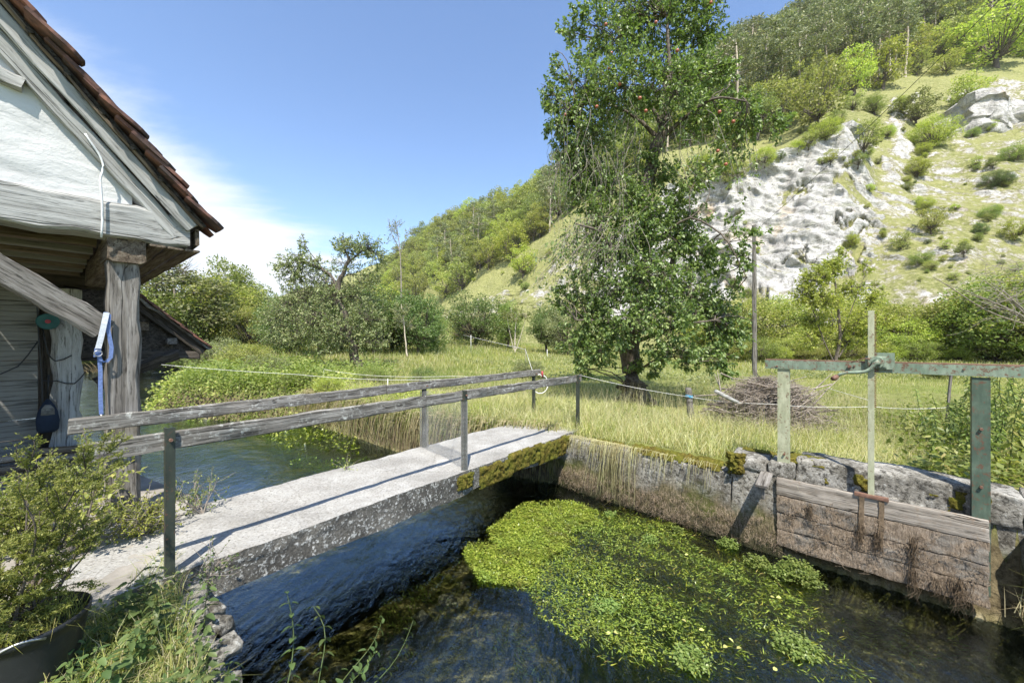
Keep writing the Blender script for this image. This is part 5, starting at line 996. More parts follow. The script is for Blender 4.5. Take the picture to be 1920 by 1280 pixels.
# trees at the meadow's edge and beyond: px, py of the base line are only used to place them on the ground
def gz(x, y): return float(rise(x, y)) if y > 12 else -0.02
def spot(px, Yd): x = (px-960)/F*Yd; return (x, Yd, gz(x, Yd)-0.05)
def hgt(px, py, Yd): return EYE+(640-py)/F*Yd-gz((px-960)/F*Yd, Yd)
NB_ = [ # kind, v, px, depth, top py, width factor, label
 ('bush_grey', 1, 325, 34, 478, 1.5, 'broad pale grey-green willow on the far left river bank'),
 ('bush_pale', 0, 395, 37, 500, 1.2, 'rounded light green bush on the far bank left of the shed gable'),
 ('bush_mid', 1, 425, 42, 478, 0.9, 'feathery tree rising behind the left hand bushes against the cloud'),
 ('bush_mid', 0, 265, 32, 520, 1.4, 'green bush just right of the porch post on the far bank'),
 ('bush_pale', 0, 470, 36, 560, 1.0, 'low light bush between the willow and the dark thicket'),
 ('bush_grey', 1, 480, 46, 520, 0.8, 'grey-green bush set back behind the left thicket'),
 ('bush_dark', 0, 545, 31, 545, 1.0, 'dark bush at the left end of the thicket'),
 ('bush_dark', 1, 600, 29, 530, 1.0, 'dark leafy shrub behind the crooked trunk, left side'),
 ('bush_grey', 0, 640, 32, 520, 0.9, 'grey-leaved shrub directly behind the crooked tree'),
 ('bush_dark', 1, 700, 30, 540, 1.0, 'dark shrub right of the crooked trunk'),
 ('bush_dark', 0, 735, 32, 528, 1.1, 'tallest dark green shrub of the thicket'),
 ('bush_dark', 1, 785, 31, 545, 0.95, 'dark shrub at the right end of the thicket'),
 ('bush_mid', 0, 808, 33, 570, 0.7, 'mid green bush rounding off the thicket on the right'),
 ('bush_dark', 0, 892, 42, 540, 1.15, 'round dark solitary bush in the middle of the meadow edge'),
 ('bush_mid', 1, 952, 41, 560, 0.9, 'lighter bush touching the round dark bush on its right'),
 ('bush_dark', 1, 1025, 38, 560, 0.9, 'dark bush seen left of the apple tree'),
 ('bush_grey', 0, 1065, 36, 565, 0.9, 'grey-green bush partly hidden by the apple tree foliage'),
 ('bush_pale', 0, 862, 50, 585, 0.8, 'pale low bush behind the round dark bush'),
 ('bush_mid', 0, 1120, 38, 575, 1.1, 'bush standing behind the trunk of the apple tree'),
 ('bush_pale', 0, 1395, 36, 540, 1.2, 'light green willow bush left of the wooden pole'),
 ('bush_pale', 1, 1455, 37, 545, 1.25, 'light green willow bush just right of the wooden pole'),
 ('bush_yellow', 0, 1335, 40, 560, 1.3, 'bright low bush behind the apple tree on its right'),
 ('bush_pale', 0, 1655, 36, 555, 1.3, 'loose light green bush behind the rack bar'),
 ('bush_mid', 0, 1730, 34, 562, 1.2, 'darker willow thicket bush in front of the scree'),
 ('bush_pale', 1, 1800, 32, 535, 1.2, 'grey-green willow behind the right hand end of the crossbeam'),
 ('bush_mid', 1, 1870, 30, 510, 1.2, 'tall green willow near the right edge of the thicket'),
 ('bush_mid', 0, 1925, 28, 490, 1.1, 'darkest bush at the far right end of the thicket'),
 ('bush_pale', 0, 1990, 27, 470, 1.2, 'bush at the extreme right, cut by the picture edge'),
 ('bush_yellow', 0, 1550, 38, 548, 1.2, 'soft light green bush behind the foot of the field tree'),
 ('bush_yellow', 0, 1690, 33, 585, 1.3, 'low bright bush in front of the willow thicket'),
 ('bush_pale', 1, 1770, 35, 560, 1.1, 'pale willow set back in the thicket before the scree'),
 ('bush_yellow', 1, 1500, 41, 590, 1.0, 'yellow-green bush behind the branchy field tree'),
 ('bush_pale', 1, 1605, 42, 540, 1.2, 'pale bush at the foot of the scree'),
]
for kd, v, px, Yd, top, w, lab in NB_:
    h = hgt(px, top, Yd)*1.02; inst(kd, v, spot(px, Yd), h, lab, 'bush', 'bush', 'bushes along the edge of the meadow', w*(1.0 if h > 4 else 1.3))
for i in range(16):
    px = 1375+i*36+R.uniform(-14, 14); kd = R.choice(['bush_mid', 'bush_pale', 'bush_pale', 'bush_yellow']); h = R.uniform(1.5, 2.6); Yd = R.uniform(30.5, 33); x, y, z = spot(px, Yd)
    inst(kd, 0, (x, y, z-.1), h, {'bush_mid': 'low green scrub', 'bush_pale': 'low pale scrub', 'bush_yellow': 'low yellow-green scrub'}[kd]+' in the fringe at the foot of the willow thicket', 'scrub', 'scrub_bush', 'low scrub at the foot of the willows', 1.35)
# crooked apple tree in the meadow on the left
Yc = 20.0
def C2(px, py, dy=0.0): return P(px, py, Yc+dy)
m2 = Yc/F
def E2(px, py, dy, rx, ry, n): return (C2(px, py, dy), (rx*m2, rx*m2, ry*m2), n)
limbs = [([C2(672, 700), C2(668, 672), C2(660, 630), C2(645, 590), C2(634, 560), C2(634, 530), C2(645, 510), C2(655, 480)], [0.30, 0.24, 0.2, 0.18, 0.16, 0.13, 0.10, 0.06]),
 ([C2(634, 540), C2(620, 515), C2(606, 505), C2(570, 490)], [0.13, 0.1, 0.06, 0.03]), ([C2(655, 490), C2(680, 470), C2(710, 462)], [0.09, 0.06, 0.03]), ([C2(655, 490), C2(645, 462), C2(640, 450)], [0.06, 0.05, 0.03]),
 ([C2(606, 505), C2(575, 465), C2(566, 440)], [0.05, 0.03, 0.02]), ([C2(650, 600), C2(600, 585), C2(560, 590)], [0.08, 0.06, 0.03]), ([C2(655, 620), C2(690, 600), C2(720, 600)], [0.07, 0.05, 0.02])]
cl = [E2(520, 600, .5, 34, 44, 40), E2(600, 540, 1, 50, 40, 50), E2(680, 560, 1, 44, 40, 40), E2(650, 500, .6, 40, 26, 26), E2(560, 500, .4, 36, 26, 24), E2(660, 640, 0, 50, 24, 36), E2(655, 465, 0, 28, 18, 40), E2(690, 460, 0, 26, 20, 36), E2(708, 482, 0, 24, 18, 22), E2(640, 452, 0, 16, 12, 12), E2(567, 455, 0, 8, 16, 8), E2(558, 480, 0, 18, 18, 16), E2(585, 490, 0, 20, 16, 18), E2(525, 495, 0, 20, 14, 12), E2(545, 515, .5, 28, 18, 26), E2(575, 545, .5, 40, 30, 60), E2(620, 560, -.3, 34, 30, 50), E2(540, 575, 0, 34, 36, 50), E2(590, 600, -.5, 40, 34, 56), E2(640, 610, -.8, 36, 32, 46), E2(690, 590, 0, 30, 30, 36), E2(700, 630, 0, 34, 24, 34), E2(560, 625, 0, 32, 22, 34), E2(615, 640, -.5, 30, 16, 26), E2(605, 505, .2, 14, 14, 8), E2(690, 520, .3, 24, 18, 16), E2(660, 540, .5, 20, 24, 16)]
cl = [(c_, tuple(q*1.35 for q in r_), n_) for c_, r_, n_ in cl]
wd_, lv = clumpy_tree(limbs, cl, 0.115, 16, 0.55, False, 0.1, 0.009, 0.05, dens=2.0, lr=0.65); plant('crooked_apple_tree', spot(672, Yc), 'crooked grey-leaved old fruit tree with a thick leaning trunk in the left meadow', 'tree', wd_, lv, M['bark'], M['lf_grey'])
# slender sapling, bare tree, field tree
def small_tree(name, px, Yd, base, pts, cls, leaf, per, ml, label, r0=0.05, cat='tree', mw=None, dens=1.6):
    mm = Yd/F; lim = [([P(a, b, Yd) for a, b in pl], list(np.linspace(r, r*0.35, len(pl)))) for pl, r in pts]
    c = [(P(a, b, Yd+R.uniform(-.6, .6)), (rx*mm, rx*mm, ry*mm), n) for a, b, rx, ry, n in cls]; wd_, lv = clumpy_tree(lim, c, leaf, per, 0.55, False, 0.05, 0.006*Yd/20, 0.06, dens=dens)
    return plant(name, spot(px, Yd), label, cat, wd_, lv, mw or M['bark_pale'], ml)
small_tree('sapling', 763, 27, 660, [([(764, 668), (760, 640), (757, 600), (752, 570)], .06)], [(750, 600, 16, 20, 26), (770, 605, 14, 16, 20), (745, 580, 14, 14, 14), (762, 580, 12, 14, 12)], 0.14, 10, M['lf_grey'], 'slender sapling with a pale thin stem in front of the thicket')
small_tree('sapling', 965, 34, 660, [([(966, 660), (965, 630), (968, 600)], .07), ([(963, 655), (955, 620), (950, 590)], .05), ([(968, 655), (978, 625), (985, 600)], .05)], [(965, 590, 24, 20, 34), (985, 590, 18, 16, 20), (948, 590, 14, 16, 14)], 0.17, 10, M['lf_mid'], 'pale many-stemmed sapling right of the round dark bush')
small_tree('bare_tree', 760, 70, 600, [([(752, 560), (752, 500), (748, 450), (742, 415)], .13), ([(750, 470), (735, 440), (730, 420)], .1), ([(750, 480), (762, 440), (770, 425)], .08)], [(742, 425, 20, 24, 26), (735, 445, 14, 14, 8), (765, 440, 12, 12, 6)], 0.32, 5, M['lf_grey'], 'tall thin half-bare tree rising in front of the wooded ridge', mw=M['twig'])
small_tree('field_tree', 1570, 24, 690, [([(1560, 705), (1568, 680), (1575, 620), (1570, 560), (1560, 500)], .12), ([(1568, 690), (1545, 640), (1520, 570)], .07), ([(1572, 670), (1610, 610), (1640, 545)], .07), ([(1574, 640), (1600, 570), (1620, 520)], .05)],
 [(1530, 520, 34, 30, 50), (1560, 500, 30, 26, 40), (1505, 550, 26, 26, 30), (1550, 560, 36, 28, 44), (1600, 540, 30, 26, 26), (1640, 560, 26, 22, 18), (1610, 600, 36, 26, 30), (1530, 600, 34, 26, 34), (1575, 640, 40, 22, 34), (1660, 600, 26, 22, 14), (1510, 640, 26, 18, 16), (1625, 500, 14, 20, 7), (1580, 470, 14, 12, 6), (1640, 640, 30, 18, 16)], 0.15, 13, M['lf_yellow'], 'branchy light green tree with reddish tips standing in the meadow behind the gate frame', mw=M['bark'], dens=3.2)
a_, b_ = [], []
root = P(1935, 610, 22)
for _ in range(120):
    s0 = P(R.uniform(1850, 1960), R.uniform(490, 600), 22+R.uniform(-1, 1)); a_.append(s0); b_.append(s0+Vector((R.uniform(-2.6, .3), R.uniform(-.6, .6), R.uniform(-1.2, .8))))
bp = curve_pts(a_, b_, 8, 0.0, 0.07); mains = curve_pts([tuple(root)]*9, [tuple(P(1750+i*22, 520+12*(i % 4), 22)) for i in range(9)], 9, 0, 0.05)
v = merge([tube_np(bp, np.full(bp.shape[:2], 0.012)*np.linspace(1.2, .5, 8), 3), tube_np(mains, np.full(mains.shape[:2], 0.04)*np.linspace(1.4, .4, 9), 5), tube_np(np.array([[(root.x+.3, 22, -0.1), (root.x+.2, 22, 1.2), tuple(root)]]), np.array([[0.2, 0.17, 0.13]]), 7)])
bt = thing('dead_tree', (root.x+.3, 22, 0), 'grey leafless tangle of branches reaching in at the right edge before the scree', 'dead tree'); link('bare_branches', mesh_np('bare_branches', *v, [M['twig']], True), bt)
# leafless spray above the left bushes
a_ = [tuple(P(R.uniform(300, 350), R.uniform(500, 530), 33)) for _ in range(50)]; b_ = [(x+R.uniform(-1.2, 2.2), y, z+R.uniform(.2, 1.6)) for x, y, z in a_]; bp = curve_pts(a_, b_, 7, 0, .06)
bt = thing('dead_tree', spot(325, 33), 'bare grey branches poking out above the left hand bushes under the eaves', 'dead tree'); link('bare_branches', mesh_np('bare_branches', *merge([tube_np(bp, np.full(bp.shape[:2], 0.02)*np.linspace(1.2, .4, 7), 3), tube_np(np.array([[spot(325, 33), tuple(P(328, 560, 33)), tuple(P(325, 515, 33))]]), np.array([[.14, .1, .06]]), 6)]), [M['twig']], True), bt)
# small shrubs in the meadow
for px, py, Yd, h, kd, lab in ((700, 700, 13.5, 1.0, 'bush_mid', 'low green shrub in the meadow just right of the crooked trunk'), (820, 712, 12.5, 0.8, 'bush_mid', 'low bushy shrub above the middle of the back rail'), (795, 700, 14.5, 0.8, 'bush_dark', 'small dark shrub beside the low bushy one behind the rail'), (990, 690, 17, 1.0, 'bush_grey', 'hazy grey tuft of herbs beyond the bridge end'), (620, 725, 11.8, 0.7, 'bush_yellow', 'bright green herb clump near the water above the rail'), (900, 770, 8.6, 0.45, 'bush_yellow', 'bright green leafy weed behind the mesh panel'), (760, 740, 10.0, 0.6, 'bush_yellow', 'bright green weed clump on the bank left of the mesh'), (560, 735, 13.0, 0.8, 'bush_mid', 'green clump of herbs on the far bank beside the wire'), (1345, 718, 15, .5, 'bush_grey', 'small grey herb tuft left of the brush pile'), (1760, 705, 17, 0.9, 'bush_mid', 'green weed clump under the right half of the crossbeam'),
 (400, 700, 19, 2.0, 'bush_grey', 'greyish bramble clump on the far bank of the river'), (460, 690, 18, 1.8, 'bush_pale', 'pale bramble clump right of the greyish one on the bank'), (345, 690, 22, 2.2, 'bush_mid', 'bramble overhanging the river right of the shed gable'), (500, 715, 15.5, 1.3, 'bush_grey', 'bramble trailing down towards the electric fence cord')):
    x, y, z = spot(px, Yd); inst(kd, 0, (x, y, z-0.05), h, lab, 'shrub', 'shrub', None, 1.3)
# ---- hill woods: every tree its own object
def hill_spot(px, sv): x, y, z = hill(np.array([px*1.0]), np.array([sv*1.0])); return float(x[0]), float(y[0]), float(z[0])
nfar = npine = 0
def pscore(px, sv):
    p = 0.2
    if px > 1330: p = 0.93 if sv > .77 else (.5 if px < 1700 else .3)
    elif px > 1020: p = 0.45 if sv > .85 else .15
    return p
cand = []
cpx = rng.uniform(560, 2000, 5200); csv = rng.uniform(.70, 1.06, 5200); hx1, hy1, hz1 = hill(cpx, csv); sy1 = 640-(hz1-EYE)*F/hy1
for i in range(5200):
    if cpx[i] > 1700 and csv[i] < .78 and R.random() < .4: continue
    if sy1[i] < -70: continue
    cand.append((float(cpx[i]), float(csv[i]), float(hx1[i]), float(hy1[i]), float(hz1[i]), float(sy1[i])))
    if len(cand) > 2600: break
kept = []
for c in cand:
    sp = 500.0/c[3]*4.6
    if all((abs(c[0]-k[0])/sp)**2+(abs(c[5]-k[5])/(sp*0.8))**2 > 1 for k in kept): kept.append(c)
kept.sort(key=lambda c: c[3])
rest = []
LBF = {'far_mid': 'mid green broadleaf tree', 'far_pale': 'pale green broadleaf tree', 'far_yellow': 'bright yellow-green broadleaf tree', 'far_dark': 'dark green broadleaf tree'}
def zone(px, sv, y, z):
    c = 'beyond the crooked tree' if px < 800 else 'above the left grass slope' if px < 1010 else 'left of the apple tree' if px < 1130 else 'behind the apple tree crown' if px < 1340 else 'above the white cliff' if px < 1500 else 'above the bright green pair' if px < 1680 else 'towards the upper right corner'
    r = 'in the lowest row of the wood' if sv < .76 else 'halfway up the wood' if sv < .9 else 'on the skyline'
    return (r+' '+c).replace('in the lowest row of the wood', 'lowest in the wood')
for px, sv, x, y, z, sy in kept:
    if R.random() < pscore(px, sv):
        h = R.uniform(22, 33); npine += 1
        if npine <= 298: inst('pine', R.randrange(3), (x, y, z-0.8), h, 'grey-green pine '+zone(px, sv, y, z), 'pine tree', 'pine_tree', 'pines on the hill', 1.25, lean=R.uniform(-.03, .03))
    else:
        kd = R.choices(['far_mid', 'far_pale', 'far_yellow', 'far_dark'], [5, 3, 1.6, 2.6])[0]; h = R.uniform(13, 21)*(0.8 if sv < .76 else 1); nfar += 1
        if nfar <= 298: inst(kd, R.randrange(2), (x, y, z-0.8), h, LBF[kd]+' '+zone(px, sv, y, z), 'tree', 'hill_tree', 'broadleaf trees on the hillside', 1.15)
print('WOODS', len(kept), nfar, npine)
# named big trees on the slope
for kd, v, px, Yd, by, top, w, lab in (('far_mid', 0, 1475, 112, 240, 125, 1.0, 'big rounded green oak on the shelf above the white cliff'), ('far_mid', 1, 1535, 116, 240, 105, 0.95, 'tallest rounded oak of the group above the white cliff'), ('far_yellow', 0, 1600, 135, 180, 85, .95, 'bright green tree on the left of the pair above the grassy gully'), ('far_yellow', 1, 1655, 138, 168, 68, 0.95, 'bright green tree on the right of the pair above the grassy gully'), ('far_yellow', 0, 1870, 140, 125, -10, 1.1, 'large bright green tree at the upper right corner'), ('far_mid', 1, 1800, 150, 112, 20, 0.95, 'green tree left of the large bright one at the upper right'), ('far_yellow', 1, 1935, 138, 110, 0, 1.0, 'bright green tree cut by the upper right edge'),
 ('far_dark', 0, 1718, 110, 235, 160, 1.0, 'dark spreading yew alone on the grassy slope'), ('far_pale', 0, 1815, 112, 205, 135, 1.1, 'pale open tree alone on the grassy slope right of the dark yew'), ('far_pale', 1, 1775, 128, 140, 95, 1.2, 'light green bush below the upper right trees'), ('far_dark', 1, 1420, 108, 262, 160, .9, 'dark tree above the left end of the white cliff'), ('far_pale', 1, 1380, 110, 280, 215, 1.1, 'pale tree behind the right arm of the apple tree'),
 ('far_yellow', 1, 958, 150, 490, 410, 1.0, 'bright round tree at the edge of the left grass slope'), ('far_yellow', 0, 980, 135, 520, 455, 1.05, 'bright tree standing on the left grass slope'), ('far_pale', 1, 920, 165, 505, 440, 1.0, 'pale tree at the wood edge over the left grass slope'), ('far_mid', 0, 860, 175, 545, 480, 1.2, 'green tree at the lower corner of the left grass slope'), ('far_pale', 1, 830, 168, 560, 505, 1.2, 'pale tree at the foot of the wooded ridge'), ('far_mid', 1, 780, 190, 585, 510, 1.2, 'green tree above the dark thicket'), ('far_yellow', 1, 735, 200, 590, 520, 1.2, 'bright tree above the thicket, left of the others'), ('far_dark', 0, 895, 160, 510, 462, 1.1, 'dark tree on the edge of the left grass slope'), ('far_pale', 0, 690, 210, 600, 530, 1.3, 'pale tree seen through the crooked tree')):
    b = P(px, by+8, Yd); hh = (by-top)/F*Yd
    # seat it on the real slope
    qs = np.linspace(0.1, 1, 140); q = hill(np.full(140, px*1.0), qs); kq = int(np.argmin(np.abs(640-(q[2]-EYE)*F/q[1]-by))); bs = (float(q[0][kq]), float(q[1][kq]), float(q[2][kq]))
    hh = (by-top)/F*bs[1]*1.1; inst(kd, v, (bs[0], bs[1], bs[2]-0.06*hh), hh, lab, 'tree', 'hill_tree', None, w)
# scattered scrub on the open slope and round the cliff
ns = 0; sh_l = {'bush_mid': 'green scrub bush on the open slope round the white cliff', 'bush_yellow': 'bright green scrub bush on the open slope round the white cliff', 'bush_dark': 'dark scrub bush on the open slope round the white cliff', 'bush_pale': 'pale green scrub bush on the open slope round the white cliff'}
scr = [(1750, 262, 30), (1865, 330, 40), (1620, 275, 30), (1745, 425, 26), (1735, 385, 20), (1830, 300, 26), (1700, 345, 22), (1900, 440, 22), (1790, 385, 18), (1745, 495, 24), (1690, 460, 18), (1560, 300, 14), (1400, 320, 24), (1440, 300, 26), (1365, 330, 24), (1500, 275, 24), (1330, 355, 20), (1520, 265, 24), (1550, 255, 22), (1290, 350, 22), (1610, 310, 16), (1720, 325, 20), (1900, 290, 24), (1665, 250, 16), (1600, 195, 24), (1640, 205, 20), (1570, 225, 26), (1690, 200, 22), (1860, 240, 18), (1400, 600, 22), (1460, 560, 24), (1900, 500, 30), (1700, 590, 20), (1480, 570, 26)]
for _ in range(120): scr.append((R.uniform(1180, 1910), R.uniform(200, 560), R.uniform(5, 15)))
for _ in range(40): scr.append((R.uniform(1000, 1400), R.uniform(280, 330)+(1400-1200)*0.1, R.uniform(10, 26)))
for _ in range(30): scr.append((R.uniform(820, 1080), R.uniform(440, 580), R.uniform(5, 14)))
grid_s = np.linspace(0.08, .95, 160)
for px, by, hp_ in scr:
    q = hill(np.full(160, px*1.0), grid_s); sy = 640-(q[2]-EYE)*F/q[1]; k = int(np.argmin(np.abs(sy-by-hp_/2)))
    if abs(sy[k]-by-hp_/2) > 12: continue
    if px < 1620 and by > 330 and R.random() < .6: continue
    hp_ *= R.choice([.6, .9, 1.1, 1.5])
    h = hp_/F*q[1][k]; kd = R.choices(['bush_mid', 'bush_yellow', 'bush_dark', 'bush_pale'], [3, 3, 2, 2])[0]; ns += 1
    inst(kd.replace('bush', 'far') if R.random() < .6 else kd, R.randrange(2), (float(q[0][k]), float(q[1][k]), float(q[2][k])-0.08*h), h*1.5, sh_l[kd].replace('on the open slope round the white cliff', 'on the left grass slope' if px < 1100 else 'on the shelf above the white cliff' if by < 330 and px < 1560 else 'on the face of the white cliff' if px < 1620 else 'on the grassy gully side right of the white cliff' if by < 330 else 'on the stony slope right of the white cliff'), 'scrub', 'scrub_bush', 'scrub on the open hillside', 1.1)
# shaggy outcrop on the right
op = hill_spot(1842, .53); o = rough_box('rock_outcrop', Matrix.Translation(P(1848, 258, op[1]-4)) @ Matrix.Rotation(-0.35, 4, 'Z') @ Matrix.Rotation(0.15, 4, 'Y'), (20, 14, 18), M['hill'], None, (60, 50, 60), 5.0, 0.13, 3.5)
a = o.data.attributes.new('rock', 'FLOAT', 'POINT'); a.data.foreach_set('value', np.full(len(o.data.vertices), 1.0, np.float32)); tag(o, 'pale limestone crag standing out of the grassy slope on the right', 'rock')
o = rough_box('rock_outcrop', Matrix.Translation(P(1582, 292, 89)) @ Matrix.Rotation(0.3, 4, 'Z') @ Matrix.Rotation(-0.3, 4, 'Y'), (6, 7, 13), M['hill'], None, (36, 36, 50), 3.2, 0.2, 2.2)
a = o.data.attributes.new('rock', 'FLOAT', 'POINT'); a.data.foreach_set('value', np.full(len(o.data.vertices), 1.0, np.float32)); tag(o, 'white limestone spur at the top of the main cliff', 'rock')
# ---- grass
def gheight(x, y): return ground_z(x, y) if np.max(y) < 37 else rise(x, y)
def scatter(n, x0, x1, y0, y1, dens=None):
    x = rng.uniform(x0, x1, n); y = rng.uniform(y0, y1, n)
    if dens is not None: k = rng.uniform(0, 1, n) < dens(x, y); x, y = x[k], y[k]
    return x, y
def in_view(x, y, m=60): u = x/np.maximum(y, .1); return (u > (-960-m)/F) & (u < (960+m)/F) & (y > 0.5)
near_poly = [NEAR[0]]+NEAR[1:]+[(-34, -30), (6, -30)]
def far_side(x, y): return sdist(x, y, near_poly) > 0.3
def grass_obj(name, x, y, h, w, lean, mat, z=None):
    z = ground_z(x, y) if z is None else z; v = blades(np.stack([x, y, z-0.02], 1), h, lean, w); return tag(link(name, mesh_np(name, *v, [mat])), kind='stuff')
# fallen shadows aside, tall dry grass grows on the far bank, shorter beyond
x, y = scatter(260000, -9, 9, 4.5, 12.5); sd = sdist(x, y, RIVER); k = (sd > -0.02) & far_side(x, y) & in_view(x, y) & (rng.uniform(0, 1, len(x)) < np.clip(1.05-(y-6)*0.08, .3, 1)); x, y, sd = x[k], y[k], sd[k]
wallz = (x*DC.y-0 < 0)
tt = (x-WALL0.x)*DC.x+(y-WALL0.y)*DC.y; off = (x-WALL0.x)*NC.x+(y-WALL0.y)*NC.y; k = ~((tt > -2.0) & (tt < 5) & (off < np.where(tt > 0.1, 0.42, 0.34))); x, y, sd, tt, off = x[k], y[k], sd[k], tt[k], off[k]
nz = fbm(xyz(x*0.9, y*0.9), 3); tall = np.clip(1.35-np.abs(sd-0.9)*0.35, .28, 1)
h = (0.14+0.30*rng.uniform(0, 1, len(x))**1.5+0.14*nz)*tall; h = np.clip(h, .06, .7)*1.15*np.where(sd > 3.2, 0.5, 1)
# trampled hay colour near the bridge end
dryp = sstep(-0.15, 0.25, fbm(xyz(x*0.7+9, y*0.7), 3)+0.25*(sd < 2.2)+0.1); dry = rng.uniform(0, 1, len(x)) < 0.42+dryp*0.45
lean = rng.normal(size=(len(x), 2))*0.55+np.array([0.1, -0.12]); w = rng.uniform(0.005, 0.011, len(x))*np.sqrt(np.clip(y, 5, 12)/7)
for m, mk in (('grass_g', ~dry), ('grass_d', dry)): grass_obj('bank_grass', x[mk], y[mk], h[mk], w[mk], lean[mk], M[m])
# seed stalks
x, y = scatter(11000, -8, 9, 5, 13); sd = sdist(x, y, RIVER); k = (sd > 0.4) & far_side(x, y) & in_view(x, y); x, y = x[k], y[k]; grass_obj('grass_stalks', x, y, rng.uniform(.35, .85, len(x)), np.full(len(x), .005), rng.normal(size=(len(x), 2))*.3, M['grass_d'])
# mid and far meadow
x, y = scatter(330000, -32, 40, 12, 60); k = in_view(x, y, 20) & (rng.uniform(0, 1, len(x)) < np.clip((16/y)**1.6, 0.05, 1)); x, y = x[k], y[k]; k = (sdist(x, y, RIVER) > 0.3) & far_side(x, y); x, y = x[k], y[k]
z = np.where((x > -35) & (x < 8.8) & (y < 37.6), ground_z(x, y), rise(x, y)-0.05); nz = fbm(xyz(x*.35, y*.35), 3); lf = sstep(2, -6, x); h = np.clip(0.10+0.20*rng.uniform(0, 1, len(x))**2+0.12*nz+0.22*lf, .05, .75)*np.clip(y/22, .75, 1.5); w = rng.uniform(.012, .024, len(x))*y/16
dry = rng.uniform(0, 1, len(x)) < 0.18+0.3*sstep(0.0, .3, nz); lean = rng.normal(size=(len(x), 2))*.35
for m, mk in (('grass_g', ~dry), ('grass_d', dry)): grass_obj('meadow_grass', x[mk], y[mk], h[mk], w[mk], lean[mk], M[m], z[mk])
# left far bank: herbs and bright leafy cover hanging over the water
def herb(name, x, y, h, n_leaf, L, mat, spread=0.10, z=None, label=None):
    z = ground_z(x, y) if z is None else z; n = len(x); f = rng.uniform(0.1, 1, (n, n_leaf)); C_ = np.stack([np.repeat(x[:, None], n_leaf, 1)+rng.normal(size=(n, n_leaf))*spread, np.repeat(y[:, None], n_leaf, 1)+rng.normal(size=(n, n_leaf))*spread, z[:, None]+f*h[:, None]], -1).reshape(-1, 3)
    D_ = unit(rng.normal(size=(len(C_), 3))*np.array([1, 1, .4])+np.array([0, 0, .1])); lv = leaves(C_, D_, L*rng.uniform(.6, 1.25, len(C_)), .62, .25, False, unit(rdir(len(C_))*.6+np.array([0, 0, 1.])))
    return tag(link(name, mesh_np(name, *lv, [mat])), kind='stuff')
x, y = scatter(9000, -17, -5.5, 11.3, 22); sd = sdist(x, y, RIVER); k = (sd > -.15) & (sd < 2.2) & far_side(x, y); x, y = x[k], y[k]; h_ = rng.uniform(.2, .6, len(x)); sp_k = fbm(xyz(x*.7, y*.7), 3) > -.05; herb('bank_herbs', x[sp_k], y[sp_k], h_[sp_k], 12, .11, M['lf_pale'], .16); herb('bank_herbs', x[~sp_k], y[~sp_k], h_[~sp_k]*1.5, 12, .10, M['lf_mid'], .16)
x, y = scatter(5000, -18, -5, 12, 24); sd = sdist(x, y, RIVER); k = (sd > 1.3) & (sd < 5) & far_side(x, y) & (fbm(xyz(x*.4, y*.4), 2) > 0); x, y = x[k], y[k]; herb('bank_herbs', x, y, rng.uniform(.4, 1.0, len(x)), 12, .12, M['lf_mid'], .2)
x, y = scatter(1800, -5.5, 1, 7, 12); sd = sdist(x, y, RIVER); k = (sd > 0.2) & (sd < 1.5) & far_side(x, y) & (fbm(xyz(x*.9, y*.9), 2) > .12); x, y = x[k], y[k]; herb('bank_herbs', x, y, rng.uniform(.2, .5, len(x)), 14, .07, M['lf_yellow'], .10)
# darker herbs and docks mixed into the meadow and the bank
x, y = scatter(5200, -9, 10, 5.5, 13); sd = sdist(x, y, RIVER); off = (x-WALL0.x)*NC.x+(y-WALL0.y)*NC.y; k = (sd > .5) & (off > .6) & far_side(x, y) & in_view(x, y) & (fbm(xyz(x*1.1+4, y*1.1), 3) > .16); x, y = x[k], y[k]; herb('meadow_herbs', x, y, rng.uniform(.10, .36, len(x)), 12, .055, M['lf_mid'], .09)
x, y = scatter(7000, -22, 30, 12, 34); k = far_side(x, y) & in_view(x, y) & (sdist(x, y, RIVER) > .8) & (fbm(xyz(x*.45+4, y*.45), 3) > .20); x, y = x[k], y[k]; zz = np.where((x > -35) & (x < 8.8), ground_z(x, y), rise(x, y)-.05); herb('meadow_herbs', x, y, rng.uniform(.15, .5, len(x)), 12, .11, M['lf_grey'], .18, z=zz)
# straw hanging over the wall and the upstream bank
def hang(n, pfun, L, mat, name, rr=0.003):
    Ps = []
    for _ in range(n):
        s0, dn = pfun(); l = L*R.uniform(.3, 1.1); j = Vector((R.gauss(0, .14), R.gauss(0, .14), 0)); Ps.append([s0, s0+dn*0.10+j*.3+Vector((0, 0, .03)), s0+dn*.17+j*.7*l+Vector((0, 0, -l*.4)), s0+dn*.20+j*l+Vector((0, 0, -l))])
    Ps = np.array([[tuple(p) for p in a] for a in Ps]); v = tube_np(Ps, np.broadcast_to(np.array([1, 1, .8, .4])*rr, Ps.shape[:2]), 3); return tag(link(name, mesh_np(name, *v, [mat])), kind='stuff')
hang(150, lambda: (wl(R.uniform(-3.3, -2.0), R.uniform(0, .15), -0.05), -NC), .24, M['straw'], 'hanging_grass', .0028); hang(80, lambda: (wl(R.gauss(-2.05, .16), 0.05, -0.03), -NC), 0.80, M['straw'], 'hanging_grass', .003); hang(120, lambda: (wl(R.uniform(-2.9, -.6), 0.05, -0.03), -NC), 0.3, M['straw'], 'hanging_grass', .0025)
fb = [Vector((*p, 0)) for p in FAR[7:12]]
def upb():
    i = R.randrange(len(fb)-1); f_ = R.random(); q = fb[i].lerp(fb[i+1], f_); e = (fb[i+1]-fb[i]).normalized(); n_ = Vector((e.y, -e.x, 0)); 
    if n_.dot(Vector((-1, -1, 0))) < 0: n_ = -n_
    return q-n_*R.uniform(0.0, 0.35)+Vector((0, 0, R.uniform(-.35, 0.12))), n_
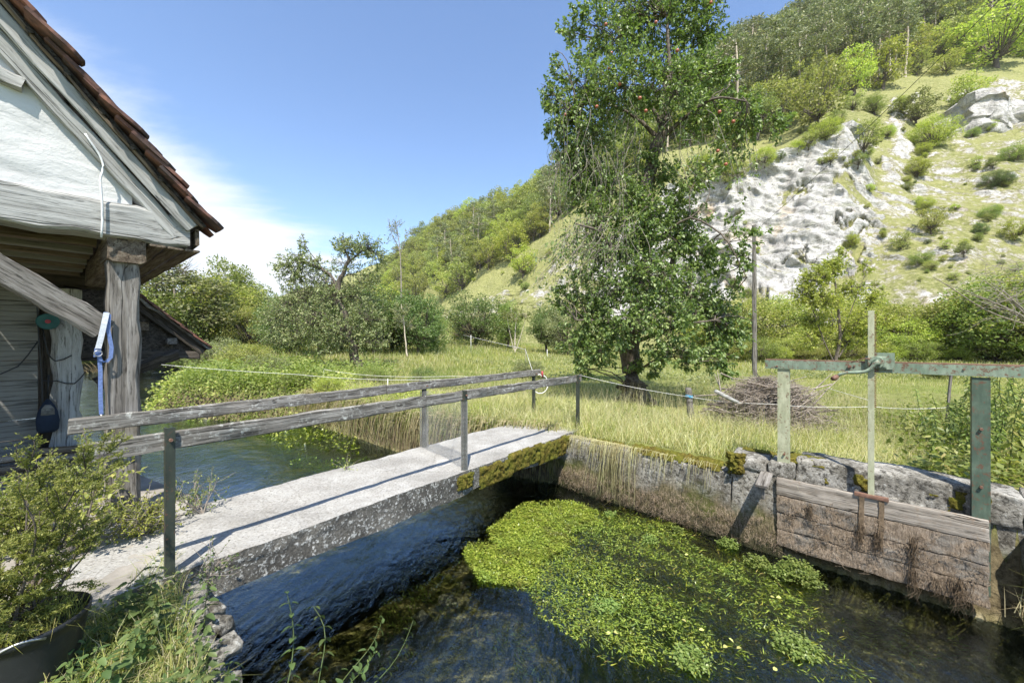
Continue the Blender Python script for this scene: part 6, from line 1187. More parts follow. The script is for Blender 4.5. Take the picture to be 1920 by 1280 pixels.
hang(1700, upb, .6, M['straw'], 'hanging_grass', .006); hang(900, upb, .5, M['grass_g'], 'hanging_grass', .006)
# near bank grasses in the corner below the camera
x, y = scatter(30000, -3.6, 0.2, 0.5, 3.0); sd = sdist(x, y, RIVER); k = (sd > 0.02) & (sd < 1.4) & ~inpoly(x, y, pv) & in_view(x, y, 100) & (fbm(xyz(x*2, y*2), 2) > -.25); x, y = x[k], y[k]
h = rng.uniform(.05, .22, len(x)); lean = rng.normal(size=(len(x), 2))*.6
dry = rng.uniform(0, 1, len(x)) < .38
for m, mk in (('grass_g', ~dry), ('grass_d', dry)): grass_obj('near_grass', x[mk], y[mk], h[mk], rng.uniform(.003, .006, mk.sum()), lean[mk], M[m])
x, y = scatter(2600, -4.6, 0.2, 0.4, 4.0); sd = sdist(x, y, RIVER); k = (sd > 0.0) & (sd < 1.6) & ~inpoly(x, y, pv); x, y = x[k], y[k]; herb('near_herbs', x, y, rng.uniform(.03, .14, len(x)), 9, .035, M['lf_nettle'], .05)
# ---- nettles
def nettle(h, nl, L, lean=0.25, mat='lf_nettle', name='nettle', bare=False):
    st = curve_pts([[0, 0, 0]], [[R.uniform(-lean, lean)*h, R.uniform(-lean, lean)*h, h]], 9, 0, .05); Wv = tube_np(st, np.array([np.linspace(.0035, .0015, 9)]), 5)
    C_, D_, Ls = [], [], []
    for i in range(nl):
        f = 0.12+0.88*(i/max(1, nl-1)); p = np.array([np.interp(f*8, np.arange(9), st[0, :, j]) for j in range(3)]); a0 = (i % 2)*math.pi/2+R.uniform(-.3, .3); s_ = 1-0.65*abs(f-.45)
        for a in (a0, a0+math.pi): C_.append(p+np.array([math.cos(a), math.sin(a), .1])*L*.18); D_.append([math.cos(a), math.sin(a), R.uniform(-.45, .15)]); Ls.append(L*s_)
        if i > nl*0.3:
            for a in (a0+.8, a0+3.9): C_.append(p); D_.append([math.cos(a), math.sin(a), R.uniform(-.1, .5)]); Ls.append(L*s_*.45)
    C_, D_, Ls = np.array(C_), np.array(D_, float), np.array(Ls); n = len(C_); D_ = unit(D_); up = unit(np.array([0, 0, 1.])+rdir(n)*.25); S = unit(np.cross(D_, up)); U = np.cross(S, D_)
    # serrated leaf: outline of 7 points a side, folded on the midrib, drooping
    prof = [(0, 0), (.12, .62), (.24, .92), (.30, .80), (.44, .98), (.50, .78), (.62, .76), (.68, .58), (.80, .48), (.85, .32), (1.0, 0)]
    V = []; T_ = []; o = 0
    for i in range(n):
        l = Ls[i]; w = l*.30; mid = []; lf = []; rt = []
        for a, b in prof:
            q = C_[i]+D_[i]*l*a-np.array([0, 0, 1])*l*.22*a*a; mid.append(q); lf.append(q+S[i]*w*b+U[i]*w*.35*b); rt.append(q-S[i]*w*b+U[i]*w*.35*b)
        k = len(prof); V += mid+lf+rt
        for j in range(k-1): T_ += [(o+j, o+j+1, o+k+j+1), (o+j, o+k+j+1, o+k+j), (o+j, o+2*k+j, o+2*k+j+1), (o+j, o+2*k+j+1, o+j+1)]
        o += 3*k
    return mesh_np('stem', *Wv, [M['twig'] if bare else M[mat]], True), mesh_np('leaves', np.array(V), np.array(T_), [M[mat]])
NT = [nettle(h, n, L) for h, n, L in ((.36, 9, .085), (.30, 8, .075), (.40, 10, .09), (.22, 7, .07), (.33, 9, .065))]
def put(meshes, loc, s, rz, name, label, cat, group=None, tilt=(0, 0)):
    M_ = Matrix.Translation(Vector(loc)) @ Euler((tilt[0], tilt[1], rz)).to_matrix().to_4x4() @ Matrix.Scale(s, 4); t = tag(link(name, None, None, M_), label, cat, group)
    for nm, m in (('stem', meshes[0]), ('leaves', meshes[1])): o = bpy.data.objects.new(nm, m); COL.objects.link(o); o.parent = t
    return t
nsp = [((-1.95, 2.15), 'nettle growing against the near corner of the bridge slab'), ((-1.78, 2.22), 'nettle beneath the first railing post'), ((-2.12, 2.1), 'nettle beside the dark edge of the bridge slab'), ((-1.62, 1.98), 'nettle in the middle of the clump below the slab'), ((-1.85, 1.92), 'broad leaved nettle left in the clump below the slab'), ((-1.42, 1.86), 'nettle leaning out over the water from the bank edge'), ((-1.32, 1.78), 'tall thin nettle standing against the blue water'), ((-1.22, 1.70), 'tall nettle in dark water view right of the boulders'), ((-2.05, 1.80), 'nettle just right of the black tub'), ((-1.88, 1.66), 'low nettle at the foot of the black tub'), ((-1.70, 1.52), 'large leaved nettle at the bottom edge near the tub'), ((-1.55, 1.70), 'short nettle in the dry grass tangle'), ((-2.25, 1.98), 'nettle between the tub and the slab'), ((-1.98, 1.52), 'nettle under the rim of the tub at the bottom left'), ((-2.2, 1.55), 'nettle in front of the tub, lowest left'), ((-1.45, 1.58), 'small nettle at the bottom edge in the grass'), ((-1.05, 1.52), 'spindly nettle on the bank overhanging the water')]
for i in range(24):
    f = R.random(); x, y = -2.3+1.25*f+R.gauss(0, .12), 2.15-0.62*f+R.gauss(0, .16)
    if abs(float(sdist(np.array([x]), np.array([y]), RIVER)[0])) < 9 and not bool(inpoly(np.array([x]), np.array([y]), RIVER)[0]): nsp.append(((x, y), 'nettle in the thick of the clump between the tub and the water'))
for i, ((x, y), lab) in enumerate(nsp): put(NT[i % 5], (x, y, -.08), R.uniform(.6, .95), R.uniform(0, 6.28), 'nettle', lab, 'nettle', 'nettles on the near bank', (R.uniform(-.25, .25), R.uniform(-.25, .25)))
VN = [nettle(h, n, L, .3) for h, n, L in ((.46, 9, .055), (.40, 8, .05))]
for i, (px, py, Yd, ti, lab) in enumerate([(625, 1225, 2.1, .9, 'heart-leaved weed trailing over the water, leftmost spray'), (680, 1200, 2.15, .8, 'trailing weed with small pale leaves over the dark water'), (720, 1180, 2.2, 1.1, 'longest trailing weed spray reaching right over the water'), (655, 1240, 2.0, .5, 'drooping weed spray at the bottom edge over the water'), (590, 1245, 1.95, .4, 'weed spray rooted by the boulders, at the bottom edge')]):
    q = P(px-60, 1275, Yd-.15); put(VN[i % 2], (q.x, q.y, q.z-0.12), 1.0, 0.5*i, 'trailing_weed', lab, 'weed', 'trailing weeds over the water', (R.uniform(-.2, .2), ti))
    tube('rootstock', [q+Vector((0, 0, -.12)), Vector((q.x-.15, q.y-.35, -0.2)), Vector((-1.0+.05*i, 1.35, -0.1))], .004, M['twig'], bpy.data.objects[-1] if False else None, 5) if False else None
# ---- potted shrub in the black tub
PT = Vector((-2.33, 1.84, 0))
pot = thing('potted_shrub', PT, 'feathery yellow-green shrub in a black plastic tub at the lower left', 'potted plant')
rings = [[(r*.82*math.cos(a), r*.82*math.sin(a), z) for a in np.arange(36)*2*math.pi/36] for z, r in ((-0.05, .20), (0.0, .205), (.20, .245), (.235, .25), (.24, .262), (.265, .265), (.27, .255), (.235, .24), (.20, .235))]
link('tub', ring_mesh('tub', rings, [M['black']], True), pot, Matrix.Translation(PT)); tube('tub_handle', [PT+Vector((.215*math.cos(a), .215*math.sin(a), .24+.03*math.sin((a+1.15)*4))) for a in np.linspace(-1.15, -.4, 8)], .006, M['steel'], pot, 5)
disc('potting_soil', PT+Vector((0, 0, .19)), Vector((0, 0, 1)), .19, .03, simple('potting_soil', (.05, .045, .025), 1.0, var=.5, sc=20), pot, 24)
nst = 13; st0 = np.tile(np.array(tuple(PT+Vector((0, 0, .2)))), (nst, 1))+rng.normal(size=(nst, 3))*np.array([.04, .04, 0]); an = np.arange(nst)*2.4; en = np.array(tuple(PT))+np.stack([np.cos(an)*rng.uniform(.06, .30, nst), np.sin(an)*rng.uniform(.06, .28, nst), rng.uniform(.5, 1.0, nst)], 1)
stm = curve_pts(st0, en, 10, 0, .05); W1 = tube_np(stm, np.full(stm.shape[:2], .006)*np.linspace(1.5, .4, 10), 5)
bi = rng.integers(0, nst, 210); bj = rng.integers(2, 10, 210); s1 = stm[bi, bj]; dout = unit((s1-np.array(tuple(PT+Vector((0, 0, .3)))))*np.array([1, 1, .5])+rng.normal(size=(210, 3))*.25); e1 = s1+dout*rng.uniform(.08, .19, (210, 1))+np.array([0, 0, .05]); sb_ = curve_pts(s1, e1, 7, 0, .05); W2 = tube_np(sb_, np.full(sb_.shape[:2], .0022), 4)
# feathery side shoots
C_, D_ = [], []
i_ = np.repeat(np.arange(210), 40); f = rng.uniform(.25, 1.0, len(i_)); k0 = np.clip((f*6).astype(int), 0, 5); p = sb_[i_, k0]+(sb_[i_, k0+1]-sb_[i_, k0])*(f*6-k0)[:, None]; ax = unit(sb_[i_, -1]-sb_[i_, 0]); sd_ = unit(np.cross(ax, np.array([0, 0, 1.])))*np.where(rng.uniform(size=len(i_)) < .5, -1, 1)[:, None]; dd = unit(ax*.7+sd_*.8+rng.normal(size=ax.shape)*.2)
tipsh = curve_pts(p, p+dd*rng.uniform(.015, .05, (len(p), 1)), 3, 0, 0); j_ = np.repeat(np.arange(len(p)), 9); g = rng.uniform(0, 1, len(j_)); p2 = tipsh[j_, 0]+(tipsh[j_, 2]-tipsh[j_, 0])*g[:, None]; d2 = unit(unit(tipsh[j_, 2]-tipsh[j_, 0])*.8+rdir(len(j_))*.8)
hgt_ok = (p2[:, 2] > .25); lv = leaves(p2[hgt_ok], d2[hgt_ok], .013*rng.uniform(.6, 1.3, hgt_ok.sum()), .35, .2, False)
link('stems', mesh_np('stems', *merge([W1, W2]), [M['bark']], True), pot); link('foliage', mesh_np('foliage', *lv, [M['lf_spruce']]), pot)
x = PT.x+rng.uniform(-.22, .22, 900); y = PT.y+rng.uniform(-.22, .22, 900); k = np.hypot(x-PT.x, y-PT.y) < .18; v = blades(np.stack([x[k], y[k], np.full(k.sum(), .20)], 1), rng.uniform(.06, .22, k.sum()), rng.normal(size=(k.sum(), 2))*.6, np.full(k.sum(), .004)); link('pot_grass', mesh_np('pot_grass', *v, [M['grass_g']]), pot)['kind'] = 'stuff'
# rose-like shrub between tub and porch
def leafy_shrub(name, loc, h, r, nst, ntw, per, L, ml, label, cat='shrub'):
    c = np.array(loc, float); an = rng.uniform(0, 6.28, nst); e = c+np.stack([np.cos(an)*r*rng.uniform(.3, 1, nst), np.sin(an)*r*rng.uniform(.3, 1, nst), h*rng.uniform(.6, 1.05, nst)], 1); st = curve_pts(np.repeat(c[None], nst, 0), e, 9, -0.05, .06)
    bi = rng.integers(0, nst, ntw); bj = rng.integers(2, 9, ntw); s1 = st[bi, bj]; e1 = s1+unit(rng.normal(size=(ntw, 3))+np.array([0, 0, .4]))*rng.uniform(.08, .22, (ntw, 1)); tw = curve_pts(s1, e1, 5, .1, .05)
    i_ = np.repeat(np.arange(ntw), per); f = rng.uniform(.2, 1, len(i_)); k0 = np.clip((f*4).astype(int), 0, 3); p = tw[i_, k0]+(tw[i_, k0+1]-tw[i_, k0])*(f*4-k0)[:, None]; lv = leaves(p, unit(rdir(len(p))+unit(tw[i_, -1]-tw[i_, 0])*.6), L*rng.uniform(.6, 1.2, len(p)), .6, .3, True, unit(rdir(len(p))*.6+np.array([0, 0, 1.])))
    w = merge([tube_np(st, np.full(st.shape[:2], .005)*np.linspace(1.3, .5, 9), 5), tube_np(tw, np.full(tw.shape[:2], .0018), 3)]); t = thing(name, loc, label, cat); link('stems', mesh_np('stems', *w, [M['twig']], True), t); link('foliage', mesh_np('foliage', *lv, [ml]), t); return t
leafy_shrub('rose_bush', (-3.28, 2.86, 0), .66, .34, 14, 150, 9, .04, M['lf_pale'], 'straggly light green rose bush behind the tub, left of the post foot')
leafy_shrub('rose_bush', (-3.75, 2.95, 0), .6, .4, 12, 130, 9, .045, M['lf_mid'], 'darker leafy bush in the porch behind the straggly rose')
leafy_shrub('weed_clump', (-3.02, 3.16, 0), .24, .24, 20, 260, 12, .02, M['lf_yellow'], 'fine yellow-green weed at the foot of the oak post', 'weed')
leafy_shrub('weed_clump', (-2.88, 3.58, -.02), .26, .26, 9, 80, 9, .02, M['cress'], 'thin flowering weed hanging over the bridge edge right of the post', 'weed')
leafy_shrub('seedling', tuple(br(1.86, 1.20, 0)), .05, .03, 5, 14, 5, .02, M['lf_yellow'], 'tiny yellow-green seedling on the back edge of the bridge deck', 'weed')
leafy_shrub('weed_clump', (-2.02, 2.55, .0), .16, .12, 6, 34, 6, .022, M['lf_nettle'], 'small weed growing on the slab by the first railing post', 'weed')
# tall herbs behind the sluice on the right
def stalk_plant(loc, h, n, L, mat, label, name='tall_herb', lean=(0, 0)):
    c = np.array(loc, float); st = curve_pts([c], [c+np.array([lean[0]*h, lean[1]*h, h])], 10, 0, .03); f = np.linspace(.08, 1, n); p = np.stack([np.interp(f*9, np.arange(10), st[0, :, j]) for j in range(3)], 1); a = np.arange(n)*2.4
    d = unit(np.stack([np.cos(a), np.sin(a), rng.uniform(-1.1, -.1, n)], 1)); lv = leaves(p, d, L*rng.uniform(.7, 1.1, n)*(1.1-f*.5), .32, .3, True); t = thing(name, loc, label, 'tall herb', 'tall herbs behind the sluice gate'); link('stem', mesh_np('stem', *tube_np(st, np.array([np.linspace(.008, .003, 10)]), 5), [M['lf_nettle']], True), t); link('leaves', mesh_np('leaves', *lv, [M[mat]]), t)
hs = 0
for _ in range(110):
    px = R.uniform(1735, 1960); Yd = R.uniform(4.3, 6.6); x = (px-960)/F*Yd; off = (x-WALL0.x)*NC.x+(Yd-WALL0.y)*NC.y
    if off < .55: continue
    h = R.uniform(.45, 1.15)*(0.75 if px < 1800 else 1.1); stalk_plant((x, Yd, 0), h, int(h*52), .11, R.choice(['lf_mid', 'lf_pale', 'lf_nettle']), 'tall dark nettle-like herb in the patch behind the right gate post' if px > 1820 else 'tall nettle-like herb at the thin left side of the patch behind the gate', lean=(R.uniform(-.25, .25), R.uniform(-.2, .2))); hs += 1
x, y = scatter(1600, 4.0, 9, 4, 8); off = (x-WALL0.x)*NC.x+(y-WALL0.y)*NC.y; k = (off > .5) & (x/y > 1.02) & (rng.uniform(size=len(x)) < .8); x, y = x[k], y[k]; herb('patch_herbs', x, y, rng.uniform(.15, .55, len(x)), 12, .075, M['lf_mid'], .12, z=np.zeros(len(x)))
# plants at the right end below the gate
for i, (t_, z_) in enumerate(((1.85, -.75), (1.98, -.6), (2.15, -.65), (1.92, -.88))): hp0 = wl(t_, -.15, z_); x = hp0.x+rng.normal(size=90)*.05; y = hp0.y+rng.normal(size=90)*.05; grass_obj('water_edge_grass', x, y, rng.uniform(.1, .34, 90), np.full(90, .007), rng.normal(size=(90, 2))*.5+np.array([-.4, -.4]), M['grass_g' if i % 2 else 'straw'], np.full(90, z_))
# ---- water weed
WPTS = [(870, 1035), (930, 985), (985, 945), (1060, 940), (1180, 952), (1290, 990), (1340, 1020), (1440, 1062), (1500, 1095), (1560, 1140), (1600, 1200), (1660, 1285), (1170, 1285), (1120, 1235), (1060, 1180), (1010, 1150), (1000, 1110), (960, 1092), (905, 1085)]
WP = [tuple(G(a, b, WZ).xy) for a, b in WPTS]
xs = [p[0] for p in WP]; ys = [p[1] for p in WP]
def weed_field(n, poly, zr, L, mat, name, thr=0.0, strand=False, sc=2.4):
    xs = [p[0] for p in poly]; ys = [p[1] for p in poly]; x, y = scatter(n, min(xs), max(xs), min(ys), max(ys)); sd = -sdist(x, y, poly); al = x*DC.x+y*DC.y; ac = x*NC.x+y*NC.y
    nz = fbm(np.stack([al*1.1, ac*sc, al*0], -1), 4, .6)+0.25*fbm(xyz(al*5, ac*9), 3); k = (nz+rng.normal(size=len(x))*.05 > thr+0.16-0.55*sstep(0, .5, sd)+.15*sstep(-1.2, 1.5, al-np.median(al))) & (sd > -0.04); x, y, nz = x[k], y[k], nz[k]; n = len(x); z = WZ+rng.uniform(zr[0], zr[1], n)+0.02*np.clip(nz, -.3, .5)*(1 if zr[1] > 0 else 0)
    fl = np.array([DC.x, DC.y, 0]); d = unit(fl*(.8 if strand else .3)+rng.normal(size=(n, 3))*np.array([.6, .6, .25])+np.array([0, 0, .05 if not strand else 0])); lv = leaves(np.stack([x, y, z], 1), d, L*rng.uniform(.35, 1.5, n), .11 if strand else .6, .2, False, unit(rdir(n)*.45+np.array([0, 0, 1.]))); return tag(link(name, mesh_np(name, *lv, [mat])), kind='stuff')
weed_field(95000, WP, (-.035, .006), .021, M['weed'], 'water_weed', .02)
weed_field(60000, WP, (-.06, -.006), .06, M['weed_low'], 'sunken_weed', -.35, True)
weed_field(24000, WP, (-.02, .010), .05, M['weed'], 'weed_strands', -.12, True); weed_field(4000, WP, (-.006, .016), .06, M['cress'], 'weed_strands', .05, True)
# the lush corner upstream
LP = [tuple(G(a, b, WZ).xy) for a, b in ((870, 1035), (930, 985), (985, 945), (1060, 940), (1130, 960), (1120, 1000), (1010, 1050), (990, 1100), (905, 1088))]; weed_field(34000, LP, (0, .03), .026, M['weed'], 'water_weed', -.2)
UP = [tuple(G(a, b, WZ).xy) for a, b in ((470, 815), (560, 798), (640, 800), (720, 835), (680, 850), (600, 850), (540, 838))]; weed_field(12000, UP, (-.07, -.005), .08, M['weed'], 'water_weed', -.1)
UP2 = [tuple(G(a, b, WZ).xy) for a, b in ((560, 850), (650, 855), (700, 850), (640, 880), (540, 880))]; weed_field(3000, UP2, (-.10, -.02), .06, M['weed'], 'sunken_weed', .0)
# bottom weed on the sunlit river bed
BP = [tuple(G(a, b, -1.45).xy) for a, b in ((640, 1285), (760, 1060), (960, 1000), (1500, 1090), (1900, 1180), (1900, 1285))]
xs = [p[0] for p in BP]; ys = [p[1] for p in BP]; x, y = scatter(15000, min(xs), max(xs), min(ys), max(ys)); k = inpoly(x, y, BP) & (fbm(xyz(x*1.6, y*1.6), 3) > .05) & (sdist(x, y, RIVER) < -.1); x, y = x[k], y[k]; d = unit(np.array([DC.x, DC.y, .2])+rng.normal(size=(len(x), 3))*.45)
lv = leaves(np.stack([x, y, ground_z(x, y)+rng.uniform(0, .12, len(x))], 1), d, .07*rng.uniform(.5, 1.3, len(x)), .2, .2, False, unit(rdir(len(x))*.5+np.array([0, 0, 1.]))); tag(link('river_bed_weed', mesh_np('river_bed_weed', *lv, [M['lf_mid']])), kind='stuff')
# watercress tussocks
def cress(px, py, r, h, n, label):
    c = G(px, py, WZ); a = rng.uniform(0, 6.28, n); rr = r*rng.uniform(0, 1, n)**.5; zt = h*(1-(rr/r)**2)*rng.uniform(.4, 1.05, n)+.01; tip = np.stack([c.x+rr*np.cos(a), c.y+rr*np.sin(a), WZ+zt], 1); b0 = np.stack([c.x+rr*.4*np.cos(a), c.y+rr*.4*np.sin(a), np.full(n, WZ-.02)], 1)
    st = curve_pts(b0, tip, 5, 0, .05); i_ = np.repeat(np.arange(n), 9); p = st[i_, rng.integers(2, 5, len(i_))]+rng.normal(size=(len(i_), 3))*.014; lv = leaves(p, unit(rng.normal(size=(len(p), 3))*np.array([1, 1, .4])), .026*rng.uniform(.6, 1.3, len(p)), .75, .2, True, unit(rdir(len(p))*.4+np.array([0, 0, 1.])))
    t = thing('watercress', tuple(c), label, 'watercress', 'watercress tussocks in the channel'); link('stems', mesh_np('stems', *tube_np(st, np.full(st.shape[:2], .0016), 3), [M['cress']], True), t); link('leaves', mesh_np('leaves', *lv, [M['cress']]), t)
cress(1497, 1082, .22, .20, 190, 'large bright tussock of watercress below the sluice boards'); cress(1462, 1078, .12, .11, 60, 'small watercress tuft joined to the left of the large tussock')
cress(1365, 1022, .12, .09, 50, 'watercress tuft nearest the foot of the plank bracket'); cress(1420, 1055, .14, .07, 60, 'low watercress between the wall tuft and the large tussock'); cress(1220, 1015, .09, .06, 36, 'pale watercress sprig in the middle of the weed bed'); cress(1270, 995, .08, .05, 24, 'sprig of watercress near the wall in the weed bed'); cress(1145, 965, .08, .05, 26, 'sprig of watercress at the upstream end of the weed bed'); cress(1490, 1215, .18, .07, 80, 'low watercress mat towards the bottom right of the weed bed'); cress(1300, 1240, .16, .06, 60, 'watercress mat near the bottom edge of the weed bed'); cress(1140, 1140, .12, .05, 40, 'watercress sprigs at the left rim of the weed bed')
# fallen yellow leaves and pale petals
bm_v, bm_f = leaves(np.zeros((1, 3)), np.array([[1., 0, 0]]), .045, .7, .2, True, np.array([[0, 0, 1.]])); ym = mesh_np('fallen_leaf', bm_v, bm_f, [M['yellow_leaf']])
for i, (px, py) in enumerate(((1193, 1086), (1366, 1195), (1390, 1213), (1160, 1187), (1145, 1185), (1126, 1126), (1278, 1160), (1363, 1210), (1285, 1040), (1465, 1120), (1450, 1255), (1445, 1118), (1105, 1112), (1320, 1180))):
    c = G(px, py, WZ+.022); tag(link('fallen_leaf', ym, None, Matrix.Translation(c) @ Euler((R.uniform(-.3, .3), R.uniform(-.3, .3), R.uniform(0, 6.28))).to_matrix().to_4x4()), 'yellow fallen leaf floating on the water weed', 'leaf', 'yellow fallen leaves on the water weed')
# submerged pale stones
for i, (px, py, r_) in enumerate(((1740, 1175, .10), (1550, 1110, .12), (960, 1235, .08), (840, 1120, .12), (1765, 1185, .07), (790, 1150, .10), (870, 1090, .08))):
    c = G(px, py, -1.42); c.z = float(ground_z(np.array([c.x]), np.array([c.y]))[0]); o = rough_box('river_stone', at(c.x, c.y, c.z, R.uniform(0, 3)), (r_*2, r_*1.5, r_), M['stone_top'], None, (10, 8, 6), .05, 6, .05); tag(o, ['pale stone under water below the right end of the boards', 'pale stone under water beside the large watercress tussock', 'small pale stone under dark water at the bottom centre', 'stone on the bed below the bridge, nearest the bridge', 'small stone touching the pale one below the boards', 'stone on the bed in the brown sunlit patch', 'stone on the bed left of the weed bed'][i], 'stone', 'stones on the river bed')

# ================================================================== THE FIELD: pole, fence, brush pile
pp = P(1415, 712, 16); pp.z = 0; pole = thing('utility_pole', pp, 'weathered wooden pole standing in the meadow behind the brush pile', 'pole')
timber('shaft', pp+Vector((0, 0, -.2)), Vector((pp.x-.02, 16, EYE+(640-422)/F*16)), .17, .17, M['wood_post'], pole, up=(1, 0, 0), seg=16, jit=.006, cham=.05, taper=.12)
tube('insulator', [Vector((pp.x+.02, 15.9, 6.2)), Vector((pp.x+.16, 15.9, 6.32))], .03, M['black'], pole, 6)
w0 = Vector((pp.x+.12, 15.9, 6.3)); w1 = P(1965, -88, 7.5); tag(tube('power_line', [w0.lerp(w1, t)+Vector((0, 0, -.10*math.sin(t*math.pi))) for t in np.linspace(0, 1, 14)]+[w1+(w1-w0)*.4], .0075, M['black'], None, 5), 'thin black overhead cable running from the wooden pole up to the right', 'cable')
fpp = G(1297, 800, 0); fp = thing('fence_post', fpp, 'short leaning round fence post with blue twine near its top', 'fence post')
rings = []
for z, r_ in ((-.2, .062), (.2, .06), (.55, .058), (.70, .056), (.735, .05)): rings.append([(r_*math.cos(a)-.10*(z)*.9, r_*math.sin(a), z) for a in np.arange(12)*math.pi/6])
link('post', ring_mesh('post', rings, [M['wood_post']], False), fp, Matrix.Translation(fpp))
for dz in (0, .014, .028): tube('blue_twine', [fpp+Vector((.064*math.cos(a)-.055, .064*math.sin(a), .56+dz+.01*math.sin(a*2))) for a in np.linspace(0, 2*math.pi, 17)], .006, simple('blue_twine', (.05, .28, .45), .8), fp, 4)
fence_a = thing('electric_fence', fpp, 'electric fence of a white cord past the short post behind the sluice gate', 'fence')
fence_b = thing('electric_fence', tuple(P(607, 692, 13.5)), 'electric fence of white cords and thin stakes on the left meadow bank', 'fence')
fence_c = thing('wire_fence', spot(1650, 31.5), 'low wire fence on thin grey stakes in front of the far willows', 'fence')
def cord(pts, label, r=.003, sag=.03, par=None):
    q = []
    for a, b in zip(pts[:-1], pts[1:]):
        for f in np.linspace(0, 1, 9)[:-1]: q.append(a.lerp(b, f)+Vector((0, 0, -sag*4*f*(1-f))))
    par = par or (fence_c if 'far fence' in label else fence_a if ('short post' in label or 'rack bar' in label) else fence_b); tag(tube('fence_cord', q+[pts[-1]], r, M['wire_white'], par, 4), label)
fpt = fpp+Vector((-.055, -.06, .57))
cord([br(5.78, .05, .97), fpt, P(1445, 757, 6.4), P(1635, 762, 5.6), P(1782, 763, 6.2)], 'white electric fence cord from the bridge railing past the short post to the right')
cord([P(1635, 752, 5.65), P(1550, 727, 8.0)], 'white cord running back from the rack bar to the brush pile', .004, .0)
cord([P(268, 680, 12), P(560, 702, 11.0), P(735, 712, 9.6), P(985, 703, 8.2)], 'white cord stretched over the far bank left of the bridge end', .0048)
cord([P(607, 692, 13.5), P(700, 704, 12.5), P(850, 705, 11.5), P(1000, 703, 10)], 'second white cord behind the railing, just above the first', .005)
cord([P(868, 628, 30), P(985, 655, 18), P(1000, 700, 9.5)], 'white cord coming down from the meadow gate to the bridge', .008, .0)
for px, py, Yd, h, lab in ((607, 692, 13.5, .75, 'thin white plastic fence stake on the far bank left'), (727, 710, 11.6, .7, 'thin white fence stake above the middle of the railing'), (985, 652, 18, 1.35, 'pale leaning fence stake beyond the bridge end'), (1026, 655, 30, .9, 'small white stake in the far meadow left of the apple tree'), (883, 628, 30, 1.0, 'white stake by the round dark bush')):
    q = P(px, py, Yd); tag(tube('fence_stake', [q+Vector((.05 if Yd == 18 else 0, 0, -h-.35)), q], .012 if Yd < 20 else .02, M['wire_white'] if Yd != 18 else M['twig'], fence_b, 5), lab)
q = P(1780, 700, 6.2); tag(timber('fence_stake', Vector((q.x-.08, q.y, -.1)), Vector((q.x+.02, q.y, EYE-58/F*6.2)), .04, .03, M['wood_post'], fence_a, up=(1, 0, 0), seg=4), 'dark leaning stake')
# far wire fence at the meadow edge
for i in range(16):
    px = 1360+i*38; q = spot(px, 31.5); tag(tube('fence_stake', [q, (q[0]+R.uniform(-.1, .1), q[1], q[2]+1.15)], .025, M['twig'], fence_c, 5))
for z in (.6, 1.05): cord([Vector(spot(1350, 31.5))+Vector((0, 0, z)), Vector(spot(1940, 31.5))+Vector((0, 0, z))], 'upper wire of the far fence before the willows' if z > 1 else 'lower wire of the far fence before the willows', .0028, .01)
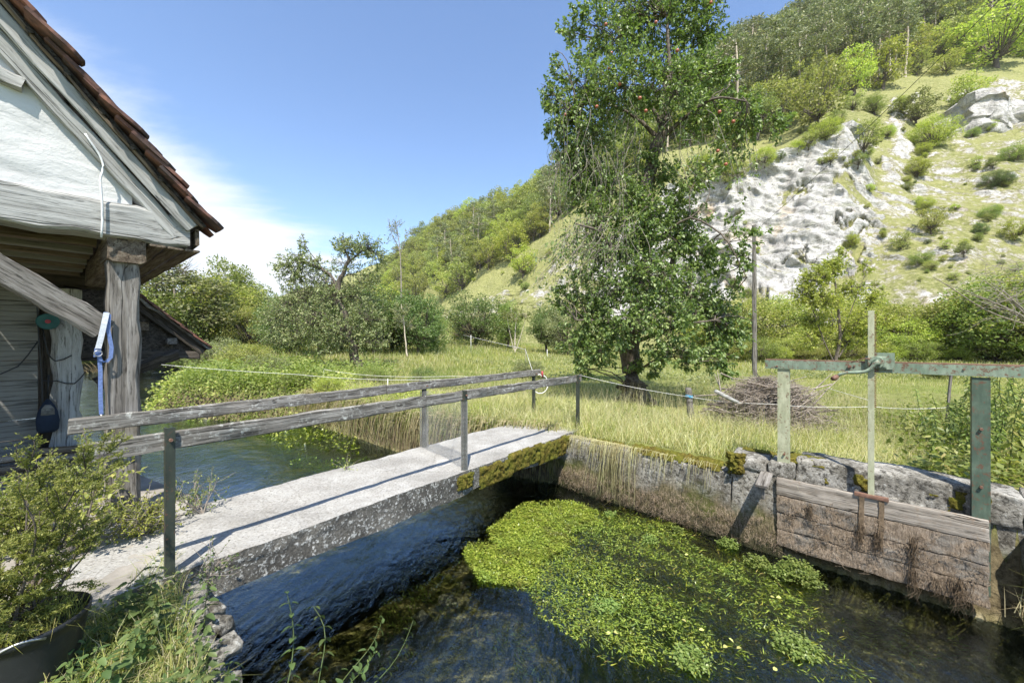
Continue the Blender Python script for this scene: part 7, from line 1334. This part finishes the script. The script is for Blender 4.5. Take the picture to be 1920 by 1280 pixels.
# brush pile
bc = P(1440, 770, 7.0); bc.z = 0; bp_ = thing('brush_pile', bc, 'long heap of dry grey-brown brushwood lying in the grass behind the channel wall', 'brush pile')
Ps = []; Rd = []
for i in range(2400):
    u = R.gauss(0, .38); u = max(-.95, min(.95, u)); w = R.gauss(0, .24); top = .98*(1-u*u*.75)*math.exp(-w*w*3); z = R.uniform(.02, max(.08, top)); c = bc+Vector((u*1.08, w, z)); a = R.gauss(0, .55); L = R.uniform(.2, .6); d = Vector((math.cos(a), math.sin(a)*.8, R.gauss(0.0, .28))).normalized(); j = Vector((R.gauss(0, .04), R.gauss(0, .04), R.gauss(0, .04))); Ps.append([c-d*L/2, c-d*L/6+j, c+d*L/6-j*.5, c+d*L/2]); Rd.append(R.uniform(.0025, .007))
for k in range(4): pass
P_ = np.array([[tuple(p) for p in a] for a in Ps]); v = tube_np(P_, np.array(Rd)[:, None]*np.array([[1, .95, .8, .5]]), 3); tag(link('twigs', mesh_np('twigs', *v, [M['wood_stick']], True), bp_), kind='stuff')
for i in range(60):
    u = R.uniform(-.9, .9); w = R.gauss(0, .2); c = bc+Vector((u*1.05, w-.1, R.uniform(.1, .98)*(1-u*u*.6))); a = R.gauss(0.1, .5); L = R.uniform(.5, 1.1); d = Vector((math.cos(a), math.sin(a), R.gauss(.05, .2))).normalized(); jj = Vector((R.gauss(0, .05), R.gauss(0, .05), R.gauss(0, .05))); tube('branch', [c-d*L/2, c-d*L/6+jj, c+d*L/6, c+d*L/2-jj], [.013, .012, .009, .005], M['wood_stick'] if i % 3 else M['bark'], bp_, 5)
for (a1, b1), (a2, b2) in (((1560, 700), (1500, 760)), ((1575, 708), (1520, 765)), ((1340, 700), (1360, 760)), ((1345, 695), (1352, 740)), ((1545, 715), (1490, 770)), ((1480, 745), (1560, 720))): q1, q2 = P(a1, b1, 7.1), P(a2, b2, 6.9); tube('branch', [q2, q2.lerp(q1, .5)+Vector((0, 0, .03)), q1], [.014, .01, .004], M['wood_stick'], bp_, 5)
tube('pale_log', [P(1340, 732, 6.8), P(1362, 744, 6.75), P(1388, 757, 6.7)], [.032, .038, .03], M['wood_white'], bp_, 8)
# tools for haze: none; the air over this short valley is clear
print('OBJ', len(bpy.data.objects))
# ---- the air of the valley
bm = bmesh.new(); bmesh.ops.create_cube(bm, size=1.0); me = bpy.data.meshes.new('haze'); bm.to_mesh(me); bm.free()
hm = bpy.data.materials.new('valley_air'); hm.use_nodes = True; hm.node_tree.nodes.clear(); ho = hm.node_tree.nodes.new('ShaderNodeOutputMaterial'); pvn = hm.node_tree.nodes.new('ShaderNodeVolumePrincipled'); pvn.inputs['Color'].default_value = (0.92, 0.96, 1.0, 1); pvn.inputs['Density'].default_value = 0.0001; hm.node_tree.links.new(pvn.outputs[0], ho.inputs['Volume']); me.materials.append(hm)
tag(link('haze', me, None, Matrix.Translation((0, 1350, 190)) @ Matrix.Diagonal((6300, 3700, 390, 1))), kind='stuff')
